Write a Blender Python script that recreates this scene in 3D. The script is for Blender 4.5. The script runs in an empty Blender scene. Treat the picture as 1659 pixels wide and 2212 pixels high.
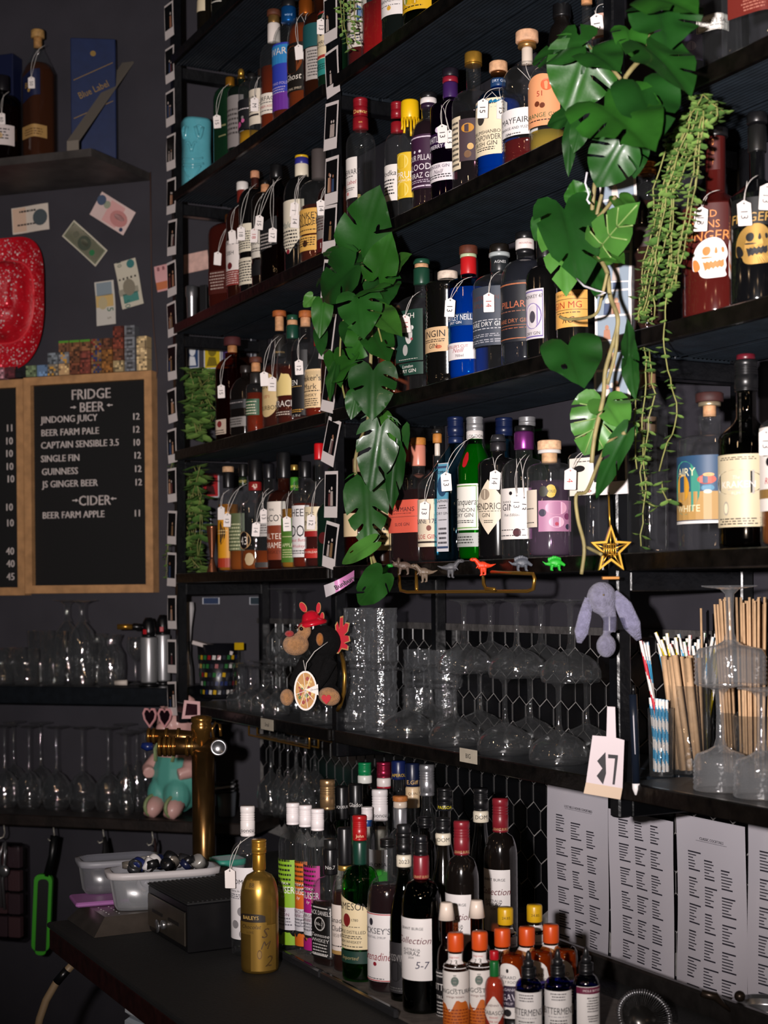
import bpy, bmesh, math, random
from mathutils import Vector, Matrix, geometry
rnd = random.Random(7)
SC = bpy.context.scene
COL = SC.collection
PI = math.pi
# ------------------------------------------------------------------ camera
F = 3200.0; CX = 829.5; HY = 1280.0; ROLL = .009; CAMZ = 1.6      # focal length in pixels of the 1659 x 2212 frame
CAM = Vector((0, 0, CAMZ))
cd = bpy.data.cameras.new('camera')
cam = bpy.data.objects.new('camera', cd); COL.objects.link(cam); SC.camera = cam
cd.sensor_fit = 'VERTICAL'; cd.sensor_height = 36.0; cd.lens = F / 2212 * 36.0
cd.shift_y = (HY - 1106) / 2212; cd.clip_start = .05; cd.clip_end = 40
cd.dof.use_dof = True; cd.dof.focus_distance = 2.95; cd.dof.aperture_fstop = 5.6
cam.matrix_world = Matrix(((1, ROLL, 0, 0), (0, 0, -1, 0), (-ROLL, 1, 0, CAMZ), (0, 0, 0, 1)))
# ------------------------------------------------------------------ world, lamps, exposure
SC.view_settings.view_transform = 'Standard'; SC.view_settings.look = 'None'
SC.view_settings.exposure = 0.0; SC.view_settings.gamma = 1; SC.view_settings.use_curve_mapping = False
wd = bpy.data.worlds.new('world'); SC.world = wd; wd.use_nodes = True
wd.node_tree.nodes['Background'].inputs[0].default_value = (.30, .36, .42, 1)
wd.node_tree.nodes['Background'].inputs[1].default_value = .026
SC.cycles.transparent_max_bounces = 40; SC.cycles.max_bounces = 14
SC.cycles.caustics_reflective = False; SC.cycles.caustics_refractive = False
SC.cycles.sample_clamp_indirect = 3.0; SC.cycles.use_denoising = True
def lamp(name, kind, loc, power, color, size, aim=None, **kw):
    l = bpy.data.lights.new(name, kind); l.energy = power; l.color = color; l.shadow_soft_size = size
    for k, v in kw.items(): setattr(l, k, v)
    o = bpy.data.objects.new(name, l); COL.objects.link(o); o.location = loc
    if aim is not None: o.rotation_euler = (Vector(aim) - Vector(loc)).to_track_quat('-Z', 'Y').to_euler()
    return o
FLASH = (-.24, .02, CAMZ + .07)
lamp('camera_flash', 'SPOT', FLASH, 500, (1, .92, .9), .03, (.0, 3.0, CAMZ + .84), spot_size=math.radians(83), spot_blend=1.0)
for i, (x, y, z, p) in enumerate([(-1.5, .6, 2.75, 4), (.9, -.5, 2.8, 4), (-.5, -1.2, 2.7, 4), (-2.1, 2.2, 2.7, 3), (2.2, .3, 2.6, 3), (-1.0, -.4, 2.3, 2), (.3, -1.6, 2.2, 3), (1.5, -1.4, 2.5, 3), (-2.3, .2, 2.1, 2)]):
    lamp('glint_lamp', 'POINT', (x, y, z), p, (1, .64, .36), .05)  # unseen warm lamps hinted by golden glints; more added for glass sparkle
# ------------------------------------------------------------------ pixel -> place
def ray(x, y):
    a = (x - CX) / F; b = (HY - y) / F
    return Vector((a + ROLL * b, 1, b - ROLL * a))
TH = math.radians(27.6)
O2 = Vector(((725 - CX) / F * 3.45, 3.45, 0))
RE = Vector((math.sin(TH), -math.cos(TH), 0)); RD = Vector((math.cos(TH), math.sin(TH), 0)); RZ = TH - PI / 2
ZS = {-1: 3.2, 0: 2.793, 1: 2.4, 2: 2.024, 3: 1.66, 4: 1.279}        # shelf tops
CZ = .91                                                              # counter top
def rk(e, d, z): return O2 + RE * e + RD * d + Vector((0, 0, z))
def onrack(x, y, s=0.0):
    v = ray(x, y); t = (s + O2.dot(RD)) / v.dot(RD)
    return CAM + v * t
def ed(p): q = Vector((p.x, p.y, 0)) - O2; return q.dot(RE), q.dot(RD)
LA = math.radians(-17.5)
LX = Vector((math.cos(LA), math.sin(LA), 0)); LY = Vector((-math.sin(LA), math.cos(LA), 0))
BACK = .31                                                            # rack depth = distance of the back wall
LO = O2 + RE * -1.2 + RD * BACK                                       # corner of back wall and left wall
def onleft(x, y, s=0.0):                                              # s in front of the left wall
    v = ray(x, y); t = (LO.dot(LY) - s) / v.dot(LY)
    return CAM + v * t
def lloc(p): q = Vector((p.x, p.y, 0)) - LO; return q.dot(LX), p.z
def onz(x, y, z=CZ):
    v = ray(x, y); return CAM + v * ((z - CAMZ) / v.z)
def atY(x, y, Y): return CAM + ray(x, y) * Y
# ------------------------------------------------------------------ materials
MATS = {}
def s2l(c):
    if isinstance(c, str): c = [int(c[i:i + 2], 16) / 255 for i in (0, 2, 4)]
    return tuple(x / 12.92 if x <= .04045 else ((x + .055) / 1.055) ** 2.4 for x in c)
def mat(col, rough=.5, metal=0.0, spec=.5, coat=0.0, noise=0.0, nscale=40.0, bump=0.0, bscale=80.0, sheen=0.0):
    key = ('p', col if isinstance(col, str) else tuple(col), rough, metal, spec, coat, noise, nscale, bump, bscale, sheen)
    if key in MATS: return MATS[key]
    m = bpy.data.materials.new('surface'); m.use_nodes = True; nt = m.node_tree
    b = nt.nodes['Principled BSDF']; c = (*s2l(col), 1)
    b.inputs['Base Color'].default_value = c; b.inputs['Roughness'].default_value = rough
    b.inputs['Metallic'].default_value = metal; b.inputs['Specular IOR Level'].default_value = spec
    b.inputs['Coat Weight'].default_value = coat; b.inputs['Coat Roughness'].default_value = .08
    if sheen: b.inputs['Sheen Weight'].default_value = sheen
    if noise or bump:
        tc = nt.nodes.new('ShaderNodeTexCoord')
    if noise:
        n = nt.nodes.new('ShaderNodeTexNoise'); n.inputs['Scale'].default_value = nscale; n.inputs['Detail'].default_value = 5
        nt.links.new(tc.outputs['Object'], n.inputs['Vector'])
        r = nt.nodes.new('ShaderNodeMapRange'); r.inputs[1].default_value = .3; r.inputs[2].default_value = .7
        r.inputs[3].default_value = 1 - noise; r.inputs[4].default_value = 1 + noise
        nt.links.new(n.outputs['Fac'], r.inputs[0])
        mx = nt.nodes.new('ShaderNodeVectorMath'); mx.operation = 'SCALE'; mx.inputs[0].default_value = c[:3]
        nt.links.new(r.outputs[0], mx.inputs['Scale']); nt.links.new(mx.outputs[0], b.inputs['Base Color'])
    if bump:
        n = nt.nodes.new('ShaderNodeTexNoise'); n.inputs['Scale'].default_value = bscale; n.inputs['Detail'].default_value = 4
        nt.links.new(tc.outputs['Object'], n.inputs['Vector'])
        bp = nt.nodes.new('ShaderNodeBump'); bp.inputs['Strength'].default_value = bump; bp.inputs['Distance'].default_value = .004
        nt.links.new(n.outputs['Fac'], bp.inputs['Height']); nt.links.new(bp.outputs[0], b.inputs['Normal'])
    MATS[key] = m; return m
def glass(tint=(.94, .96, .96), ior=1.45, rough=.015, bump=0.0, bscale=30.0, haze=0.0):
    key = ('g', tuple(tint), ior, rough, bump, bscale, haze)
    if key in MATS: return MATS[key]
    m = bpy.data.materials.new('glass'); m.use_nodes = True; nt = m.node_tree; nt.nodes.clear()
    out = nt.nodes.new('ShaderNodeOutputMaterial'); mix = nt.nodes.new('ShaderNodeMixShader')
    tr = nt.nodes.new('ShaderNodeBsdfTransparent'); tr.inputs[0].default_value = (*tint, 1)
    gl = nt.nodes.new('ShaderNodeBsdfGlossy'); gl.inputs['Roughness'].default_value = rough
    lw = nt.nodes.new('ShaderNodeLayerWeight'); lw.inputs[0].default_value = .5   # Schlick reflectance of a thin pane, same from both sides
    pw = nt.nodes.new('ShaderNodeMath'); pw.operation = 'POWER'; pw.inputs[1].default_value = 4.0
    fr = nt.nodes.new('ShaderNodeMath'); fr.operation = 'MULTIPLY_ADD'; f0 = ((ior - 1) / (ior + 1)) ** 2 * 1.3; fr.inputs[1].default_value = .75; fr.inputs[2].default_value = f0
    nt.links.new(lw.outputs['Facing'], pw.inputs[0]); nt.links.new(pw.outputs[0], fr.inputs[0])
    nt.links.new(fr.outputs[0], mix.inputs[0]); nt.links.new(tr.outputs[0], mix.inputs[1]); nt.links.new(gl.outputs[0], mix.inputs[2])
    last = mix
    if haze:                                                           # faint haze; white mixed in, most edge on, standing in for lit outlines
        df = nt.nodes.new('ShaderNodeBsdfDiffuse'); df.inputs[0].default_value = (.85, .87, .9, 1); m2 = nt.nodes.new('ShaderNodeMixShader')
        p3 = nt.nodes.new('ShaderNodeMath'); p3.operation = 'POWER'; p3.inputs[1].default_value = 5.0; hz = nt.nodes.new('ShaderNodeMath'); hz.operation = 'MULTIPLY_ADD'; hz.inputs[1].default_value = haze * 9; hz.inputs[2].default_value = haze
        nt.links.new(lw.outputs['Facing'], p3.inputs[0]); nt.links.new(p3.outputs[0], hz.inputs[0]); nt.links.new(hz.outputs[0], m2.inputs[0]); nt.links.new(mix.outputs[0], m2.inputs[1]); nt.links.new(df.outputs[0], m2.inputs[2]); last = m2
    nt.links.new(last.outputs[0], out.inputs[0])
    if bump:
        tc = nt.nodes.new('ShaderNodeTexCoord'); n = nt.nodes.new('ShaderNodeTexNoise'); n.inputs['Scale'].default_value = bscale
        nt.links.new(tc.outputs['Object'], n.inputs['Vector'])
        bp = nt.nodes.new('ShaderNodeBump'); bp.inputs['Strength'].default_value = bump; bp.inputs['Distance'].default_value = .01
        nt.links.new(n.outputs['Fac'], bp.inputs['Height'])
        for q in (gl.inputs['Normal'], lw.inputs['Normal']): nt.links.new(bp.outputs[0], q)
    MATS[key] = m; return m
def liquid(col, clear=.45):
    key = ('l', col, clear)
    if key in MATS: return MATS[key]
    m = bpy.data.materials.new('liquid'); m.use_nodes = True; nt = m.node_tree
    b = nt.nodes['Principled BSDF']; c = s2l(col)
    b.inputs['Base Color'].default_value = (*c, 1); b.inputs['Roughness'].default_value = .12
    tr = nt.nodes.new('ShaderNodeBsdfTransparent'); k = max(c) or 1
    tr.inputs[0].default_value = (*[min(1, (x / k) ** .8 * .9 + .02) for x in c], 1)
    mix = nt.nodes.new('ShaderNodeMixShader'); mix.inputs[0].default_value = clear
    nt.links.new(b.outputs[0], mix.inputs[1]); nt.links.new(tr.outputs[0], mix.inputs[2])
    nt.links.new(mix.outputs[0], nt.nodes['Material Output'].inputs[0])
    MATS[key] = m; return m
CLEAR = glass((.955, .97, .97), 1.6, .03, .14, 26, .006); THIN = glass((.975, .98, .98), 1.9, .035, .5, 30, .009); CUT = glass((.95, .96, .97), 1.9, .06, .6, 60, .02)
GLS = {'clear': CLEAR, 'green': glass((.16, .62, .16)), 'dgreen': glass((.10, .16, .03)), 'blue': glass((.14, .5, .85)),
       'lblue': glass((.45, .80, .92)), 'amber': glass((.40, .16, .04)), 'purple': glass((.28, .07, .30)), 'smoke': glass((.32, .30, .27)), 'cobalt': glass((.03, .06, .42))}
INK = mat('16141a', .6); PAPER = mat('efe6df', .55); CREAM = mat('ead7b2', .55); RED = mat('b01420', .4)
STEEL = mat('b5b5b8', .28, .9); BRASS = mat('b98a3c', .28, .85); GOLD = mat('d8a53e', .3, .75); BLACKP = mat('0c0c0e', .3)
# ------------------------------------------------------------------ mesh building
_TX = {}
def text_geo(s):
    if s in _TX: return _TX[s]
    c = bpy.data.curves.new('lettering', 'FONT'); c.body = s; c.resolution_u = 2; c.size = 1.0; c.align_x = 'LEFT'
    o = bpy.data.objects.new('lettering', c); COL.objects.link(o)
    me = bpy.data.meshes.new_from_object(o.evaluated_get(bpy.context.evaluated_depsgraph_get()))
    vs = [(v.co.x, v.co.y) for v in me.vertices]; fs = [tuple(p.vertices) for p in me.polygons]
    bpy.data.objects.remove(o); bpy.data.curves.remove(c); bpy.data.meshes.remove(me)
    if vs:
        x0 = min(v[0] for v in vs); x1 = max(v[0] for v in vs)
    else: x0 = x1 = 0
    r = ([(x - (x0 + x1) / 2, y) for x, y in vs], fs, x1 - x0)
    _TX[s] = r; return r
def micro(w, h, rows, rg, fill=.6):                                    # rows of word-like dashes for print too small to read
    V, Fc = [], []
    for r in range(rows):
        y = h / 2 - (r + .5) * h / rows; x = -w / 2 * rg.uniform(.75, 1); xe = -x; hh = h / rows * .22
        while x < xe:
            l = rg.uniform(.04, .14) * w; l = min(l, xe - x)
            n = len(V); V += [(x, y - hh), (x + l, y - hh), (x + l, y + hh), (x, y + hh)]; Fc.append((n, n + 1, n + 2, n + 3)); x += l + .03 * w
    return V, Fc
class MB:
    def __init__(s): s.v, s.f, s.m, s.s = [], [], [], []
    def add(s, V, Fs, m=0, smooth=False, X=None):
        n = len(s.v)
        s.v += [tuple(X @ Vector(v)) for v in V] if X is not None else [tuple(v) for v in V]
        for f in Fs: s.f.append(tuple(i + n for i in f)); s.m.append(m); s.s.append(smooth)
        return s
    def box(s, x0, x1, y0, y1, z0, z1, m=0, X=None, bev=0.0):
        if bev:
            b = bev; P = []
            for z, i in ((z0, b), (z0 + b, 0), (z1 - b, 0), (z1, b)):
                P.append([(x0 + i + b, y0 + i, z), (x1 - i - b, y0 + i, z), (x1 - i, y0 + i + b, z), (x1 - i, y1 - i - b, z), (x1 - i - b, y1 - i, z), (x0 + i + b, y1 - i, z), (x0 + i, y1 - i - b, z), (x0 + i, y0 + i + b, z)])
            V = [p for r in P for p in r]; Fs = [tuple(range(7, -1, -1)), tuple(range(24, 32))]
            for k in range(3):
                for i in range(8): Fs.append((k * 8 + i, k * 8 + (i + 1) % 8, k * 8 + 8 + (i + 1) % 8, k * 8 + 8 + i))
            return s.add(V, Fs, m, False, X)
        V = [(x, y, z) for z in (z0, z1) for y in (y0, y1) for x in (x0, x1)]
        return s.add(V, [(0, 2, 3, 1), (4, 5, 7, 6), (0, 1, 5, 4), (2, 6, 7, 3), (0, 4, 6, 2), (1, 3, 7, 5)], m, False, X)
    def lathe(s, prof, n=28, m=0, X=None, phi=0.0, smooth=True, bottom=True, top=True, arc=None, ell=1.0):
        V, Fs = [], []; full = arc is None; k = n if full else n + 1
        for q in prof:
            r, z = q[0], q[1]; p = q[2] if len(q) > 2 else 2.0
            for i in range(k):
                a = 2 * PI * i / n if full else arc[0] + (arc[1] - arc[0]) * i / n
                R = r * sup(a - phi, p); V.append((R * math.cos(a), R * math.sin(a) * ell, z))
        for j in range(len(prof) - 1):
            for i in range(n):
                i2 = (i + 1) % k; Fs.append((j * k + i, j * k + i2, j * k + k + i2, j * k + k + i))
        if full and bottom and prof[0][0] > 1e-5: Fs.append(tuple(range(k - 1, -1, -1)))
        if full and top and prof[-1][0] > 1e-5: Fs.append(tuple(range((len(prof) - 1) * k, len(prof) * k)))
        return s.add(V, Fs, m, smooth, X)
    def tube(s, pts, r, n=8, m=0, X=None, taper=None, flat=1.0):
        pts = [Vector(p) for p in pts]; V, Fs = [], []; L = len(pts); ref = None
        for i, p in enumerate(pts):
            t = (pts[min(i + 1, L - 1)] - pts[max(i - 1, 0)]).normalized()
            if ref is None: ref = Vector((0, 0, 1)) if abs(t.z) < .9 else Vector((1, 0, 0))
            a = t.cross(ref).normalized(); b = a.cross(t); ref = b
            rr = (r if taper is None else taper[i] * r) if not isinstance(r, (list, tuple)) else r[i]
            for k in range(n):
                q = 2 * PI * k / n; V.append(p + a * math.cos(q) * rr + b * math.sin(q) * rr * flat)
        for i in range(L - 1):
            for k in range(n): Fs.append((i * n + k, i * n + (k + 1) % n, i * n + n + (k + 1) % n, i * n + n + k))
        Fs.append(tuple(range(n - 1, -1, -1))); Fs.append(tuple(range((L - 1) * n, L * n)))
        return s.add(V, Fs, m, True, X)
    def sphere(s, c, r, m=0, X=None, n=14, k=10, R=None):
        rx, ry, rz = (r, r, r) if not isinstance(r, (tuple, list)) else r; V = []; Fs = []
        T = Matrix.Translation(c) @ (R or Matrix.Identity(4))
        for j in range(k + 1):
            th = PI * j / k
            for i in range(n): a = 2 * PI * i / n; V.append(T @ Vector((rx * math.sin(th) * math.cos(a), ry * math.sin(th) * math.sin(a), -rz * math.cos(th))))
        for j in range(k):
            for i in range(n): Fs.append((j * n + i, j * n + (i + 1) % n, j * n + n + (i + 1) % n, j * n + n + i))
        return s.add(V, Fs, m, True, X)
    def prism(s, poly, y0, y1, m=0, X=None, mside=None):                # outline in x,z, extruded along y
        n = len(poly); V = [(x, y0, z) for x, z in poly] + [(x, y1, z) for x, z in poly]
        s.add(V, [tuple(range(n)), tuple(range(2 * n - 1, n - 1, -1))], m, False, X)
        return s.add(V, [(i, i + n, (i + 1) % n + n, (i + 1) % n) for i in range(n)], m if mside is None else mside, False, X)
    def text(s, t, size, X, m=0, italic=0.0, wmax=None, bold=0.0):      # flat lettering in the x,z plane facing -y
        V, Fs, w = text_geo(t); k = size / .73; sx = k
        if wmax and w * k > wmax: sx = wmax / w
        for ox in ((0,) if not bold else (-bold, 0, bold)):
            s.add([((x + italic * y) * sx + ox * size, -abs(ox) * .0002, y * k - size / 2) for x, y in V], Fs, m, False, X)
        return s
    def build(s, name, mats, parent=None, loc=None, rot=None, shade=True):
        me = bpy.data.meshes.new(name); me.from_pydata(s.v, [], s.f)
        ml = mats if isinstance(mats, (list, tuple)) else [mats]
        for x in ml: me.materials.append(x)
        me.polygons.foreach_set('material_index', s.m); me.polygons.foreach_set('use_smooth', s.s); me.update()
        o = bpy.data.objects.new(name, me); COL.objects.link(o)
        if parent is not None: o.parent = parent
        if loc is not None: o.location = loc
        if rot is not None: o.rotation_euler = (0, 0, rot) if not isinstance(rot, (tuple, list)) else rot
        return o
def sup(a, p): return 1.0 if p == 2.0 else (abs(math.cos(a)) ** p + abs(math.sin(a)) ** p) ** (-1 / p)
def tag(o, label, cat, group=None, kind=None):
    o['label'] = label; o['category'] = cat
    if group: o['group'] = group
    if kind: o['kind'] = kind
    return o
def thing(name, label, cat, loc=(0, 0, 0), rot=0.0, group=None):
    o = bpy.data.objects.new(name, None); COL.objects.link(o); o.empty_display_size = .05
    o.location = loc; o.rotation_euler = (0, 0, rot) if not isinstance(rot, (tuple, list)) else rot
    return tag(o, label, cat, group)
def copy_tree(o, parent=None):
    c = o.copy(); COL.objects.link(c)
    if parent is not None: c.parent = parent
    for ch in list(o.children): copy_tree(ch, c)
    return c
def T(x=0, y=0, z=0): return Matrix.Translation((x, y, z))
def R(a, ax='Z'): return Matrix.Rotation(a, 4, ax)
def struct(o): o['kind'] = 'structure'; return o
def arcpts(p0, p1, sag, n=10, side=(0, 0, -1)):
    p0, p1, side = Vector(p0), Vector(p1), Vector(side)
    return [p0.lerp(p1, i / n) + side * sag * 4 * (i / n) * (1 - i / n) for i in range(n + 1)]
# ================================================================== the room
WALLM = mat('35333a', .62, bump=.25, bscale=14, noise=.16, nscale=5)
e_end = 1.75
mb = MB(); mb.box(-1.2, e_end, 0, .08, 0, 3.6)
struct(mb.build('wall_back', WALLM, loc=rk(0, BACK, 0), rot=RZ))
mb = MB(); mb.box(-1.6, 0, 0, .08, 0, 3.6)
struct(mb.build('wall_left', WALLM, loc=LO, rot=LA))
mb = MB(); mb.box(-4, 4, -3, 6.5, -.05, 0)
struct(mb.build('floor', mat('1c1a1a', .6, noise=.3)))
# hexagonal black tiles with pale grout, lower half of the back wall
GROUT = mat('93908e', .85, noise=.25, nscale=60); TILE = mat('0b0b0d', .22, noise=.2)
mb = MB(); W, HT, PT, G = .0545, .0385, .0190, .0036
z1 = CAMZ - .088; z0 = CZ - .05
mb.box(-1.19, e_end, -.004, 0, z0, z1, 0)
row = 0; z = z1 - .012
while z > z0:
    e = -1.19 + (W / 2 if row % 2 else 0)
    while e < e_end - .03:
        w = W / 2 - G / 2; h = HT / 2; p = PT
        top = min(z + h + p - G / 2, z1 - .002)
        P = [(e - w, z - h), (e, z - h - p + G / 2), (e + w, z - h), (e + w, min(z + h, top)), (e, top), (e - w, min(z + h, top))]
        if e - w > -1.2 and z - h - p > z0:
            Q = [(x + (e - x) * .05, y + (z - y) * .05) for x, y in P]; n = 6
            V = [(x, -.004, y) for x, y in P] + [(x, -.0065, y) for x, y in Q]
            mb.add(V, [(0 + 6, 1 + 6, 2 + 6, 3 + 6, 4 + 6, 5 + 6)] + [(i, (i + 1) % 6, (i + 1) % 6 + 6, i + 6) for i in range(6)], 1)
        e += W
    z -= HT + PT; row += 1
struct(mb.build('wall_back_tiling', [GROUT, TILE], loc=rk(0, BACK, 0), rot=RZ))
mb = MB(); mb.box(-1.19, e_end, -.012, 0, z1 - .004, z1 + .012, 0)
struct(mb.build('trim_1', mat('4a4746', .8, bump=.6, bscale=90, noise=.4), loc=rk(0, BACK, 0), rot=RZ))
# ================================================================== the rack: steel end frames and plank shelves
PW = .028
FRM = mat('0b0c0f', .3, bump=.3, bscale=60, noise=.3, nscale=30); PLK = mat('161d24', .5, bump=.2, bscale=60, noise=.25, nscale=25)
EDGE = mat('0c0907', .28, bump=.25, bscale=70, noise=.7, nscale=35)
PE = [ed(onrack(382, 1000))[0], 0.0, ed(onrack(1335, 1400))[0]]
for i, (e0, lab) in enumerate(zip(PE, ('black steel end frame farthest along, next to the letter boards', 'black steel frame in the middle of the rack, behind the monkey', 'nearest black steel frame, with plush rabbit hung on it'))):
    fr = thing('rack_frame', lab, 'shelf frame', rk(e0, 0, 0), RZ, 'steel frames of the bottle rack')
    zb = ZS[4] - .062
    mb = MB(); mb.box(-PW, 0, 0, PW, zb, 3.55, bev=.003); mb.build('front_post', FRM, fr)
    mb = MB(); mb.box(-PW, 0, BACK - PW - .013, BACK - .013, zb, 3.55, bev=.003); mb.build('rear_post', FRM, fr)
    for k, zz in list(ZS.items()) + [(9, ZS[4] - .034)]:
        mb = MB(); mb.box(-PW, 0, PW, BACK - PW - .013, (zz - .062 if k != 9 else zb), (zz - .028 if k != 9 else zb + .028), bev=.002); mb.build('rail', FRM, fr)
bays = [(PE[0] + .002, -PW - .002, 'far'), (.002, PE[2] - PW - .002, 'middle'), (PE[2] + .002, PE[2] + .62, 'near')]
ordn = {-1: 'topmost', 0: 'second highest', 1: 'third highest', 2: 'fourth highest', 3: 'fifth highest', 4: 'lowest'}
for (e0, e1, nm) in bays:
    for k, zz in ZS.items():
        sh = thing('plank_shelf', f'{ordn[k]} black plank shelf in the {nm} bay of the rack', 'shelf', rk(0, 0, zz), RZ, 'plank shelves of the bottle rack')
        for j, (d0, d1) in enumerate(((.004, .142), (.150, .292))):
            mb = MB(); mb.box(e0, e1, d0, d1, -.022, 0, bev=.0015)
            n = 14                                                     # the ribbed underside of a decking board
            for q in range(n):
                dd = d0 + .004 + (d1 - d0 - .008) * (q + .5) / n
                mb.add([(e0, dd - .0028, -.022), (e0, dd, -.0242), (e0, dd + .0028, -.022), (e1, dd - .0028, -.022), (e1, dd, -.0242), (e1, dd + .0028, -.022)], [(0, 1, 4, 3), (1, 2, 5, 4)], 0)
            mb.build('plank', PLK, sh)
        mb = MB(); mb.box(e0, e1, -.008, .004, -.027, .002, bev=.002); mb.build('front_edge', EDGE, sh)
# ================================================================== counter
CTM = mat('0c0c0c', .75, bump=.5, bscale=220, noise=.2); CTE = mat('2a1210', .35, noise=.4)
ct = thing('bar_counter', 'black rubber topped bar counter carrying the speed bottles', 'counter', rk(0, 0, 0), RZ)
mb = MB(); mb.box(.0, 1.4, -.685, .072, CZ - .012, CZ, bev=.003); mb.box(.1, .38, .072, BACK - .012, CZ - .012, CZ); mb.box(-.55, -.001, -.36, BACK - .01, CZ - .012, CZ, bev=.003); mb.box(-.001, .1, .072, BACK - .012, CZ - .012, CZ); mb.build('rubber_mat', CTM, ct)
mb = MB(); mb.box(.0, 1.4, -.68, .07, CZ - .06, CZ - .0121, bev=.004); mb.box(.1, .38, .07, BACK - .012, CZ - .06, CZ - .0121); mb.box(-.55, -.001, -.355, BACK - .01, CZ - .06, CZ - .0121, bev=.004); mb.build('worktop', CTE, ct)
mb = MB(); mb.box(.5, 1.4, -.45, .06, 0, CZ - .06); mb.build('cabinet', mat('0d0c0c', .6), ct)
# back-bar shelf at counter height and glass shelf along the left wall
def leftbox(x0, x1, y, s0, s1, th, name, m, lab, cat):
    z = onleft((x0 + x1) / 2, y, s1).z
    a = lloc(onleft(x0, y, s1))[0]; b = lloc(onleft(x1, y, s1))[0]
    mb = MB(); mb.box(a, b, -s1, -s0, z - th, z, bev=.004)
    o = mb.build(name, m, loc=LO, rot=LA)
    tag(o, lab, cat); return z
SHB = mat('221b18', .5, noise=.5, nscale=20, bump=.2)
ZGL = leftbox(-60, 388, 1484, .0, .25, .055, 'wall_shelf', mat('11151a', .35, noise=.3), 'thick dark shelf under the letter boards carrying clear glasses and torches', 'shelf')
ZWB = leftbox(-60, 548, 1768, .0, .32, .035, 'wall_shelf', SHB, 'dark wooden back shelf carrying upturned wine glasses and pink pig', 'shelf')
# ================================================================== bottles and price tags
def cm(c):                                                             # colour code -> material ('*' metal, '^' wood, '!' dull)
    if c[0] == '*': return mat(c[1:], .3, .75)
    if c[0] == '^': return mat(c[1:], .65, noise=.25, nscale=120)
    if c[0] == '!': return mat(c[1:], .75)
    return mat(c, .33)
def tcol(c): return mat(c, .5)
class Surf:                                                            # radius of a bottle at a height, round or square
    def __init__(s, prof, phi): s.p, s.phi = prof, phi
    def at(s, a, z):
        P = s.p
        for i in range(len(P) - 1):
            if z <= P[i + 1][1] or i == len(P) - 2:
                d = P[i + 1][1] - P[i][1]; k = 0 if d < 1e-9 else max(0, min(1, (z - P[i][1]) / d))
                return (P[i][0] + (P[i + 1][0] - P[i][0]) * k) * sup(a - s.phi, P[i][2] + (P[i + 1][2] - P[i][2]) * k)
    def pt(s, a, z, off): r = s.at(a, z) + off; return (r * math.cos(a), r * math.sin(a), z)
SHP = {'d': lambda u: (1 - abs(u), -1 + abs(u)), 'a': lambda u: (1 - .55 * (1 - math.sqrt(max(0, 1 - u * u))), -1), 'o': lambda u: (math.sqrt(max(0, 1 - u * u)), -math.sqrt(max(0, 1 - u * u))),
       'p': lambda u: (1, -.25 - .75 * (1 - abs(u))), 'w': lambda u: (.55 + .3 * math.sin(5 * u) + .15 * math.sin(11 * u + 1), -1), 's': lambda u: (.8 + .2 * u, -.8 + .2 * u), 'z': lambda u: (1 - .25 * (1 + u) , -1)}
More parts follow.
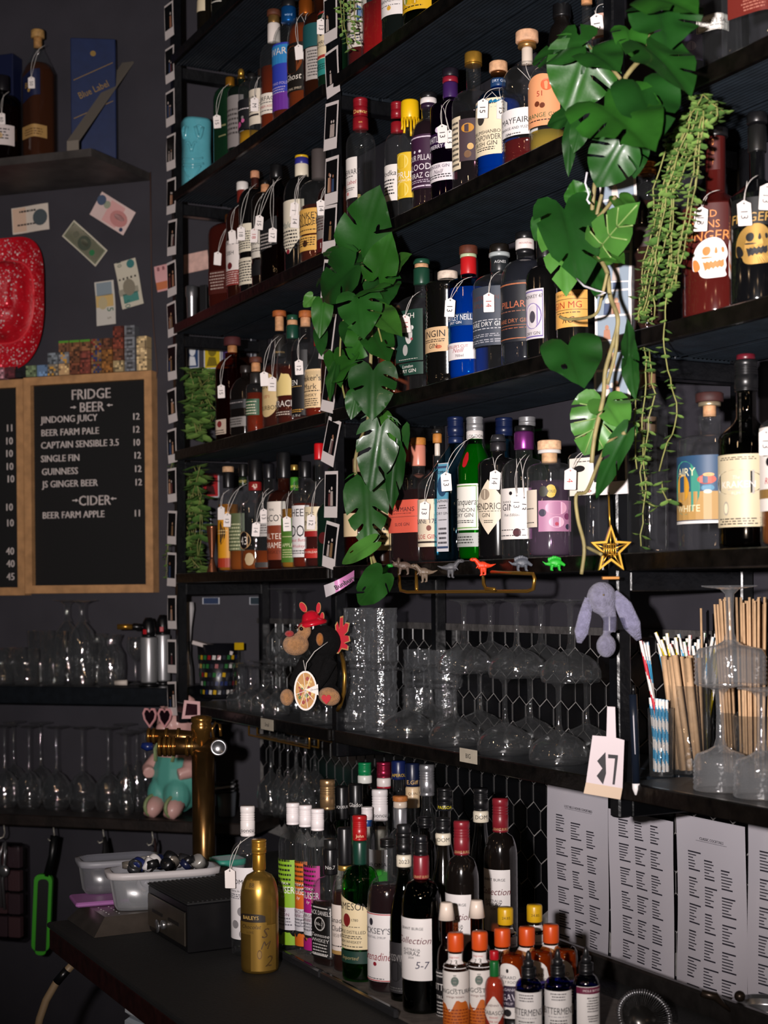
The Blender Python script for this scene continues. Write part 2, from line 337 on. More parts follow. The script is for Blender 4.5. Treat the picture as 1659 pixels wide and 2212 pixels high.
def label_mesh(S, R, z0, z1, col, face, aw, texts, z_of, px, off=.0007, ofs=0):
    shp = None
    if '/' in col: col, shp = col.split('/')
    mats = [mat(col, .5) if col[0] != '*' else mat(col[1:], .35, .7)]; mb = MB(); phi = math.radians(-90 + face); w = math.radians(aw)
    n = max(6, int(aw / 5)); nz = 2; fz = (z0 + z1) / 2; hz = (z1 - z0) / 2; V = []; Fs = []
    nz = 6 if shp else 2
    for j in range(nz + 1):
        for i in range(n + 1):
            u = -1 + 2 * i / n; a = phi + w * u
            t, b = SHP[shp](u) if shp else (1, -1)
            V.append(S.pt(a, fz + hz * (b + (t - b) * j / nz), off))
    for j in range(nz):
        for i in range(n): Fs.append((j * (n + 1) + i, j * (n + 1) + i + 1, (j + 1) * (n + 1) + i + 1, (j + 1) * (n + 1) + i))
    mb.add(V, Fs, 0, True)
    for tx in texts:
        s, size, y = tx[:3]; c = tx[3] if len(tx) > 3 else '17141a'; it = tx[4] if len(tx) > 4 else 0; dx = tx[5] if len(tx) > 5 else 0
        m = tcol(c)
        if m not in mats: mats.append(m)
        k = mats.index(m); zc = z_of(y); sz = size * px; wm = 2 * w * R * .94
        if s == '[]':
            P = []
            for q in (.88, .93): P += [(-w * q, -hz * q), (w * q, -hz * q), (w * q, hz * q), (-w * q, hz * q)]
            for i in range(4):
                for g in range(6):
                    A = Vector(P[i]).lerp(Vector(P[(i + 1) % 4]), g / 6); B = Vector(P[i]).lerp(Vector(P[(i + 1) % 4]), (g + 1) / 6)
                    C = Vector(P[4 + i]).lerp(Vector(P[4 + (i + 1) % 4]), g / 6); D = Vector(P[4 + i]).lerp(Vector(P[4 + (i + 1) % 4]), (g + 1) / 6)
                    mb.add([S.pt(phi + q[0], fz + q[1], off + .0004) for q in (A, B, D, C)], [(0, 1, 2, 3)], k)
            continue
        if s[0] == '~': V, Fs = micro(wm * (.8 if it == 0 else it), sz, int(s[1:]), rnd); k2 = 1; ox = 0
        elif s[0] == '@':                                              # a plain round or oval emblem
            q = float(s[1:] or 1); V = [(math.cos(i * PI / 9) * sz / 2 * q, math.sin(i * PI / 9) * sz / 2) for i in range(18)]; Fs = [tuple(range(18))]; it = 0
        elif s[0] == '#':                                              # a plain bar
            q = float(s[1:] or 1); V = [(-w * R * q, -sz / 2), (0, -sz / 2), (w * R * q, -sz / 2), (w * R * q, sz / 2), (0, sz / 2), (-w * R * q, sz / 2)]
            ww = w * R * q; V = []; Fs = []
            for i in range(9): V += [(-ww + ww * i / 4, -sz / 2), (-ww + ww * i / 4, sz / 2)]
            Fs = [(2 * i, 2 * i + 2, 2 * i + 3, 2 * i + 1) for i in range(8)]; it = 0
        else:
            V, Fs, tw = text_geo(s); kk = sz / .73; sx = min(kk, wm * 1.0 / tw) if tw else kk
            V = [((x + it * yy) * sx, yy * kk - sz / 2) for x, yy in V]
        mb.add([S.pt(phi + (x + dx * px) / R, zc + yy, off + .0005) for x, yy in V], Fs, k)
    return mb, mats
ROWS = {}
TAGM = mat('f2e9e4', .55); STRM = mat('d8d2cc', .7)
def price_tag(px, py, Y, text, color, to, label, size=.038, yaw=None, grp='price tags on the bottles', w=None):
    g = rnd.uniform(-.35, .35) if yaw is None else yaw
    p = atY(px, py, Y); t = thing('price_tag', label, 'price tag', p, (0, rnd.uniform(-.09, .09), g), grp)
    h = size; w = w or h * .54; c = w * .22; mb = MB()
    P = [(-w / 2, -h / 2 + .001), (-w / 2 + .001, -h / 2), (w / 2 - .001, -h / 2), (w / 2, -h / 2 + .001), (w / 2, h / 2 - c * 1.2), (w / 2 - c, h / 2 - c * .7), (c * .5, h / 2 - .001), (0, h / 2), (-c * .5, h / 2 - .001), (-w / 2 + c, h / 2 - c * .7), (-w / 2, h / 2 - c * 1.2)]
    mb.prism(P, -.0006, .0006, 0)
    if text:
        V, Fs, tw = text_geo(text); k = w * .56 / .73; q = min(k, h * .5 / tw)
        mb.add([((y * k - w * .28), -.0009, -x * q - h * .09) for x, y in V], Fs, 1)
    mb.add([(math.cos(i * PI / 5) * .0016, -.0009, h * .37 + math.sin(i * PI / 5) * .0016) for i in range(10)], [tuple(range(10))], 1)
    mb.build('card', [TAGM, tcol(color)], t)
    if to:
        q = to if isinstance(to, Vector) else atY(to[0], to[1], Y + .012)
        q = Matrix.Translation(p).inverted() @ q; q = R(-g) @ q
        a = Vector((0, -.001, h * .37)); mb = MB()
        for sd in (-1, 1):
            mb.tube(arcpts(a, q + Vector((.009 * sd + .003, 0, .004 * sd)), .11 * (q - a).length + .004 * sd, 9, Vector((-.45 * sd - .3, -.7, .6))), .0006, 5)
        mb.build('string', STRM, t)
    return t
def bot(wh, cx, x0, yt, yn, ys, cw, caps, gl, desc, lab=(), liq=None, k='r', p=2.0, nw=None, s=None, name='spirit_bottle', tags=(), face=-46, grp=None, cat='bottle', H=None, rib=0, x1=None, inv=False, extra=None):
    hw = cx - x0
    if isinstance(wh, tuple):                                          # on the counter: ('b', pixel row of the base) or ('h', height, setback unused)
        if wh[0] == 'b': a = onz(cx, wh[1]); Y = a.y + hw * a.y / F * .8; zb = CZ
        else:
            v = ray(cx, yt); Y = (CZ + wh[1] - CAMZ) / v.z; zb = CZ
        if len(wh) > 2: zb = wh[2]
        row = ROWS.setdefault('c', []); hw0 = hw
        while True:
            pos = CAM + ray(cx, 1900) * Y; pos.z = zb
            gap = min([math.hypot(pos.x - q[0], pos.y - q[1]) - q[2] - hw * Y / F * (1 if p == 2 else 1.1) for q in row] + [9])
            if gap > .001 or hw < hw0 * .7: break
            hw *= .985
        row.append((pos.x, pos.y, hw * Y / F * (1 if p == 2 else 1.1))); grp = grp or 'bottles standing on the counter'
    else:
        zb = ZS[wh]; Y = onrack(cx, yt, .04).y
        row = ROWS.setdefault(wh, [])
        hw0 = hw
        while True:
            for _ in range(3): Y = onrack(cx, (yt + ys) / 2, (hw * Y / F + .004) if s is None else s).y
            pos = CAM + ray(cx, (yt * .4 + ys * .6)) * Y; pos.z = zb
            gap = min([math.hypot(pos.x - q[0], pos.y - q[1]) - q[2] - hw * Y / F * (1 if p == 2 else 1.1) for q in row] + [9])
            if gap > .0012 or hw < hw0 * .62: break
            hw *= .98
        row.append((pos.x, pos.y, hw * Y / F * (1 if p == 2 else 1.1)))
    px = Y / F
    z_of = lambda y: CAMZ + Y * ray(cx, y).z - zb
    Rr = hw * px; zt = z_of(yt); zn = z_of(yn); zs = max(z_of(ys), .02); zc = z_of(max(c[1] for c in caps)) if caps else zt
    rn = (nw if nw else cw * .86) * px / 2; zn = min(zn, zc); zs = min(zs, zn - .003)
    t = thing(name, desc, cat, pos, 0, grp); phi = math.radians(-90 + face)
    prof = [(Rr * .86, 0, p), (Rr * .97, .003, p), (Rr, .011, p), (Rr, zs, p)]
    for i in range(1, 8):
        u = i / 7
        if k == 'r': r = math.sqrt(1 - u * u) if u < .93 else (1 - u) * 3.0
        elif k == 'f': r = (1 - u ** 5) ** .5 if u < .97 else 0
        elif k == 's': r = 1 - u * u * (3 - 2 * u)
        else: r = 1 - u                                               # 'c' cone
        prof.append((rn + (Rr - rn) * max(0, min(1, r)), zs + (zn - zs) * u, 2 + (p - 2) * max(0, 1 - u * 1.2)))
    prof += [(rn, zc, 2.0)]
    if caps: prof += [(rn, zc + .002, 2.0)]
    if rib:                                                           # ribbed glass
        q = [c for c in prof if c[1] < .02]; n = int((zs - .02) / rib)
        for i in range(n): q += [(Rr, .02 + i * rib, p), (Rr * .965, .02 + (i + .7) * rib, p)]
        prof = q + [c for c in prof if c[1] >= zs - 1e-6]
    S = Surf([(Rr, 0, p), (Rr, zs, p)] + [c for c in prof if c[1] > zs + 1e-6], phi)
    solid = gl not in GLS
    mb = MB(); mb.lathe(prof, 32, 0, phi=phi); mb.build('glass_body', (mat(gl[1:], .3, .85, noise=.08) if gl[0] == '*' else mat(gl, .12, coat=.4)) if solid else GLS[gl], t)
    if liq and len(liq) > 2 and liq[2] >= .75: liq = None
    if liq and not solid:
        zf = max(z_of(liq[1]), .03); q = [(c[0] * .93, c[1] + (.006 if c[1] < .02 else 0), c[2]) for c in prof if c[1] < zf - .004]
        if not q or q[-1][1] < zf - .001: q.append((S.at(phi, zf) / sup(0, p) * .93, zf, q[-1][2] if zf <= zs else 2))
        mb = MB(); mb.lathe(q, 24, 0, phi=phi); mb.build('liquid', liquid(liq[0], liq[2] if len(liq) > 2 else .35), t)
    for i, c in enumerate(caps):
        y0, y1, col = c[:3]; rc = (c[3] if len(c) > 3 else cw) * px / 2; a = z_of(y1); b = z_of(y0); st = c[4] if len(c) > 4 else ''
        mb = MB(); h = b - a
        if st == 'k': P = [(rc * .82, a), (rc * .98, a + h * .12), (rc, a + h * .5), (rc * .97, a + h * .93), (rc * .9, b)]
        elif st == 's':                                               # screw cap with rolled rings
            P = [(rc * .98, a)]
            for q in (.06, .5, .58, .66, .74): P += [(rc * .99, a + h * q), (rc * .94, a + h * (q + .015)), (rc * .94, a + h * (q + .04)), (rc, a + h * (q + .055))]
            P += [(rc, a + h * .96), (rc * .92, b)]
        elif st == 'b': P = [(rc * .35, a), (rc * .9, a + h * .2), (rc, a + h * .5), (rc * .75, a + h * .85), (rc * .2, b)]
        elif st == 't': P = [(rc, a), (rc * .72, b - h * .04), (rc * .6, b)]
        elif st == 'd': P = [(rc * 1.0, a), (rc, a + h * .38), (rc * .62, a + h * .42), (rc * .5, a + h * .8), (rc * .3, b - h * .05), (rc * .1, b)]
        else: P = [(rc * .97, a), (rc, a + h * .05), (rc, b - min(h * .12, .003)), (rc * .9, b)]
        mb.lathe(P, 24, 0)
        if len(c) > 5:                                                # lettering round the cap
            V, Fs, tw = text_geo(c[5]); kk = c[6] * px / .73; sx = min(kk, 2.1 * rc / tw)
            mb.add([((rc + .0006) * math.cos(-PI / 2 + x * sx / rc), (rc + .0006) * math.sin(-PI / 2 + x * sx / rc), a + h * (c[8] if len(c) > 8 else .3) + y * kk - c[6] * px / 2) for x, y in V], Fs, 1)
        mb.build('cap' if i == 0 else 'neck_wrap', [cm(col), tcol(c[7] if len(c) > 7 else 'efe6df')], t)
    for j, l in enumerate(lab):
        y0, y1, col = l[:3]; fc = l[3] if len(l) > 3 and l[3] is not None else face; aw = l[4] if len(l) > 4 else 52; tx = l[5] if len(l) > 5 else ()
        m, ms = label_mesh(S, Rr, z_of(y1), z_of(y0), col, fc, aw, tx, z_of, px, off=.0007 + .0004 * j)
        m.build('label' if j == 0 else 'label', ms, t)
    for tg in tags:
        x, y, tx = tg[:3]; c = tg[3] if len(tg) > 3 else '16141a'
        short = desc.split(',')[0]
        to = tg[4] if len(tg) > 4 else (cx - cw * .25, yn - 4)
        w = desc.split(' ')
        price_tag(x, y, Y - Rr * (1.14 if p > 2 else 1) - .006 - .004 * abs(x - cx) / max(hw, 1), tx, c, to, ('tag marked ' + tx + ' on ' if tx else 'blank tag on ') + ' '.join(w[:12]))
    if extra: extra(t, pos, Y, Rr, z_of, px)
    return t
# ------------------------------------------------------------------ far bay
G0 = 'bottles on the second highest far shelf'
def W0(**k): pass
bot(-1, 443, 425, -60, -15, 20, 20, [(-60, -30, '111111')], '14100a', 'dark bottle with cream label, left of two on the topmost far shelf', [(-20, 30, 'ead9b8')], grp='bottles on the topmost far shelf')
bot(-1, 478, 456, -70, -20, 10, 20, [(-70, -40, '111111')], '0f0f0d', 'dark bottle with white label, right of two on the topmost far shelf', [(-40, 12, 'e4dfd4')], grp='bottles on the topmost far shelf')
bot(0, 497, 467, 168, 190, 216, 20, [(168, 187, '*c98a2c')], '12301c', 'dark green gold-capped bottle beside the turquoise tiki mug', [(278, 282, '8a8a60', -30, 20), (300, 303, '8a8a60', -30, 20)], k='f', p=5, name='whisky_bottle', grp=G0, tags=[(469, 262, '15')])
bot(0, 521, 487, 165, 187, 205, 17, [(165, 172, '*8a6a30'), (148, 166, '*d8a545', 14, 'b')], '101a14', 'dark bottle with grey label and little gold stopper figure', [(214, 325, '8d8785', -46, 60, [('~6', 60, 270, '4a4544')])], k='r', name='whisky_bottle', grp=G0)
bot(0, 544, 511, 160, 176, 200, 20, [(160, 172, '1a1a1a')], 'clear', 'clear bottle with black label and pink flowers above yellow spirit', [(222, 287, '19191d', -46, 58, [('~1', 5, 243, 'd8d0d0'), ('@', 12, 275, 'c84f8c', 0, -6), ('@', 9, 268, 'd66aa0', 0, 5), ('@', 8, 281, 'd66aa0', 0, -14), ('@', 7, 261, '8d8785', 0, 4)])], ('d9a017', 289, .3), k='r', name='whisky_bottle', grp=G0)
bot(0, 567, 534, 150, 166, 188, 20, [(150, 164, '33221a')], 'clear', 'clear bottle with cream label and tag, fifth along from tiki mug', [(200, 276, 'e8dcc8', -46, 56, [('RIN', 12, 220), ('~4', 20, 240), ('#.6', 4, 256)])], ('e0d8b8', 292, .8), name='whisky_bottle', grp=G0, tags=[(550, 225, 'M')])
bot(0, 592, 553, 23, 95, 135, 30, [(23, 35, '^5a2f1c'), (35, 52, '*a8824a', 25), (52, 93, 'ece2da', 28)], 'clear', 'amber spirit in clear round-shouldered bottle with white neck wrap, low white label', [(210, 254, 'f0e6d8', -34, 58, [('SURFACE', 10, 221), ('~1', 4, 230), ('AMBER AGED', 5, 238, 'b03a30'), ('~1', 4, 247)])], ('8c3308', 150, .35), k='r', name='whisky_bottle', grp=G0)
bot(0, 624, 583, 4, 57, 108, 33, [(17, 50, '*1f6fc0', 33, '', 'ward', 6, 'a0c8f0', .4), (4, 17, '1c1c1e', 30)], 'clear', 'blue-capped whisky bottle with blue and violet sunray label', [(104, 245, '2f3fb0', -46, 55, [('#.98', 40, 128, '2f86c4'), ('#.98', 38, 228, '6c2f9a'), ('WARD', 15, 121, 'efe0d0', 0, 10), ('TWO FOLD', 6, 190, 'c8b8d8', 0, 8), ('~3', 16, 204, 'c8b8d8')])], ('6a2606', 110, .35), k='r', name='whisky_bottle', grp=G0)
bot(0, 661, 620, 2, 36, 100, 32, [(2, 34, '*c66a25', 31)], 'clear', 'copper-capped amber bottle with round orange emblem on black label', [(104, 208, '191410', -46, 60, [('@.9', 60, 140, '7a3b12'), ('@.9', 44, 140, '2a1508'), ('Ghost', 14, 176, 'efe6da', .2), ('NEUTRAL SPIRIT', 5, 202, 'd8c8b0')])], ('8a3a0a', 60, .35), k='r', name='whisky_bottle', grp=G0, tags=[(667, 84, '16'), (646, 112, '')])
bot(0, 692, 650, -30, 30, 70, 34, [(-30, -5, '1d3b38')], '2b1207', 'amber bottle with teal label and grey back label, next to middle post', [(62, 112, '1e5558', -46, 50), (114, 183, 'b8b0aa', -20, 34, [('~9', 58, 148, '4a4544')])], name='whisky_bottle', grp=G0)
bot(0, 718, 677, -50, 25, 40, 34, [(-50, -10, '0f4a2a')], '0e2616', 'green whisky bottle with cream red-edged label, behind middle post', [(33, 135, 'ecd9b4', -46, 60, [('#1', 5, 36, 'b03a34'), ('#1', 6, 130, 'b03a34'), ('SHAMROCK', 9, 100), ('IRISH WHISKEY', 5, 108), ('@', 12, 80, '20242a')]), (135, 170, '2f8f86', -46, 60, [('~3', 14, 152, '123030')])], name='whisky_bottle', grp=G0, tags=[(694, 57, '13')])
G1 = 'bottles on the third highest far shelf'
bot(1, 497, 459, 464, 484, 510, 22, [(464, 484, '*9a5a28')], '3a120c', 'square maroon bottle with copper beaded corner, beside the steel shaker', [(590, 640, '4a1a14', -40, 40, [('~6', 40, 612, 'b09a90')])], k='f', p=6, face=-30, name='whisky_bottle', grp=G1, tags=[(470, 558, '')])
bot(1, 524, 487, 394, 448, 480, 24, [(394, 412, 'e8e2dc', 26), (412, 438, '7a2a20', 24)], '2a0f08', 'whisky bottle with white-topped maroon cap and red-footed white label', [(525, 592, 'ece2dc', -46, 55, [('MONTOUR', 10, 530), ('SIBH', 9, 552), ('@', 15, 580, '6a1f22')]), (590, 622, '8a2f2a', -46, 55, [('~6', 28, 606, 'd8c0b8')])], name='whisky_bottle', grp=G1, tags=[(502, 511, '')])
bot(1, 551, 513, 370, 404, 440, 20, [(370, 385, '^c98d6a', 20), (385, 407, '3a1812', 17)], '0c0a0a', 'dark square-shouldered bottle with tall cream label and cork top', [(490, 550, 'e8dfc8', -46, 55, [('~8', 40, 525)]), (563, 620, 'e4dac4', -46, 55, [('~8', 46, 592)])], name='whisky_bottle', grp=G1, tags=[(521, 504, '18'), ])
bot(1, 573, 536, 390, 416, 440, 20, [(390, 399, '1a1614', 16), (399, 416, '^c48a60', 19)], '120b08', 'dark bottle with cork stopper and pale label over black scroll', [(505, 562, 'ddd6c8', -46, 55, [('REYNOLDS', 9, 529), ('~2', 10, 545)]), (562, 600, '19191b/w', -46, 55)], name='whisky_bottle', grp=G1, tags=[(549, 508, '18', 'b02028')])
bot(1, 597, 560, 357, 388, 440, 28, [(357, 388, '121214', 28, 'k')], 'smoke', 'square black-capped bottle of dark whisky with slanting black label', [(475, 550, '1c1c1e/s', -46, 50, [('~5', 36, 525, 'b8b0aa')])], ('2a0f06', 430, .2), k='s', p=5, name='whisky_bottle', grp=G1, tags=[(560, 480, '15'), (589, 507, '17')])
bot(1, 652, 612, 337, 383, 430, 29, [(355, 382, 'eadfc8', 30), (342, 356, '2f2f86', 30), (337, 342, 'e0b420', 29)], '0e0e0e', 'black bottle with yellow, blue and cream cap and pointed cream label', [(440, 558, 'e6dcc6/p', -46, 55, [('Malern', 14, 492, '6a7a74', .25), ('~6', 44, 525), ('@', 10, 550, '8a2030')])], k='r', name='whisky_bottle', grp=G1, tags=[(636, 452, '1'), (637, 476, '14')])
bot(1, 689, 640, 324, 392, 420, 30, [(324, 388, '!4a4240', 32)], 'clear', 'amber whisky with dark carved stopper and two-part orange label', [(459, 513, 'e9b45a', -46, 52, [('MONKEY', 14, 474), ('SHOULDER', 14, 487), ('~1', 5, 495), ('~1', 5, 505)]), (517, 549, 'e9b45a', -46, 52, [('~4', 20, 530), ('@', 14, 534, '4a2a10', 0, 2)])], ('5a1f08', 450, .25), name='whisky_bottle', grp=G1)
bot(1, 724, 679, 330, 400, 440, 30, [(330, 380, '141414')], '2a120c', 'dark bottle with grey and maroon label numbered 12, behind middle post', [(465, 525, '8a8480', -46, 55, [('~5', 30, 490, '4a2a28')]), (522, 550, '5a1418', -46, 55, [('12', 12, 536, 'f0e8e0', 0, 4)])], name='whisky_bottle', grp=G1, tags=[(694, 448, '14')])
G2 = 'bottles on the fourth highest far shelf'
bot(2, 502, 472, 729, 775, 800, 37, [(729, 747, '!4a1a1c', 37), (747, 765, '^b07a4a', 21)], 'amber', 'tall square deep red bottle with maroon stopper next to trailing plant', [(908, 940, 'd8c4b0', -60, 40, [('@', 14, 918, '8a3030'), ('~2', 10, 934)])], ('3a0a08', 800, .2), k='r', p=6, name='whisky_bottle', grp=G2, tags=[(478, 845, '15')])
bot(2, 531, 503, 790, 815, 850, 24, [(790, 806, '2a2422')], '15100e', 'dark bottle with small grey label, second from trailing plant', [(866, 885, '2a2a2c', -46, 55, [('~1', 5, 872, 'a8a0a0')]), (903, 924, '8f8a86', -46, 50, [('~3', 16, 913, '3a3634')])], p=5, name='whisky_bottle', grp=G2)
bot(2, 553, 531, 772, 808, 850, 28, [(772, 784, '^5a2f22', 28), (784, 803, '^c98f60', 20), (806, 829, '2c2a28', 26)], 'clear', 'small bottle with cork stopper and green label of amber bourbon', [(864, 899, '2f5a3c', -40, 62, [('~1', 5, 870, 'd8d0b8'), ('~4', 24, 886, 'd8d0b8')])], ('8a2a06', 850, .35), name='whisky_bottle', grp=G2, k='f')
bot(2, 604, 566, 672, 735, 800, 30, [(672, 684, '^a85a28', 30), (684, 715, '^c9966a', 19), (724, 772, '2a2826', 26, '', 'BOURBON', 4, 'd8b070', .2)], 'clear', 'bourbon bottle with black neck label and slanted round cream label', [(810, 904, 'd8bd88/o', -46, 50, [('FRONTIER', 10, 838, '2a2018'), ('US*1', 7, 860, '9a3028'), ('BOURBON', 10, 884, '2a2018')])], ('4a1806', 790, .3), name='whisky_bottle', grp=G2, k='s', tags=[(571, 818, ''), (588, 829, '11')])
bot(2, 632, 592, 681, 740, 790, 27, [(681, 692, '1d4a35', 25), (692, 703, '^cf9a70', 23), (703, 732, '1a4636', 27)], 'clear', 'bourbon bottle with green stopper, white printed name on the glass', [(805, 858, 'ecd28a/w', -46, 55), (868, 882, '3a1208', -46, 50, [('TRACE.', 14, 875, 'efe6dc', 0, 8), ]), (890, 902, '3a1208', -46, 50, [('~2', 10, 896, 'd8c8b8')])], ('5a1a08', 795, .3), name='whisky_bottle', grp=G2)
bot(2, 660, 629, 672, 730, 762, 29, [(672, 686, '^b0622c', 29), (686, 706, '^d09a70', 22)], 'clear', 'clear-necked bourbon with wooden stopper and black label lettered in white', [(760, 900, '121114', -46, 55, [('EN', 12, 829, 'efe9e2', 0, -2), ('~1', 4, 838, 'c8a060'), ('~2', 8, 890, 'd8a040'), ('0.7L 70 cl', 5, 900, 'd8d0c8')])], name='whisky_bottle', grp=G2, tags=[(646, 793, '12')])
bot(2, 690, 644, 660, 752, 810, 26, [(660, 748, 'b01018', 24)], 'clear', 'clear round bottle with dripping red wax cap and square cream label', [(801, 884, 'eccb9a', -40, 55, [("Maker's", 13, 820), ('Mark', 13, 838), ('~1', 5, 848), ('WHISKY', 7, 857), ('~4', 18, 872)])], ('8a2408', 888, .35), name='whisky_bottle', grp=G2, k='s')
bot(2, 728, 692, 690, 740, 800, 26, [(690, 720, '151212')], '24110c', 'dark bottle last on its far shelf, half behind middle post', [(850, 895, '3a1c14', -50, 40)], name='whisky_bottle', grp=G2)
G3 = 'bottles on the fifth highest far shelf'
bot(3, 493, 470, 1008, 1065, 1085, 25, [(1008, 1020, '^c9a078', 25), (1020, 1054, '141416', 23)], 'clear', 'bottle with yellow orange label and black oval, beside copper jigger', [(1107, 1226, 'e09a1c', -46, 62, [('@.8', 60, 1152, '1b1714', 0, -10), ('@.8', 50, 1152, '3a3028', 0, -10), ('~2', 12, 1150, 'e0c080'), ('#1', 20, 1216, 'b03a20')])], ('c07a20', 1090, .3), name='liqueur_bottle', grp=G3, tags=[(478, 1108, '')])
bot(3, 525, 494, 1002, 1050, 1090, 19, [(1002, 1030, '141414', 19), (1031, 1049, '20301a', 18, '', 'HONEY', 6, 'd0c070', .5)], 'clear', 'liqueur bottle with black honey neck label and olive label', [(1110, 1190, '5f6a48', -46, 56, [('~8', 60, 1160, 'c8c8a0')])], ('a85a1a', 1188, .35), name='liqueur_bottle', grp=G3, tags=[(491, 1123, '13')])
bot(3, 551, 513, 993, 1075, 1095, 31, [(993, 1040, '121214', 30), (1041, 1060, '8a1f20', 29, '', '43', 9, 'efdcc0', .5)], 'clear', 'broad clear bottle with number 43 on red neck band and round black emblem', [(1148, 1188, '171114/o', -46, 20, [('@', 38, 1168, 'c8a070'), ('@', 34, 1168, '171114'), ('43', 18, 1168, 'efe6dc')]), (1195, 1222, 'c8b088/o', -20, 20)], ('a8561a', 1190, .4), k='s', name='liqueur_bottle', grp=G3)
bot(3, 581, 550, 1002, 1063, 1100, 26, [(1002, 1034, '16161a', 25)], 'clear', 'clear bottle with grey label and amber base, fourth from copper jigger', [(1128, 1160, 'b8b4b0', -30, 40, [('~4', 22, 1144, '55504e')]), (1215, 1226, '4a4644', -40, 50)], ('a04a14', 1190, .4), name='liqueur_bottle', grp=G3, tags=[(553, 1143, '14'), (570, 1114, '13')])
bot(3, 613, 575, 977, 1058, 1090, 30, [(977, 1034, '151517', 30)], '2a100a', 'dark bottle with tall white and brown salted caramel label', [(1085, 1136, 'efe4d8', -42, 50, [('REAL', 5, 1102), ('McCOY', 15, 1120)]), (1136, 1210, '8a3c22', -42, 50, [('SALTED', 13, 1159, 'efe0d0'), ('CARAMEL', 13, 1178, 'efe0d0'), ('WHISKEY', 8, 1193, '5a2010')])], name='liqueur_bottle', grp=G3)
bot(3, 636, 606, 1004, 1062, 1090, 18, [(1004, 1016, '*c8a050', 16), (1031, 1060, '3f8a28', 18, '', 'APPLE', 6, 'e8e070', .3)], 'clear', 'apple liqueur bottle with green neck foil and long green label', [(1120, 1215, '4f7a2a', -30, 40, [('~1', 4, 1160, 'd8d8a0'), ('APPLE', 8, 1178, 'e0e0b0'), ('~4', 20, 1196, 'd0d098')])], ('c0892a', 1100, .4), name='liqueur_bottle', grp=G3, tags=[(620, 1131, '11')])
bot(3, 659, 624, 997, 1034, 1085, 27, [(997, 1032, '121214', 27)], 'clear', 'black-capped bottle with bold white label of peanut butter whiskey', [(1093, 1204, 'ebe6e4', -36, 56, [('SHEEP', 17, 1108), ('DOG', 26, 1147, '16141a', 0, 8), ('Peanut Butter', 7, 1167, 'b03040', .2), ('Whiskey', 7, 1180, 'b03040', .2), ('~2', 10, 1193)])], ('7a2408', 1088, .3), k='f', name='liqueur_bottle', grp=G3)
bot(3, 690, 657, 958, 1040, 1095, 22, [(958, 993, 'c8141c', 22)], 'clear', 'bottle with long clear neck and red cap behind the polaroids', [(1096, 1152, 'ecdcb8', -40, 55, [('THE', 10, 1112), ('INFO', 11, 1130), ]), (1148, 1160, 'a02020', -40, 40), (1186, 1206, 'c03028', -40, 55, [('NEW ORLEANS', 5, 1193, 'f0e0d0')])], ('4a120a', 1130, .25), k='s', name='liqueur_bottle', grp=G3, tags=[(672, 1127, '12')])
bot(3, 722, 691, 1010, 1080, 1110, 26, [(1010, 1040, '10241a')], '10241a', 'dark green square bottle at end of fifth shelf, behind middle post', [(1150, 1175, '5a1a1c/o', -50, 26)], p=5, name='liqueur_bottle', grp=G3)
# ------------------------------------------------------------------ middle bay
G4 = 'bottles on the second highest middle shelf'
bot(0, 782, 749, -130, -80, -20, 26, [(-130, -90, '1a1a1a')], 'clear', 'bottle with cream and blue patterned label behind the hanging pearls plant', [(-10, 112, 'd8d0c4', -44, 60, [('@1.4', 40, 40, '5a7aa0'), ('~4', 26, 90, '4a5060'), ('@', 18, 20, '8ab06a')])], ('5a0a08', 60, .25), name='spirit_bottle', grp=G4)
bot(0, 822, 787, -150, -90, -30, 26, [(-150, -100, '1a1a1a')], 'clear', 'square clear bottle of bright red liqueur on second highest middle shelf', [], ('b00c10', 12, .35), p=5, k='f', name='spirit_bottle', grp=G4)
bot(0, 862, 818, -180, -110, -30, 28, [(-180, -120, '101010')], '101513', 'dark bottle with plain white label, third from the middle post', [(-60, 45, 'ede7e4', -36, 60, [('HANAZUKU', 7, 13), ('~1', 3, 24), ('@', 10, 30, 'd8a83a'), ('X', 22, -20)])], name='spirit_bottle', grp=G4)
bot(0, 914, 869, -200, -120, -40, 28, [(-200, -130, '101010')], 'dgreen', 'bottle with yellow illustrated label, right end of visible row', [(-70, 36, 'e0b018', -40, 60, [('@1.3', 34, 8, 'efe0c0'), ('C', 26, -20), ('~1', 5, 28), ('@', 16, 12, '8a9a40', 0, -16), ('@', 14, 18, 'c89a10', 0, 10)])], ('6a5a10', 60, .4), name='spirit_bottle', grp=G4)
G5 = 'bottles on the third highest middle shelf'
bot(1, 779, 747, 214, 288, 318, 32, [(214, 252, '8a1420', 32, 's', 'Dewar', 9, 'e8c070', .2), (255, 281, '8a1620', 34, '', 'est', 5, 'e0b060', .5)], 'clear', 'clear bottle with red screw cap and white label on third middle shelf', [(347, 434, 'efe8e2', -60, 46, [("DEWAR'S", 12, 378, '16141a', 0, 8), ('~1', 4, 388), ('Label', 9, 400, 'a02030', .2, 10), ('~2', 8, 415), ('@', 8, 424, 'd08080')])], ('d0cfc8', 330, .85), name='gin_bottle', grp=G5)
bot(1, 858, 830, 222, 290, 325, 28, [(222, 256, '8a1420', 27, 's'), (265, 288, '8a1620', 28)], 'clear', 'clear bottle with red cap, half behind the yellow wax bottle', [(362, 440, 'efe8e2', -50, 50, [('Vodka', 12, 380, '16141a', .2), ('~5', 36, 410)])], ('d0cfc8', 340, .85), name='gin_bottle', grp=G5)
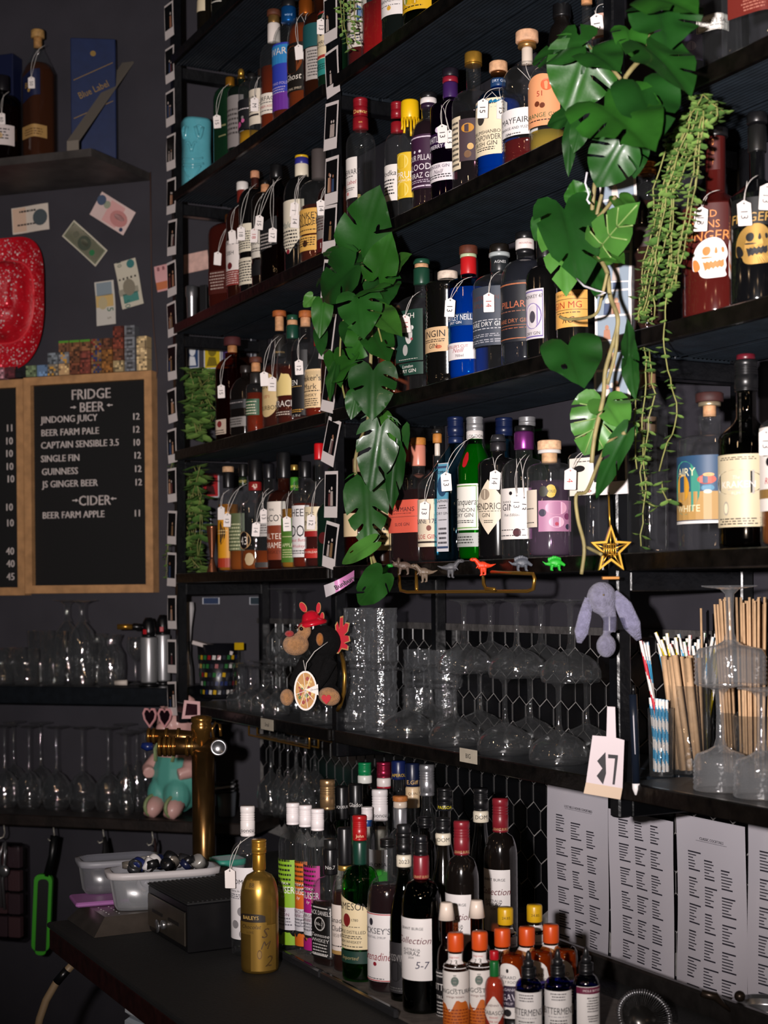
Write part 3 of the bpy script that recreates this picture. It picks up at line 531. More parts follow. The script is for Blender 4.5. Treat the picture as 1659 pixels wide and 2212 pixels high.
def drip(t, pos, Y, R_, z, px):
    for i, (a, ln) in enumerate(((-2.3, 30), (-1.9, 18), (-1.5, 38), (-1.1, 22), (-.7, 30), (-2.8, 20), (-.2, 26))):
        mb = MB(); r = 18.6 * px; mb.tube([(r * math.cos(a), r * math.sin(a), z(258)), (r * .96 * math.cos(a), r * .96 * math.sin(a), z(262 + ln * .6)), (r * (.95 + .012 * ln * .3) * math.cos(a), r * (.95 + .012 * ln * .3) * math.sin(a), z(262 + ln))], .0024, 8); mb.build('wax_drip', cm('efc011'), t)
bot(1, 886, 842, 219, 290, 335, 38, [(219, 262, 'efc011', 40, 'k')], 'clear', 'bottle sealed with dripping yellow wax and yellow lemon label', [(336, 434, 'e6bf2a', -44, 56, [('@', 34, 356, 'f0d870'), ('@', 28, 356, 'e8c030'), ('SPRUM', 15, 384, 'f6efe2', 0, 6), ('LIMONCINO', 6, 396, 'f6efe2', 0, 6), ('@', 34, 416, 'f0d870'), ('@', 28, 416, 'e8c030')])], ('c8b878', 320, .75), name='gin_bottle', grp=G5, extra=drip)
bot(1, 926, 875, 202, 258, 305, 36, [(202, 214, '131316', 36), (214, 226, 'ece4e2', 36), (226, 236, '2a1830', 36)], 'clear', 'squat bottle of dark gin with large purple label framed in white', [(300, 416, '3a1a38', -42, 58, [('[]', 1, 0, 'd8c8d8'), ('@', 6, 336, 'e8e0e8', 0, -8), ('@', 6, 336, 'e8e0e8', 0, 6), ('FOUR PILLARS', 13, 349, 'efe6ea', 0, 4), ('BLOODY', 14, 369, 'efe6ea', 0, 6), ('SHIRAZ GIN', 12, 387, 'efe6ea', 0, 4), ('~2', 8, 400, 'c8b8c8')])], ('1c0710', 262, .1), k='r', name='gin_bottle', grp=G5)
bot(1, 973, 924, 150, 224, 250, 36, [(150, 168, '1a1620', 36), (168, 180, '8a1a2c', 34), (180, 214, '3a1e58', 33)], 'purple', 'glittering purple gin bottle with lattice neck and white base band', [(298, 330, '2a0f38', -42, 54, [('WHITLEY NEILL', 14, 310, 'f0eaf0', 0, 6), ('RASPBERRY GIN', 9, 326, 'f0eaf0', 0, -4), ('@', 12, 291, 'd8c8e0')]), (362, 400, 'ece4e8', -42, 56, [('GINGER GIN', 7, 369, '3a2048'), ('Neill', 9, 380, '5a4a5a', .3), ('~2', 10, 390)])], ('2a0a34', 232, .3), k='f', name='gin_bottle', grp=G5, tags=[(956, 288, '13'), (972, 300, '13')])
bot(1, 1023, 974, 115, 198, 235, 37, [(115, 142, '*d9a440', 38), (138, 143, '*a87a30', 38)], 'clear', 'tall clear gin bottle with gold cap and narrow cream side label', [(262, 375, 'e9d8ba', -60, 20, [('~9', 100, 320)]), (270, 360, '4a3a40', -20, 24, [('@1.4', 20, 290, 'c88a30'), ('@', 14, 330, 'd8b070', 0, 6), ('@', 16, 346, '7a5a40')])], ('1a1114', 252, .55), name='gin_bottle', grp=G5)
bot(1, 1077, 1019, 135, 198, 236, 38, [(135, 156, '^d8a880', 40), (156, 162, '*6a4020', 34), (172, 190, '1d3f6a', 35, '', 'DRY GIN', 6, 'd0d8e8', .6)], 'blue', 'ribbed blue gin bottle with wooden stopper and cream gunpowder label', [(226, 346, 'ecdcbc', -42, 44, [('~1', 4, 238), ('@.8', 26, 268, '3a3430', 0, -10), ('DRUMSHANBO', 8, 297), ('GUNPOWDER', 12, 309, '16141a', 0, 0), ('IRISH GIN', 10, 322), ('~2', 9, 333), ('#.04', 26, 256, '7a90b0')])], ('1d62a4', 225, .3), k='r', rib=.006, name='gin_bottle', grp=G5, tags=[(1043, 234, '15'), (1084, 236, '13')])
bot(1, 1139, 1083, 69, 145, 190, 48, [(69, 92, '^d9a985', 50), (92, 104, '*b88a50', 40), (104, 140, 'd8c8b8', 24)], 'clear', 'ribbed clear bottle with wooden cap, white label and red liquid below', [(249, 306, 'efeae8', -40, 56, [('MAYFAIR', 13, 274), ('ORANGE AND YUZU', 6, 290), ('GIN', 7, 302, '16141a', 0, -14), ('~1', 5, 302, '5a5a5a', .4)])], ('6a1010', 312, .45), k='r', rib=.006, name='gin_bottle', grp=G5, tags=[(1155, 203, '13')])
bot(1, 1184, 1141, 110, 145, 190, 34, [(110, 135, '1a1a1c', 36)], 'clear', 'gin bottle with arched orange label under the big leaves', [(171, 283, 'e8a070/a', -32, 60, [('@', 26, 196, 'd8643a', 0, 16), ('51', 12, 214, 'a02020', 0, 0), ('@', 12, 236, '6a3018', 0, -6), ('@', 12, 240, '6a3018', 0, 6), ('ORANGE GIN', 10, 260, '1d5a34'), ('~1', 5, 271)])], ('b8a040', 290, .5), name='gin_bottle', grp=G5)
bot(1, 1214, 1182, -40, 50, 120, 40, [(-40, 40, '101012', 40)], '15110f', 'tall black-necked bottle behind the leaves on third middle shelf', name='gin_bottle', grp=G5, s=.2)
bot(1, 1268, 1243, -10, 70, 120, 24, [(-10, 10, '^c98f60', 24)], 'clear', 'clear bottle with cork behind monstera leaves', name='gin_bottle', grp=G5, s=.19)
bot(1, 1302, 1278, -60, 20, 60, 26, [(-60, -20, '151515')], 'clear', 'bottle with pinkish label and tag 13 behind monstera leaves', [(36, 90, 'c8a090', -20, 60)], name='gin_bottle', grp=G5, tags=[(1290, 53, '13')])
G6 = 'bottles on the fourth highest middle shelf'
bot(2, 851, 815, 660, 700, 725, 28, [(660, 690, '^8a5a30')], 'clear', 'bottle of amber spirit with cream label behind the hanging monstera', [(735, 775, 'dcc4a0/w', -46, 46)], ('a84a12', 762, .4), name='gin_bottle', grp=G6)
bot(2, 911, 861, 561, 640, 668, 35, [(561, 571, '1c4a36', 36), (571, 580, '^d0a078', 30), (580, 616, '1b4432', 36)], 'clear', 'clear gin bottle with green seal and dark green swan label', [(677, 787, '1f4236', -40, 40, [('SMITH', 12, 690, 'efe8e0', 0, -4), ('@.5', 40, 730, 'd8d4d0', 0, 4), ('@.6', 24, 762, 'b8b4b0', 0, -6), ('@', 10, 716, 'e8e4e0', 0, 12), ('@', 6, 740, 'b04050', 0, 12), ('~1', 3, 782, 'd8d0c8')]), (790, 816, '1f4236', -40, 40, [('London', 7, 797, 'efe8e0', .2), ('DRY GIN', 8, 807, 'efe8e0')])], k='r', p=4, name='gin_bottle', grp=G6, tags=[(876, 699, '14', 'a02018')])
bot(2, 967, 918, 587, 610, 624, 42, [(587, 604, '^e0cdbb', 44)], '0c0b0a', 'black ribbed square bottle with pale wooden stopper and cream label', [(713, 766, 'dcb88c', -44, 46, [('INGIN', 15, 727, '16141a', 0, 2), ('~2', 8, 742), ('GIN', 10, 753, '3a2818'), ('@2', 8, 756, 'c87050', 0, 14)])], k='f', rib=.008, name='gin_bottle', grp=G6)
bot(2, 1012, 963, 532, 604, 622, 38, [(532, 550, '^5a2a18', 40), (550, 557, 'b8c8a0', 36), (557, 594, 'c01c20', 35)], 'blue', 'bright blue gin bottle with red neck, wooden stopper and low white label', [(684, 710, '0f3a66', -44, 50, [('WHITLEY NEILL', 13, 692, 'f4f0f0', 0, 2), ('DRY GIN', 6, 703, 'f4f0f0', 0, 0)]), (746, 782, 'ece4e4', -44, 58, [("DISTILLER'S CUT", 6, 754, 'a03030'), ('Neill', 10, 762, 'b06a70', .3, 6), ('700ml', 6, 774, '3a3440', 0, 10)])], ('1a70b8', 626, .3), k='f', name='gin_bottle', grp=G6, tags=[(972, 664, '13')])
bot(2, 1079, 1021, 529, 594, 622, 42, [(529, 547, '17130f', 42), (547, 556, 'a8b0b0', 46), (556, 588, '23272a', 40, '', 'AGNES', 6, 'd8d8d8', .6)], 'clear', 'round-shouldered gin bottle with broad slate blue label', [(628, 754, '3c4350', -42, 60, [('AUSTRALIAN', 9, 652, '6a3a34'), ('ATLANTIC', 9, 668, '6a3a34'), ('~1', 4, 700, 'c8c8cc'), ('RARE DRY GIN', 10, 708, 'e8e6e4', 0, 4), ('~1', 4, 718, 'c8c8cc'), ('~2', 8, 732, 'a8a8b0'), ('~2', 9, 744, 'a8a8b0')])], ('c8ccd0', 690, .85), name='gin_bottle', grp=G6, tags=[(1056, 653, '14', 'a02018')])
bot(2, 1134, 1078, 503, 562, 612, 40, [(503, 518, '141416', 40), (518, 540, 'e4dcd8', 41, '', 'MOUNTAIN', 4, 'a04040', .5), (540, 550, '17171a', 38)], 'clear', 'large round-shouldered gin bottle with dark label lettered in copper', [(615, 745, '1d1f26', -40, 60, [('#1', 3, 622, 'b06a48'), ('PILLARS', 15, 665, 'c06a4a', 0, 6), ('~1', 5, 680, '8a5a48'), ('RARE DRY GIN', 9, 700, 'b06a4a'), ('#1', 1, 710, 'b06a48'), ('~1', 4, 716, 'a05a40'), ('#1', 2, 738, 'b06a48')])], ('20222a', 560, .4), name='gin_bottle', grp=G6)
bot(2, 1178, 1127, 490, 576, 606, 44, [(490, 560, '0f0f11', 40)], '0b0a0a', 'black bottle with scalloped white and lilac stamp label', [(630, 737, 'd8d0d4', -48, 36, [('[]', 1, 0, '6a5aa0'), ('MONKEY 47', 8, 646), ('@.8', 56, 688, '8a7ab0'), ('@.8', 50, 688, 'e4dce0'), ('@.6', 26, 690, '4a4650'), ('DRY GIN', 7, 725)])], name='gin_bottle', grp=G6)
bot(2, 1244, 1201, 540, 590, 615, 36, [(540, 575, '121212')], '0e0d0c', 'dark bottle with orange yellow label under the lower monstera leaves', [(634, 713, 'e8ac58', -34, 60, [('RECETA ORIGINAL', 5, 644), ('GIN MG', 15, 665, 'a8321c', 0, -4), ('#1', 1, 676), ('~1', 4, 682), ('RG', 14, 697, '2a2018', .4), ('#1', 1, 653)])], name='gin_bottle', grp=G6)
G7 = 'bottles on the fifth highest middle shelf'
bot(3, 775, 742, 990, 1040, 1070, 26, [(990, 1020, '^8a6a50')], 'amber', 'amber bottle nearest the middle post, behind hanging leaves', [(1110, 1160, 'd8c098', -46, 40)], ('6a2408', 1090, .3), name='gin_bottle', grp=G7)
bot(3, 826, 790, 1010, 1060, 1090, 26, [(1010, 1040, '151515')], '20100a', 'dark bottle with cream label edge behind the curled leaf', [(1105, 1190, 'e6cc98', -20, 50, [('~6', 60, 1150)])], name='gin_bottle', grp=G7)
bot(3, 884, 856, 955, 1010, 1040, 17, [(955, 998, 'c01820', 17)], '2a120e', 'bottle with slim red cap behind the salmon labelled one', name='gin_bottle', grp=G7, s=.16)
bot(3, 904, 851, 946, 1024, 1050, 32, [(946, 962, '^c07a30', 33), (962, 1007, 'd88a74', 32)], 'clear', 'sloe gin bottle with pink foil neck and salmon label', [(1082, 1152, 'e0604c', -44, 46, [('HAYMANS', 10, 1102, '4a2a30'), ('~1', 3, 1111, '6a3030'), ('SLOE GIN', 7, 1134, '4a2a30'), ('#1', 1, 1118, '7a3a34')])], ('240808', 1060, .15), k='r', p=5, name='gin_bottle', grp=G7, tags=[])
bot(3, 945, 893, 927, 1010, 1050, 22, [(927, 937, '1d1a18', 24), (937, 957, '^b8762e', 20), (958, 985, 'd8cabb', 12)], 'clear', 'sloe gin bottle with cork, cream label and red lettering', [(1080, 1182, 'e9d9bf', -42, 50, [('@1.2', 26, 1098, 'c89a80'), ('SLANE 1751', 10, 1127, '2a2444'), ('@', 12, 1142, '8a5a50', 0, 10), ('SLOE GIN', 10, 1160, 'b02030'), ('#.8', 4, 1172, '2a2020')])], ('2a0a0a', 1075, .2), k='s', name='gin_bottle', grp=G7, tags=[(917, 1102, '13')])
bot(3, 984, 929, 901, 962, 1010, 35, [(901, 943, '101c40', 36, 's'), (944, 958, '16244a', 33)], 'lblue', 'square pale blue gin bottle with navy cap and tall silver label', [(1002, 1192, 'cfcdd2', -50, 24, [('[]', 1, 0, '3a4a6a'), ('BOMBAY', 7, 1022, '20304a'), ('@.6', 44, 1052, '2a4a6a'), ('SAPPHIRE', 6, 1084), ('~2', 10, 1096), ('DRY GIN', 6, 1110), ('~1', 4, 1124), ('~4', 40, 1158)])], ('7ab0cc', 962, .8), k='c', p=5, name='gin_bottle', grp=G7, tags=[])
bot(3, 1026, 970, 901, 955, 1010, 37, [(901, 931, '*c9c9cc', 37, 's'), (931, 949, 'ded8d4', 37, '', 'LONDON', 7, '2a2a2c', .3)], 'green', 'green gin bottle with silver cap, red seal and white label', [(1047, 1146, 'e7e4da', -46, 50, [('[]', 1, 0, '6a9a4a'), ('Tanqueray', 15, 1085, '16141a', .15, 6), ('LONDON', 9, 1103), ('DRY GIN', 9, 1114), ('~2', 8, 1128)]), (1152, 1182, 'a4a6a2', -46, 50, [('~3', 18, 1167, '3a3a38')]), (978, 1012, 'b0101c/o', -40, 12)], ('1d7a2c', 960, .35), k='c', name='gin_bottle', grp=G7, tags=[(964, 1040, '13')])
bot(3, 1076, 1015, 939, 988, 1008, 34, [(939, 954, '2a2a2e', 36, 't'), (956, 975, '242226', 35)], '0d0c0d', 'squat black apothecary gin bottle with diamond cream label', [(1038, 1156, 'e2d3bc/d', -34, 60, [('@', 24, 1070, '9a8a78', 0, -8), ("HENDRICK'S", 15, 1095, '1d1714', 0, 4), ('~1', 3, 1106), ('GIN', 9, 1114, '1d1714', 0, -6), ('~2', 8, 1128, '1d1714', .3)])], k='r', name='gin_bottle', grp=G7, tags=[(1069, 1036, '14')])
bot(3, 1132, 1076, 920, 990, 1030, 42, [(920, 933, '121214', 40), (933, 972, '*8a3a8a', 43)], 'clear', 'pale pink gin bottle with black top, violet foil and ornate white label', [(1057, 1166, 'ece4de', -40, 52, [('@', 8, 1068), ('@1.5', 10, 1080, '5a5a60', 0, 10), ('BLANCHELIERE', 5, 1086), ('GIN', 15, 1097, '16141a', 0, -8), ('Pink Edition', 6, 1114, '3a3a40', .3), ('~1', 4, 1146), ('@', 18, 1152, '4a1a24', 0, 14), ('~1', 4, 1158)])], ('d8b8b4', 1020, .8), name='gin_bottle', grp=G7, tags=[(1116, 1087, '13'), (1131, 1091, '13')])
bot(3, 1187, 1127, 952, 998, 1018, 50, [(952, 972, '^dfb48e', 52), (972, 980, 'd9d4cf', 50), (978, 1000, '^c9a078', 34)], 'clear', 'broad clear gin bottle with wooden stopper and pink peony print inside', [(1060, 1140, 'e4d6c4', -70, 30, [('~1', 5, 1100), ('~1', 4, 1130)]), (1084, 1150, 'b07a9a', 10, 46, [('@1.6', 30, 1100, 'dfa8c0'), ('@1.4', 24, 1130, 'e8b8cc'), ('@', 14, 1118, '7a3a60', 0, 24), ('@', 16, 1110, '3a3448', 0, -30), ('@', 12, 1140, '3a3448', 0, 26), ('@', 8, 1134, 'b04058')]), (1050, 1078, 'c8a838/o', -4, 14, [('GOLD', 6, 1064)]), (1053, 1076, '2a2a20/o', -22, 12)], ('6a5a6a', 1040, .7), k='r', name='gin_bottle', grp=G7, tags=[])
bot(3, 1277, 1236, 935, 975, 992, 40, [(935, 965, '8a6a50')], 'clear', 'textured clear gin bottle with cream label behind the hanging vine', [(992, 1072, 'e8dfd2', -20, 60, [('@2', 14, 1015, '1c1a1a', 0, -18), ('~1', 4, 1000), ('6', 12, 1061, 'a02020', 0, 4), ('~1', 5, 1064, '6a605a')])], k='f', p=5, name='gin_bottle', grp=G7, tags=[(1232, 1034, '4', 'b02018')])
bot(3, 1089, 1055, 903, 950, 1000, 36, [(903, 942, '101c40', 38, 's')], 'lblue', 'navy-capped blue bottle in the back row behind the black apothecary bottle', k='c', p=5, name='gin_bottle', grp=G7, s=.17)
bot(3, 1139, 1108, 901, 955, 1000, 36, [(901, 921, '*c9c9cc', 37, 's')], 'green', 'silver-capped green bottle in the back row behind violet foil', k='c', name='gin_bottle', grp=G7, s=.17)
# ------------------------------------------------------------------ near bay
G8 = 'bottles in the near bay of the rack'
bot(1, 1492, 1462, 20, 60, 70, 30, [(20, 50, '222222')], '141014', 'bottle with purple label peeping out behind the clear one', [(84, 140, '6a5a8a', -10, 50, [('@', 20, 110, 'b8a8c8')])], name='spirit_bottle', grp=G8, s=.18)
bot(1, 1538, 1488, -160, -90, -40, 44, [(-160, -100, '222222')], 'clear', 'square clear bottle with small white label, top right shelf', [(52, 86, 'e6e2da', -14, 40, [('[]', 1, 0, '3a3a3a'), ('LIMON | SAL', 8, 66), ('~1', 3, 76)]), (-20, 14, 'd8d4cc', -14, 20, [('PLAN', 12, 0)])], ('c8a040', 96, .75), k='f', p=6, name='spirit_bottle', grp=G8)
bot(1, 1638, 1572, -200, -120, -60, 44, [(-200, -130, '222222')], 'clear', 'clear bottle with brick red label, rightmost on the top right shelf', [(-10, 52, '6a2018', -24, 50, [('~6', 40, 26, 'b07060', .5), ('@', 22, 8, '9a4a3a', 0, 20)])], ('b8b8a8', 40, .8), k='f', p=5, name='spirit_bottle', grp=G8)
bot(2, 1397, 1362, 351, 392, 450, 42, [(351, 378, '*d08030', 42, 's')], 'clear', 'dark spirit bottle with copper screw cap behind trailing string plant', [(490, 540, '2a1814', -20, 40)], ('2a0f06', 440, .15), k='r', name='spirit_bottle', grp=G8)
def skull(fill, sh):
    def f(t, pos, Y, Rr, z, px):
        S = Surf([(Rr, 0, 2), (Rr, z(sh), 2)], 0); mb = MB(); phi = math.radians(-90 - 24); cz = z(572) if sh >= 450 else z(540)
        def shp(P, m, o, it=2):
            for _ in range(it): P = [((1 - w) * a[0] + w * b_[0], (1 - w) * a[1] + w * b_[1]) for a, b_ in zip(P, P[1:] + P[:1]) for w in (.25, .75)]
            c = (sum(p[0] for p in P) / len(P), sum(p[1] for p in P) / len(P)); V = []; Fs = []; n = len(P)
            for q in (1, .5): V += [S.pt(phi + (c[0] + (p[0] - c[0]) * q) * px / Rr, cz + (c[1] + (p[1] - c[1]) * q) * px, o) for p in P]
            V.append(S.pt(phi + c[0] * px / Rr, cz + c[1] * px, o))
            for i in range(n): Fs += [(i, (i + 1) % n, n + (i + 1) % n, n + i), (n + i, n + (i + 1) % n, 2 * n)]
            mb.add(V, Fs, m)
        q = lambda L: [((a - 1228) / 3.078, (1775 - b) / 3.078) for a, b in L]
        shp(q([(1110, 1835), (1114, 1750), (1145, 1690), (1200, 1652), (1262, 1640), (1310, 1662), (1335, 1710), (1345, 1762), (1326, 1792), (1336, 1832), (1322, 1862), (1340, 1900), (1270, 1908), (1200, 1910), (1166, 1890), (1158, 1852), (1122, 1856)]), 0, .0024)
        shp(q([(1182, 1722), (1204, 1700), (1234, 1706), (1238, 1738), (1220, 1762), (1192, 1758)]), 1, .0029); shp(q([(1256, 1752), (1270, 1696), (1284, 1750)]), 1, .0029); shp(q([(1300, 1712), (1318, 1708), (1322, 1742), (1306, 1748)]), 1, .0029)
        zz = [(1186 + 13 * i, 1806 - i * 1.2 + (9 if i % 2 else -5)) for i in range(11)] + [(1318 - 13 * i, 1832 + i * 2.2 + (8 if i % 2 else -5)) for i in range(10)]
        shp(q(zz), 1, .0029, 0); shp(q([(1113, 1780), (1140, 1778), (1160, 1800), (1172, 1838), (1158, 1856), (1122, 1858)]), 1, .0029); shp(q([(1176, 1766), (1250, 1772), (1250, 1778), (1180, 1780)]), 1, .0029)
        mb.build('label', [mat(fill[0], .45, .5 if fill[0] == 'b8904a' else 0), mat(fill[1], .5)], t)['label'] = 'skull print with open jaw'
    return f
bot(2, 1546, 1473, 279, 420, 455, 50, [(279, 299, '121214', 54)], '4a1512', 'maroon spiced rum bottle with white and orange skull print, near bay', [(302, 372, '4a1512', -26, 40, [('D', 14, 312, 'e08a40'), ('M', 14, 332, 'e08a40'), ('F', 14, 354, 'e08a40')]), (456, 545, '4a1512', -24, 58, [('DEAD', 16, 478, 'd88a4a', 0, -12), ('MANS', 17, 500, 'd88a4a', 0, -8), ('FINGERS', 22, 524, 'd88a4a', .1)])], k='c', name='spirit_bottle', grp=G8, extra=skull(('efe4e2', 'd88040'), 455), tags=[(1514, 473, '13')])
bot(2, 1636, 1574, 245, 390, 430, 38, [(245, 268, '111113', 44), (272, 330, '151515', 40)], '0b0b0d', 'black bottle with gold skull print beside the maroon one', [(440, 500, '0b0b0d', -24, 50, [('FINGERS', 20, 482, 'b8904a', .1)])], k='c', name='spirit_bottle', grp=G8, extra=skull(('b8904a', '0b0b0d'), 430), tags=[(1608, 460, '13')])
bot(2, 1722, 1651, 240, 380, 420, 40, [(240, 270, '111113')], '16224a', 'blue bottle cut off by the right edge, near bay', [(500, 570, 'd8d0d0/o', -50, 30, [('@', 50, 540, 'b02030')])], k='c', name='spirit_bottle', grp=G8, tags=[(1656, 425, '13')])
bot(3, 1397, 1361, 800, 860, 890, 40, [(800, 840, '8a6a50')], 'clear', 'plain embossed clear bottle behind the dangling pearls strands', [(905, 940, '4a3a2a', -10, 30)], p=5, name='spirit_bottle', grp=G8)
bot(3, 1533, 1463, 849, 940, 955, 56, [(849, 869, '^3a1a18', 60), (869, 878, '*c8b898', 48), (872, 900, '^c09068', 28)], 'clear', 'clear rum bottle with dark stopper and colourful sunray label', [(988, 1126, '2a4a6a', -38, 58, [('#.96', 60, 1095, 'b08a50'), ('@.7', 116, 1056, '3a8a78', 0, -30), ('@.7', 60, 1056, 'c8902a', 0, -36), ('AIRY', 18, 1022, 'e0d8b0', 0, -26), ('WHITE', 15, 1100, 'e0d8b0', 0, -22), ('@2', 20, 1040, 'c0503a', 0, 24), ('@2', 14, 1058, '3a7a98', 0, 26), ('@3', 8, 1030, 'd8a060', 0, 28), ('@2', 9, 1066, 'c8c0b0', 0, 26)]), (1127, 1133, 'dcd8d4', -38, 60)], ('c8ccd0', 975, .85), k='r', name='spirit_bottle', grp=G8)
bot(3, 1612, 1541, 766, 900, 950, 50, [(766, 778, '5a1420', 40), (778, 846, '131315', 50, 's')], 'smoke', 'black spiced rum bottle with cream label and black kraken nameplate', [(985, 1140, 'cdbf9f', -36, 60, [('~2', 8, 994), ('@2.2', 60, 1045, 'b8b4ac', 0, 2), ('@2.2', 54, 1045, '17181c', 0, 2), ('The', 8, 1034, 'd8d4cc', .3), ('KRAKEN', 15, 1049, 'e8e4dc', 0, 3), ('~1', 4, 1060, 'a8a4a0', .4), ('RUM', 7, 1068, 'd8d4cc'), ('~3', 16, 1128), ('@.5', 30, 1100, 'a8a090', 0, -24), ('@.5', 22, 1100, 'e6d8b8', 0, -24)])], ('0c0908', 960, .08), k='s', name='spirit_bottle', grp=G8)
bot(3, 1716, 1637, 800, 900, 925, 50, [(800, 830, '151515')], 'clear', 'amber bottle with white and red label at the right edge', [(925, 1105, 'e8e0d8', -60, 34, [('Red', 14, 1040, 'b02030', .2), ('#1', 20, 1068, '8a6a3a'), ('@', 20, 1000)])], ('8a4a10', 925, .4), name='spirit_bottle', grp=G8, tags=[(1655, 955, '13')])
# ------------------------------------------------------------------ bottles on the counter
# low steel speed tray they stand in
tr = thing('bottle_tray', 'low clear-edged black tray the front row of counter bottles stands in', 'tray', rk(0, 0, CZ), RZ)
TD = [ed(onz(603, 2060))[1], ed(onz(880, 2197))[1]]
te = [ed(onz(603, 2060))[0], ed(onz(892, 2197))[0]]
mb = MB(); mb.box(te[0], te[1] + .3, TD[0] - .004, TD[0] + .36, 0, .004); mb.build('liner', mat('5a524c', .7, noise=.3, bump=.3), tr)
mb = MB()
for a, b in ((te[0], te[0] + (te[1] - te[0]) * .42), (te[0] + (te[1] - te[0]) * .425, te[1])): mb.box(a, b, TD[0] - .014, TD[0] - .004, 0, .016, bev=.003)
mb.build('rim', mat('2a2a2c', .12, coat=.8), tr)
TZ = CZ + .0045
L = lambda yb: ('b', yb)
bot(L(2066), 536, 499, 1741, 1816, 1850, 31, [(1741, 1805, 'e9e1de', 32, 's', 'ooncu', 9, '1c1a1c', .22)], 'clear', 'clear bottle with white screw cap and white label, left end of counter bottles', [(1868, 2022, 'e2dddd', -30, 74, [('CHROMA', 10, 1898, '16141a', 0, -8), ('Creme de Cacao', 5, 1918, '4a4a50'), ('~3', 12, 1930, '5a5a60'), ('@', 20, 1962, '8a8688', 0, 8), ('@', 18, 1990, '8a8688', 0, -8), ('@', 20, 2010, '8a8688', 0, 12)])], name='liqueur_bottle', tags=[(497, 1897, '')])
def gold(t, pos, Y, Rr, z, px):
    pass
bot(L(2104), 560, 519, 1813, 1882, 1938, 30, [(1813, 1842, '*c8963a', 32, 's'), (1843, 1878, '*b8862f', 29)], '*b08a40', 'matte gold bottle of chocolate liqueur standing alone at the front', [(1966, 1984, '241a10/a', -24, 46, [('BAILEYS', 8, 1974, 'd8b060')]), (1984, 2010, '*b08a40', -24, 50, [('Chocolat', 9, 1993, '2a1c0c', .25), ('LUXE', 5, 2005, '3a2810')]), (1990, 2088, '*b08a40', 18, 40, [('S', 22, 2006, '4a3414', .3), ('M', 18, 2032, '4a3414', .4), ('@.5', 20, 2052, '6a4a1c', 0, -10), ('@.5', 15, 2052, '9a7838', 0, -10), ('2', 24, 2066, '4a3414', .3, 8)]), (1896, 1914, '*b08a40', -20, 26, [('BB', 9, 1905, '3a2810')])], k='r', name='liqueur_bottle', tags=[])
def cru(x0, cx, yt, yb, col, fr, desc, lo):
    bot(L(yb), cx, x0, yt, yt + 62, yt + 92, 27, [(yt, yt + 46, 'efe6e6', 29, 's')], 'clear', desc, [(yt + 118, yt + 236, col, -42, 52, [('~7', 70, yt + 150, '20240f'), ('VODKA', 6, yt + 168, 'f0eaea'), ('CRUISER', 15, yt + 182, 'f4f0f0'), ('by', 7, yt + 196, 'f0eaea', .3)]), (yt + 220, yt + 268, 'd4d0d4', -42, 54, [(fr[0], 7, yt + 226, '6a2a4a'), (fr[1], 7, yt + 235, '6a2a4a'), ('@', 18, yt + 250, '9a98a0'), ('@', 15, yt + 250, 'd4d0d4'), ('~3', 20, yt + 250, '6a6870')]), (yt + 269, yt + 300, col + '/w', -42, 50)], ('c8d0cc', yt + 110, .93), k='r', name='liqueur_bottle')
cru(602, 634, 1734, 2055, '8ab82a', ('RED', 'MELON'), 'vodka bottle with white cap and lime green snakeskin label', 0)
cru(627, 661, 1739, 2067, 'd8691c', ('PEACHY', 'SUNFRUIT'), 'vodka bottle with white cap and orange patterned label', 0)
cru(646, 687, 1747, 2080, 'b01c7c', ('VIRGIN', 'CRANBERRY'), 'vodka bottle with white cap and magenta patterned label', 0)
bot(L(2096), 714, 669, 1812, 1892, 1930, 28, [(1812, 1832, '1a1a1a', 28), (1832, 1888, '101012', 31, '', 'No.7', 8, 'd8d4d0', .3)], 'clear', 'square whiskey bottle with black neck and black and white label', [(1950, 2062, '0f0f10', -44, 50, [('[]', 1, 0, 'c8c4c0'), ('JACK DANIELS', 10, 1966, 'e0dcd8'), ('@', 30, 1990, 'c8c4c0'), ('@', 25, 1990, '0f0f10'), ('No.7', 7, 1990, 'd8d4d0'), ('Tennessee', 8, 2014, 'd8d4d0', .2), ('WHISKEY', 8, 2025, 'd8d4d0'), ('~4', 26, 2044, 'c8c4c0')])], ('1c0a04', 1945, .15), k='f', p=6, name='whisky_bottle')
bot(L(2109), 745, 704, 1787, 1890, 1948, 28, [(1787, 1868, '131315', 30), (1868, 1879, '*c9a050', 30)], 'clear', 'whisky bottle with long black cap, gold ring and pale map label', [(1950, 2048, 'e4d6cc', -44, 58, [('Canadian', 12, 1982, '1c181c', .2, 4), ('Club', 12, 2000, '1c181c', .2), ('1858', 8, 2015, '8a8078'), ('@', 10, 2014, 'a09890', 0, 16), ('~1', 5, 2038), ]), (2048, 2056, 'b08a50', -44, 58)], ('2a0c04', 1925, .15), k='r', name='whisky_bottle')
bot(L(2125), 778, 736, 1761, 1868, 1910, 31, [(1761, 1814, 'a01418', 32, 's', 'John', 7, 'e8c8a0', .2), (1816, 1866, '12382c', 31)], 'green', 'green whiskey bottle with red screw cap and large cream label', [(1924, 2042, 'e6d2a8/z', -36, 60, [('JAMESON', 16, 1950, '1c1a18', 0, 2), ('@.7', 28, 1980, '7a1c1c', 0, -6), ('1780', 6, 1979, '2a2420', 0, 14), ('~1', 3, 1994), ('TRIPLE DISTILLED', 7, 2005), ('~2', 8, 2016), ('IRISH WHISKEY', 6, 2026), ('~1', 4, 2036)]), (2046, 2072, '16382e', -36, 60, [('Imported', 8, 2060, 'a8986a', .3)])], ('0a1a08', 1985, .2), k='r', name='whisky_bottle')
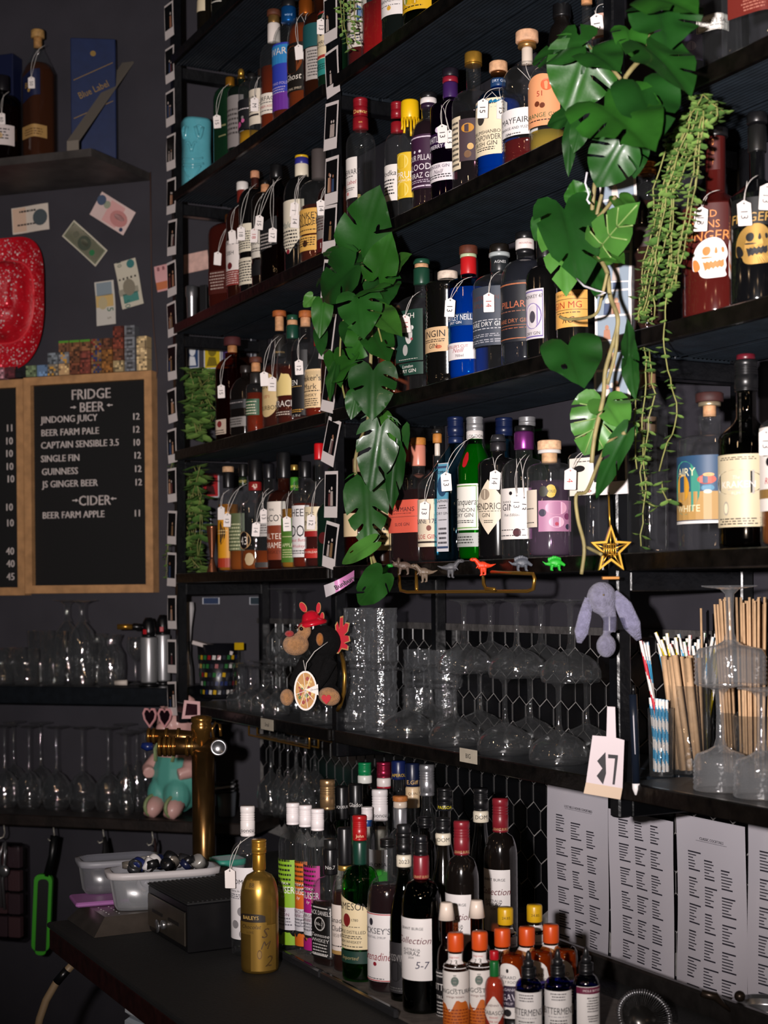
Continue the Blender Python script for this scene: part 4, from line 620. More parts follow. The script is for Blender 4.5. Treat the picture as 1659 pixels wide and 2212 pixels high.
bot(L(2152), 837, 793, 1812, 1890, 1940, 28, [(1812, 1830, '101010', 31, 's')], 'clear', 'dark red grenadine syrup bottle with white label and black cap', [(1965, 2110, 'e6e0de', -42, 52, [('#1', 2, 1967, 'b02028'), ('@.7', 16, 1984, '2a2830', 0, -8), ("BICKSEY'S", 13, 2002, '3a3a42'), ('COCKTAIL SYRUP', 5, 2016, '5a5a60'), ('Grenadine', 18, 2056, '8a1c2c', .3), ('@', 9, 2073, '8a1c2c', 0, 2), ('~1', 4, 2104), ('#1', 2, 2108, 'b02028')])], ('1a0406', 1910, .08), k='r', name='syrup_bottle')
NECK = lambda a, b: (a, b, 'ddd3be', 34, '', 'DOM', 9, '2a2624', .5)
bot(L(2171), 873, 827, 1781, 1845, 1990, 30, [(1781, 1798, '18181a', 30), (1798, 1844, '0f0f10', 33, 's'), (1846, 1871, 'ddd3be', 33, '', '2023', 9, '2a2624', .5)], 'dgreen', 'wine bottle with sloping shoulders, dark grey label and open black cap', [(2030, 2138, '2b292b', -40, 60, [('MOSSVINE', 15, 2062, '8a8684', -.2), ('@.7', 44, 2092, '1a181a'), ('~2', 10, 2130, '5a5856')])], ('0a0c04', 1960, .1), k='s', name='wine_bottle')
def gb(wh, cx, x0, yt, yb, ly, desc, extra_tx=(), pour=True):
    caps = [(yt, yt + 12, '16161a', 26), (yt + 12, yt + 42, '121214', 30, 's'), (yt + 42, yt + 92, '7a1c26', 35, '', 'GRANT BURGE', 6, 'c09a6a', .12)] if pour else [(yt, yt + 72, '7a1c26', 35, 's', 'GRANT BURGE', 6, 'c09a6a', .1)]
    bot(wh, cx, x0, yt, ly - 105 if pour else yt + 74, ly - 20, 35, caps, 'dgreen' if pour else '120e0c', desc, [(ly, ly + 132, 'e6e0dd', -34, 62, [('GRANT BURGE', 6, ly + 21), ('Collection', 15, ly + 46, '6a2c34', .3, 1), ('AUSTRALIA', 6, ly + 66, '16141a', 0, 0), ('SHIRAZ', 9, ly + 74, '16141a', 0, 0), ('2024', 5, ly + 83)] + list(extra_tx))], ('0a0a05', ly - 18, .1), k='r', name='wine_bottle', nw=29)
gb(L(2194), 910, 867, 1805, 0, 1976, 'wine bottle with red foil, black pourer and 5-7 penned on its label', [('5-7', 16, 2074, '2a2444', .2, 24)])
gb(('h', .30), 998, 962, 1773, 0, 1926, 'unopened red-capped wine bottle between the front one and the rear one', pour=False)
gb(('h', .30), 1082, 1046, 1724, 0, 1873, 'red-capped wine bottle standing farthest back, nearest the menus', pour=False)
bot(('h', .31), 962, 930, 1702, 1800, 1900, 30, [(1702, 1734, '101012', 33, 's'), (1734, 1750, '16161a', 33, '', 'PASSOA', 7, 'd8c820', .5)], '0c0a0a', 'black passionfruit liqueur bottle with yellow neck lettering', k='s', name='liqueur_bottle')
bot(('h', .29), 958, 930, 1766, 1830, 1930, 30, [(1766, 1798, '121214', 32, 's'), (1799, 1824, 'ddd3be', 34, '', 'DOM', 9, '2a2624', .5)], '100d0a', 'dark wine bottle with skull-bordered neck band, in front of the tiles', k='s', name='wine_bottle')
bot(('h', .30), 1040, 1014, 1702, 1776, 1880, 30, [(1702, 1750, '121214', 31, 's'), (1751, 1775, 'ddd3be', 34, '', 'DOM', 9, '2a2624', .5)], '0c0b08', 'dark wine bottle with neck band, left of rearmost red-capped wine', k='s', name='wine_bottle')
bk = [(709, 1684, .29, 32, [(1684, 1748, '*b8946a', 33, 's', 'CAMPARI', 6, '4a3a28', .4)], 'clear', 'bottle with long pale gold screw cap, behind the vodka trio'),
      (740, 1698, .27, 29, [(1698, 1770, '0f0f10', 29, '', 'LIQUEUR', 6, 'd8d4d0', .4)], 'green', 'melon liqueur bottle with long black lettered neck'),
      (770, 1693, .29, 30, [(1693, 1760, '101012', 31, '', 'Gladon', 9, 'd8d4d0', .35)], 'clear', 'bottle with black neck sleeve and white script, behind the green one'),
      (790, 1647, .30, 30, [(1647, 1674, '0f7a48', 29, 's'), (1674, 1691, 'dfe0da', 31)], 'smoke', 'bottle with bright green cap in the rear counter row'),
      (831, 1646, .30, 30, [(1646, 1679, '*a82a4a', 31, 's'), (1680, 1698, 'e6dcd8', 31), (1698, 1702, 'a02030', 31)], 'smoke', 'bottle with crimson cap and white neck label in the rear row'),
      (863, 1643, .31, 30, [(1643, 1683, '142050', 31, '', 'APEROL', 7, 'd8b020', .25)], 'clear', 'bottle with blue foil neck lettered in yellow, rear row'),
      (893, 1648, .31, 30, [(1648, 1698, '141c38', 31, '', 'E.Giff', 9, 'd8b070', .2), (1699, 1744, 'dcc09a', 31, '', 'QUIN', 6, '4a3020', .7)], 'clear', 'bottle with navy cap and cream neck label, rear row'),
      (924, 1651, .31, 30, [(1651, 1718, '*b0b0b4', 33, 's', '8  8', 9, '3a3a3c', .2)], 'clear', 'clear bottle with tall silver cap, rear row beside the tiles')]
for cx, yt, h, w, caps, g, d in bk:
    yb = max(c[1] for c in caps)
    bot(('h', h), cx, cx - 29, yt, yb + 22, yb + 66, 28, caps, g, d, ([(yb + 80, yb + 170, 'c8c0b4', -30, 50)] if g != 'clear' else []), k='s', name='liqueur_bottle')
bot(('h', .25), 794, 775, 1743, 1790, 1820, 24, [(1743, 1770, 'e4dcdc', 25, 's'), (1770, 1784, '1d4a8a', 24)], 'clear', 'small white-capped bottle with blue ring, tucked in the rear row', name='liqueur_bottle')
bot(('h', .28), 822, 788, 1705, 1785, 1830, 34, [(1705, 1772, 'e2dcdc', 35, 's', 'ooncu', 9, '1c1a1c', .2)], 'clear', 'white screw-capped clear bottle behind the red-capped green whiskey', [(1832, 1960, 'd8d4d6', -30, 66, [('CHROMA', 9, 1864)])], name='liqueur_bottle')
bot(('h', .28), 866, 838, 1719, 1790, 1840, 28, [(1719, 1730, '^a8642c', 33), (1731, 1744, 'c8b8a8', 30), (1744, 1788, '*a8a8ac', 29)], 'clear', 'bottle with copper-rimmed pourer and brushed silver neck', name='liqueur_bottle')
bot(('h', .26), 919, 893, 1765, 1812, 1850, 28, [(1765, 1787, '121214', 31, 's')], 'smoke', 'clear-necked bottle with black screw cap behind the two open wines', name='liqueur_bottle')
# little bitters bottles at the right end
for (cx, yt, yb, c, d) in ((964, 1949, 2203, 0, 'left'), (1029, 1944, 2193, 1, 'right')):
    bot(L(yb), cx, cx - 31, yt, yt + 88, yt + 128, 34, [(yt, yt + 37, 'e9d8c8', 36, 't')], 'amber', f'amber bitters bottle with fluted white cap, {d} of the two', [(yt + 142, yt + 262, '141214', -30, 64, [('~2', 14, yt + 152, 'c8c4c0'), ('BITTERS', 15, yt + 178, 'd8d4d0'), ('TRULY', 8, yt + 200, 'd8d4d0'), ('~6', 44, yt + 230, 'c8c4c0')])], ('1a0a04', yt + 70, .2), k='r', name='bitters_bottle', nw=28)
for i, (cx, yt, yb) in enumerate(((983, 2015, 2226), (1035, 2012, 2219), (1084, 2005, 2200), (1137, 2002, 2190), (1189, 1997, 2181))):
    o = ('leftmost, oversized white and orange paper label', 'second from the left', 'third, above the red-capped sauce', 'fourth, above the upturned jars', 'rightmost, against the menus')[i]
    lb = [(yt + 42, yt + 72, 'e8e0dc', -20, 70, [('orange bitters', 5, yt + 49, 'b04030'), ('@', 12, yt + 60, '8a8680', 0, 8), ('@', 9, yt + 60, 'e8e0dc', 0, 8), ('@', 8, yt + 60, '5a5650', 0, -8), ('~1', 3, yt + 69)])]
    if i < 3: lb += [(yt + 78, yt + 205, 'e4ddd6', -8, 88, [('@.8', 20, yt + 98, '5a6a60'), ('ANGOSTURA', 10, yt + 120, '1c1a18'), ('orange bitters', 5, yt + 131, '6a3020'), ('~5', 36, yt + 100, '8a8680', .1)]), (yt + 132, yt + 205, 'c4641c/w', -8, 88, [('~6', 40, yt + 176, '8a3a10'), ('100 ml e', 7, yt + 194, '8a3a10')])]
    bot(L(yb), cx, cx - 27, yt, yt + 62 if i < 3 else yt + 50, yt + 76, 34, [(yt, yt + 38, 'd6501a', 35)], '1c0c06', f'bitters bottle with orange cap, {o}', lb, k='f', name='bitters_bottle', nw=31, grp='orange-capped bitters bottles')
for cx, yt, yb, o in ((1091, 1960, 2156, 'left'), (1154, 1954, 2140, 'right')):
    bot(L(yb), cx, cx - 25, yt, yt + 50, yt + 72, 33, [(yt, yt + 36, 'd8a818', 34, '', '24.85', 6, '4a3a10', .45)], '160e08', f'bitters bottle with yellow cap, {o} of the pair', [(yt + 42, yt + 82, 'e4dedc', 10, 60, [('bitters', 6, yt + 52), ('~1', 3, yt + 76)])], k='f', name='bitters_bottle', nw=30)
bot(L(2236), 1066, 1044, 2053, 2096, 2140, 18, [(2053, 2072, 'b01420', 20), (2075, 2108, '16622c', 21)], 'clear', 'small red pepper sauce bottle with red cap and green neck foil', [(2144, 2218, 'e6dcd4/d', -10, 66, [('TABASCO', 9, 2182, '1c1a18'), ('McILHENNY CO', 5, 2166, '5a3030'), ('BRAND', 4, 2192, 'b02028'), ('PEPPER SAUCE', 4, 2201, 'b02028')])], ('b0341a', 2096, .1), k='r', name='sauce_bottle', nw=17)
for i, (cx, yt, yb) in enumerate(((1108, 2053, 2222), (1168, 2047, 2205), (1222, 2044, 2190))):
    a = onz(cx, yb); px = a.y / F; R0 = 27 * px; h = CAMZ + a.y * ray(cx, yt).z - CZ
    j = thing('syrup_jar', ('leftmost', 'middle', 'rightmost')[i] + ' of three upturned squeeze bottles of amber agave syrup', 'syrup bottle', a, 0, 'upturned agave syrup bottles')
    mb = MB(); P = [(R0 * .5, 0), (R0 * .52, h * .12), (R0 * .95, h * .24), (R0, h * .3), (R0, h * .84), (R0 * .96, h * .93), (R0 * .8, h * .985), (R0 * .55, h), (R0 * .3, h * .975), (.0005, h * .97)]; mb.lathe(P, 28); mb.build('body', glass((.72, .5, .3), 1.5), j)
    mb = MB(); mb.lathe([(q[0] * .9, q[1] * .9 + .006) for q in P[2:7]], 24); mb.build('syrup', liquid('b05a10', .3), j)
    mb = MB(); mb.lathe([(R0 * .55, -.0005), (R0 * .56, h * .13)], 20); mb.build('cap', mat('202022', .4), j)
    z_of = lambda y: CAMZ + a.y * ray(cx, y).z - CZ
    m, ms = label_mesh(Surf([(R0, 0, 2), (R0, h, 2)], 0), R0, z_of(yt + 140), z_of(yt + 22), 'e8e2dc/a', -28, 62, [('@.6', 9, yt + 38, '1c1a1c'), ('GERARD', 7, yt + 52, '3a3a40'), ('FAMILY FOODS', 6, yt + 62, '3a3a40'), ('#1', 46, yt + 93, '2a1c34'), ('ORGANIC', 6, yt + 78, 'd8d0d8'), ('AGAVE', 15, yt + 94, 'e8e0e8'), ('SYRUP', 6, yt + 108, 'd8d0d8'), ('@', 16, yt + 128, '1c1a1c')], z_of, px)
    m.build('label', ms, j)
for i, (cx, x0, yt, yb, fc) in enumerate(((1140, 1111, 2053, 2268, -18), (1203, 1174, 2050, 2262, -4), (1264, 1236, 2045, 2254, 24))):
    tx = [('~3', 18, yt + 96, '5a5658', .5), ('BITTERMENS', 15, yt + 126), ('~1', 4, yt + 139, '9a9698'), ('~2', 12, yt + 150, '4a4648', .6), ('XOCOLATL MOLE', 8, yt + 166)] if i < 2 else [('#1', 14, yt + 88, '6a1838'), ('MOLE BITTERS', 5, yt + 88, 'e8d8d8'), ('~6', 34, yt + 118, '4a4648', .4), ('~3', 16, yt + 148, '3a3638', .4)]
    bot(L(yb), cx, x0, yt, yt + 57, yt + 82, 26, [(yt, yt + 34, '1a1a1c', 22, 'd'), (yt + 34, yt + 58, '141416', 32, 's')], 'cobalt', ('leftmost', 'middle', 'rightmost')[i] + ' of three cobalt blue dropper bottles with white labels', [(yt + 84 if i != 2 else yt + 80, yt + 196, 'e4dfdb', fc, 76, tx)], ('0a0c1a', yt + 84, .1), k='r', name='dropper_bottle', nw=20, grp='cobalt dropper bottles')
# glowing-orange fruit behind the vodka bottles
o = tag(MB().sphere((0, 0, 0), .034, n=24, k=16).build('orange', mat('c8621a', .5, bump=.3, bscale=300)), 'whole orange on the counter behind the lime green vodka bottle', 'fruit'); p = onz(598, 1990); o.location = CAM + ray(594, 1900) * 3.2; o.location.z = CZ + .034
# menus taped to the back wall
MEN = [(1192, 1322, 1688, 1712, 2092, 'leftmost laminated cocktail menu, beside the hexagon tiles', 'LOST BILLS HOUSE COCKTAILS'), (1325, 1465, 1745, 1760, 2140, 'second laminated cocktail menu, wavy edged, under the rack corner', ''), (1470, 1620, 1755, 1750, 2190, 'third laminated menu with underlined heading near its top', 'CLASSIC COCKTAILS'), (1626, 1770, 1752, 1764, 2215, 'rightmost laminated menu, cut off by the right edge', '')]
LAM = mat('cfcad2', .2, coat=.5, bump=.08, bscale=12)
MENP = []
for k, (x0, x1, y0, _, y1, d, head) in enumerate(MEN):
    a = onrack(x0, (y0 + y1) / 2, BACK - .012); b = onrack(x1, (y0 + y1) / 2, BACK - .012); e0, e1 = ed(a)[0], ed(b)[0]
    zt_ = onrack(x0, y0, BACK - .012).z; zb_ = onrack(x0, y1 if k else 2062, BACK - .012).z - .06; w = e1 - e0; h = zt_ - zb_; mb = MB(); n, m = 10, 16; V = []; Fs = []
    wav = lambda u, v: -.002 - .0035 * math.sin(u * 5 + k * 2 + v * 3) * (.3 + v) - .003 * math.sin(v * 7 + k)
    for j in range(m + 1):
        for i in range(n + 1): u, v = i / n, j / m; V.append((u * w + .003 * math.sin(v * 6 + k), wav(u, v), -v * h))
    for j in range(m):
        for i in range(n): Fs.append((j * (n + 1) + i, (j + 1) * (n + 1) + i, (j + 1) * (n + 1) + i + 1, j * (n + 1) + i + 1))
    mb.add(V, Fs, 0, True)
    for ci in range(3):
        for bi in range(6 if k == 0 else 8):
            cxm = w * (.27 + .245 * ci); v0 = (.15 + .025 * ci if k != 1 else .04) + bi * (.118 if k == 0 else .112)
            if v0 > .9: continue
            for li in range(7):
                ln = w * rnd.uniform(.07, .15) * (1.35 if li in (0, 6) else 1); x = cxm - w * .09; vv = v0 + li * .0125; hh = .0010 if li not in (0, 6) else .0014
                uu = x / w; mb.add([(x, wav(uu, vv) - .0012, -vv * h - hh), (x + ln, wav(uu + ln / w, vv) - .0012, -vv * h - hh), (x + ln, wav(uu + ln / w, vv) - .0012, -vv * h + hh), (x, wav(uu, vv) - .0012, -vv * h + hh)], [(0, 1, 2, 3)], 1)
    if head: mb.text(head, .0052, T(w * .55, wav(.5, .1) - .0025, -h * (.1 if k == 0 else .085)), 1); mb.box(w * .33, w * .77, -.0075, -.007, -h * (.1 if k == 0 else .085) - .005, -h * (.1 if k == 0 else .085) - .0045, 1)
    o = mb.build('cocktail_menu', [LAM, mat('33313a', .4)], loc=rk(e0, BACK - .019, zt_), rot=RZ); tag(o, d, 'menu', 'laminated cocktail menus')
# steel ledge of the ice well in front of the menus
lg = thing('ice_well', 'stainless steel ice well with raised front ledge below the menus', 'ice well', rk(0, 0, 0), RZ)
l0 = onz(1290, 2062, CZ + .03); l1 = onz(1659, 2190, CZ + .03); d0, d1 = ed(l0), ed(l1)
mb = MB(); mb.box(d0[0] - .15, d1[0] + .2, d0[1], d0[1] + .016, CZ - .22, CZ + .03, bev=.004); mb.build('ledge', mat('4a4644', .32, .8, noise=.3), lg)
mb = MB(); mb.box(d0[0] - .15, d1[0] + .2, d0[1] + .016, BACK - .04, CZ - .24, CZ - .22); mb.build('basin', mat('2a2a2c', .35, .7), lg)
mb = MB(); mb.box(1.43, d1[0] + .2, -.5, d0[1], CZ - .3, CZ - .05, bev=.004); mb.build('front_panel', mat('2a2624', .35, .6), lg)
# ================================================================== glassware
ORD = ['first', 'second', 'third', 'fourth', 'fifth', 'sixth', 'seventh', 'eighth', 'ninth', 'tenth', 'eleventh', 'twelfth', 'thirteenth', 'fourteenth', 'fifteenth', 'sixteenth', 'seventeenth', 'eighteenth']
def shell(P, t=.0016):                                                 # thin-walled: out along P, back along the inside
    return P + [(max(r - t, .0004), z) for r, z in P[::-1]]
def stemmed(name, Pb, H, rs, Rf, inv=True, n=28, m=None):              # bowl profile from rim (z=0) upwards to the stem
    m = m or THIN; t = bpy.data.objects.new(name, None); COL.objects.link(t); zb = Pb[-1][1]
    def put(nm, P):
        mb = MB()
        if not inv: P = [(r, H - z) for r, z in P][::-1]
        mb.lathe(P, n, bottom=False, top=False); mb.build(nm, m, t)
    put('bowl', [(max(r - .0013, .0004), z + .0012) for r, z in Pb[::-1]] + Pb)
    put('stem', [(rs * 1.9, zb - .002), (rs * 1.15, zb + .012), (rs, (zb + H) / 2), (rs * 1.2, H - .014), (rs * 2.6, H - .006)])
    put('foot', [(rs * 2.2, H - .0065), (Rf * .75, H - .0035), (Rf, H - .0018), (Rf, H), (Rf * .5, H - .0006), (.0005, H)])
    return t
def plain(name, P, m=None, n=28, fac=None):
    t = bpy.data.objects.new(name, None); COL.objects.link(t); mb = MB()
    if fac: mb.lathe(P, fac, bottom=True, top=False, smooth=False)
    else: mb.lathe(P, n, bottom=True, top=False)
    mb.build('wall', m or THIN, t); mb = MB(); r = P[0][0] * .93; mb.lathe([(r, .004), (r * .98, .011), (.0005, .0095)], n, bottom=True); mb.build('base', m or THIN, t)
    return t
USED = set(); STAND = {}
def put(proto, loc, label, cat, grp, rot=0.0, sc=None, fit=True):
    o = proto if proto not in USED else copy_tree(proto); USED.add(proto)
    Rm = max(math.hypot(v.co.x, v.co.y) for c in proto.children for v in c.data.vertices); row = STAND.setdefault(round(loc[2], 2), [])
    if fit and sc is None:                                             # never let two glasses touch
        room = min([math.hypot(loc[0] - q[0], loc[1] - q[1]) - q[2] for q in row] + [9]); k = max(.62, min(1, (room - .001) / Rm)); sc = (k, k, 1); row.append((loc[0], loc[1], Rm * k))
    o.location = loc; o.rotation_euler = (0, 0, rot)
    if sc: o.scale = sc if isinstance(sc, tuple) else (sc, sc, sc)
    return tag(o, label, cat, grp)
def rz(x, s, z, y=1450): p = onrack(x, y, s); return Vector((p.x, p.y, z))
coupe = stemmed('coupe_glass', [(.054, 0), (.0565, .008), (.056, .02), (.05, .034), (.036, .046), (.018, .054), (.0075, .06)], .152, .0046, .031)
for i, x in enumerate((878, 930, 982, 1036, 1090, 1144, 1206, 1266)):
    put(coupe, rz(x, .07 if i % 2 == 0 else .19, ZS[4] + .0008), f'upturned coupe glass in the lower tier, {ORD[i]} from the cut tumblers', 'glass', 'coupe glasses on the lowest shelf', .4 * i)
for i, x in enumerate((1003, 1060, 1117, 1169, 1233)):
    put(coupe, rz(x, .07 if i % 2 == 0 else .19, ZS[4] + .1535), f'upturned coupe glass stacked in the upper tier, {ORD[i]} from the cut tumblers', 'glass', 'coupe glasses on the lowest shelf', .3 * i)
hb = plain('cut_highball', [(.034, 0), (.037, .004)] + [(.0375 + (.0016 if k % 2 else -.0006), .012 + .0085 * k) for k in range(15)] + [(.039, .142), (.0374, .142), (.035, .02)], CUT, fac=16)
hl = [(776, .055, 0, 'front left, lower'), (822, .06, 0, 'front right, lower'), (777, .055, .143, 'front left, upper'), (823, .06, .143, 'front right, upper')]
for i, (x, s, dz, o) in enumerate(hl): put(hb, rz(x, s, ZS[4] + .0008 + dz), f'tall cut crystal highball beside the middle post, {o} of the stack', 'glass', 'cut crystal highballs', .2 * i)
rk_ = plain('cut_rocks_glass', [(.036, 0), (.04, .004)] + [(.041 + (.0018 if k % 2 else -.0006), .010 + .0085 * k) for k in range(9)] + [(.043, .09), (.0412, .09), (.038, .02)], CUT, fac=14)
PINKG = glass((.84, .62, .60), 1.5, .03); 
for i, (x, s, dz, o) in enumerate(((905, .245, 0, 'lower left'), (962, .258, 0, 'lower right'), (908, .245, .091, 'upper left'), (962, .258, .091, 'upper right'))): put(rk_, rz(x, s, ZS[4] + .0008 + dz), f'short cut rocks glass behind the coupes, {o} of four', 'glass', 'cut rocks glasses', .3 * i)
# far bay of the same shelf
gob = stemmed('short_goblet', [(.034, 0), (.036, .01), (.036, .03), (.03, .044), (.014, .054), (.006, .06)], .128, .0045, .03)
for i, (x, s) in enumerate(((516, .05), (541, .05), (568, .05), (596, .05), (556, .16), (585, .16), (613, .16), (640, .16))):
    put(gob, rz(x, s, ZS[4] + .0008), f'upturned short goblet in the far bay, {ORD[i % 4]} of the {"front" if i < 4 else "rear"} row', 'glass', 'short goblets in the far bay', .2 * i)
win = stemmed('wine_glass', [(.033, 0), (.038, .02), (.041, .045), (.037, .075), (.022, .095), (.009, .104), (.005, .11)], .205, .0038, .035)
for i, (x, s, z) in enumerate(((607, .1, ZS[4] + .13), (637, .1, ZS[4] + .13))): put(win, rz(x, s, z), f'upturned wine glass stacked on the goblets behind the monkey, {"left" if i == 0 else "right"} one', 'glass', 'wine glasses stacked behind the monkey')
tb = plain('clear_tumbler', [(.03, 0), (.033, .004), (.035, .1), (.0336, .1), (.031, .012)], THIN)
for i, (x, s) in enumerate(((676, .05), (703, .05), (690, .15))): put(tb, rz(x, s, ZS[4] + .0008), f'clear tumbler under the plush monkey, {("left", "right", "rear")[i]} of three', 'glass', 'tumblers under the monkey')
# wine glasses hanging by the foot below the far bay
hr = thing('hanging_glass_rail', 'brass stemware rail under the far bay holding hanging wine glasses', 'glass rail', rk(0, 0, 0), RZ)
zr = ZS[4] - .072; e0 = ed(onrack(556, 1600, .1))[0]; e1 = ed(onrack(688, 1600, .1))[0]
for d in (.075, .10, .19, .215):
    mb = MB(); mb.tube([(e0, d, ZS[4] - .03), (e0, d, zr), ((e0 + e1) / 2, d, zr), (e1, d, zr), (e1, d, ZS[4] - .03)], .003, 8); mb.build('rod', BRASS, hr)
hang = stemmed('hanging_wine_glass', [(.031, 0), (.036, .02), (.039, .05), (.035, .08), (.02, .1), (.008, .112), (.0045, .118)], .215, .0038, .034)
for i, (x, s) in enumerate(((585, .0875), (604, .0875), (622, .0875), (641, .0875), (659, .0875), (640, .2025), (660, .2025), (680, .2025))):
    put(hang, rz(x, s, zr - .206 + .002, 1650), f'wine glass hanging upside down below the far bay, {ORD[i % 5]} in the {"front" if i < 5 else "rear"} row', 'glass', 'hanging wine glasses', .1 * i)
# left wall shelves
def lz(x, s, z, y=1480): p = onleft(x, y, s); return Vector((p.x, p.y, z))
bw = stemmed('balloon_wine_glass', [(.036, 0), (.043, .025), (.046, .055), (.041, .085), (.024, .108), (.009, .118), (.0055, .124)], .262, .0042, .04)
for i, (x, s) in enumerate(((10, .20), (63, .2), (30, .08), (88, .09), (122, .2), (178, .2), (234, .2), (270, .085))):
    put(bw, lz(x, s, ZWB + .0008, 1700), f'upturned balloon wine glass on the back shelf, {ORD[i]} counted from the left', 'glass', 'balloon wine glasses on the back shelf', .2 * i)
fl = stemmed('champagne_flute', [(.022, 0), (.026, .03), (.027, .07), (.022, .11), (.01, .145), (.005, .155)], .25, .004, .031)
for i, (x, s) in enumerate(((272, .24), (296, .16), (314, .08))): put(fl, lz(x, s, ZWB + .0008, 1700), f'upturned flute beside the pink pig, {ORD[i]} from the balloon glasses', 'glass', 'flutes beside the pig')
pt = plain('pint_glass', [(.032, 0), (.034, .004), (.044, .17), (.0425, .17), (.033, .012)], THIN)
sh = plain('ribbed_tumbler', [(.034, 0), (.037, .004), (.039, .055), (.0405, .06), (.0405, .115), (.039, .115), (.036, .012)], THIN)
for i, (x, s, dz) in enumerate(((4, .2, 0), (30, .105, 0), (57, .2, 0))): put(sh, lz(x, s, ZGL + .0008 + dz), f'ribbed tumbler at the left end of the glass shelf, {ORD[i]} of three', 'glass', 'ribbed tumblers on the glass shelf')
for i, (x, s) in enumerate(((88, .105), (116, .2))): put(pt, lz(x, s, ZGL + .0008), f'pint glass on the glass shelf, {ORD[i]} from the ribbed tumblers', 'glass', 'pint glasses on the glass shelf')
bg = stemmed('beer_goblet', [(.036, 0), (.042, .03), (.046, .08), (.044, .13), (.034, .17), (.014, .195), (.009, .2)], .268, .009, .045)
for i, (x, s) in enumerate(((146, .1), (178, .19))): put(bg, lz(x, s, ZGL + .0008), f'tall upturned beer goblet on the glass shelf, {("left", "right")[i]} of two', 'glass', 'beer goblets')
tul = plain('tulip_glass', [(.036, 0), (.04, .004), (.043, .06), (.04, .1), (.026, .125), (.024, .135), (.034, .16), (.0325, .16), (.0225, .135), (.0245, .125), (.038, .1), (.041, .06), (.038, .012)], THIN)
for i, (x, s) in enumerate(((210, .1), (240, .19))): put(tul, lz(x, s, ZGL + .0008), f'waisted tulip glass between beer goblets and torches, {("left", "right")[i]} one', 'glass', 'tulip glasses')
sw = stemmed('sherry_glass', [(.024, 0), (.027, .02), (.026, .045), (.014, .065), (.005, .075)], .15, .0035, .028, inv=False)
put(sw, lz(293, .14, ZGL + .0008), 'small upright stem glass just left of the blow torches', 'glass', None)
# near bay: big champagne saucers on ribbed bases
THICK = glass((.93, .93, .93), 1.8, .05, .3, 50, .05)  # heavier haze whitens the ribbed glass in place of bright highlights
ribs = lambda r: [(r, 0), (r * 1.02, .003)] + [(r * (1.02 if i % 2 else .985), .008 + .0032 * i) for i in range(13)] + [(r * .9, .056), (.022, .062), (.009, .07)]
sau = stemmed('saucer_glass', ribs(.043), .168, .0058, .036, m=THICK)
for i, (x, s) in enumerate(((1556, .075), (1645, .075))): put(sau, rz(x, s, ZS[4] + .0008, 1600), f'upturned ribbed saucer glass in the near bay, {("left", "right")[i]} one of the lower pair', 'glass', 'saucer glasses in the near bay')
sau2 = stemmed('saucer_glass', ribs(.056), .158, .0058, .044, m=THICK)
put(sau2, rz(1578, .085, ZS[4] + .1695, 1500), 'upturned saucer glass balanced on top of the lower pair, near bay', 'glass', 'saucer glasses in the near bay', fit=False)
# ================================================================== left wall
def wl(x, y, s=0.0): return onleft(x, y, s)
ws = thing('wall_shelf', 'dark plank shelf high on the left wall with strap bracket', 'shelf', LO, LA)
pz = wl(325, 374).z; xr, _ = lloc(wl(325, 374)); xf, _ = lloc(wl(197, 319, .3)); 
mb = MB(); mb.add([(-1.6, -.3, pz), (xf, -.3, pz), (xr, 0, pz), (-1.6, 0, pz), (-1.6, -.3, pz - .024), (xf, -.3, pz - .024), (xr, 0, pz - .024), (-1.6, 0, pz - .024)], [(0, 1, 2, 3), (7, 6, 5, 4), (0, 4, 5, 1), (1, 5, 6, 2), (2, 6, 7, 3)], 0)
mb.build('plank', mat('3a3634', .55, noise=.35, nscale=18, bump=.3), ws)
a = wl(278, 138); b = Vector((lloc(wl(158, 300, .29))[0], -.29, pz + .028)); a = Vector((lloc(a)[0], -.003, a.z))
c = Vector((b.x, -.29, pz + .001)); mb = MB(); V = []
dirn = (b - a).normalized(); sdv = Vector((.02, 0, 0)); up = Vector((0, -.003, .004))
for q in (a, b, c): V += [q - sdv, q + sdv, q + sdv + up, q - sdv + up]
mb.add(V, [(0, 1, 2, 3)] + [(i + j, i + (j + 1) % 4, i + 4 + (j + 1) % 4, i + 4 + j) for i in (0, 4) for j in range(4)] + [(11, 10, 9, 8)], 0); mb.build('strap_bracket', mat('7a7268', .5), ws)
ZTOP = pz
def lbot(x, y, s): p = wl(x, y, s); return Vector((p.x, p.y, ZTOP))
def lbottle(cx, x0, yt, yn, ys, cw, caps, gl, desc, s, **k):
    p = lbot(cx, 250, s); v = ray(cx, yt); H = CAMZ + p.y * v.z - ZTOP
    ROWS.pop('c', None); bot(('h', H + ZTOP - CZ, ZTOP), cx, x0, yt, yn, ys, cw, caps, gl, desc, grp='bottles on the left wall shelf', name='whisky_bottle', **k)
lbottle(98, 68, 66, 105, 162, 26, [(66, 82, '^b08850', 29), (82, 104, '^a87c48', 18)], 'clear', 'square whisky bottle with tall cork, slanted navy label, left wall shelf', .13, lab=[(158, 228, '1c2244/s', -24, 44, [('Blue', 12, 192, 'b8924a', .1), ('@', 9, 204, 'c8a050')]), (279, 306, 'b08a52', -12, 60, [('~3', 16, 294, '6a4a28')])], liq=('4a2408', 140, .35), k='c', p=6, tags=[(68, 178, '50')])
lbottle(20, -20, 165, 205, 240, 28, [(165, 198, '17151a', 30)], 'smoke', 'round dark whisky bottle with cream waist label, far left of wall shelf', .16, lab=[(281, 324, 'd8ccc8', -14, 66, [('~4', 26, 300, '4a4040'), ('@', 12, 304, 'c8a878', 0, 14)])], liq=('2a0c04', 235, .2), k='r', tags=[(4, 256, '60')])
BOXM = mat('16264e', .45, noise=.12)
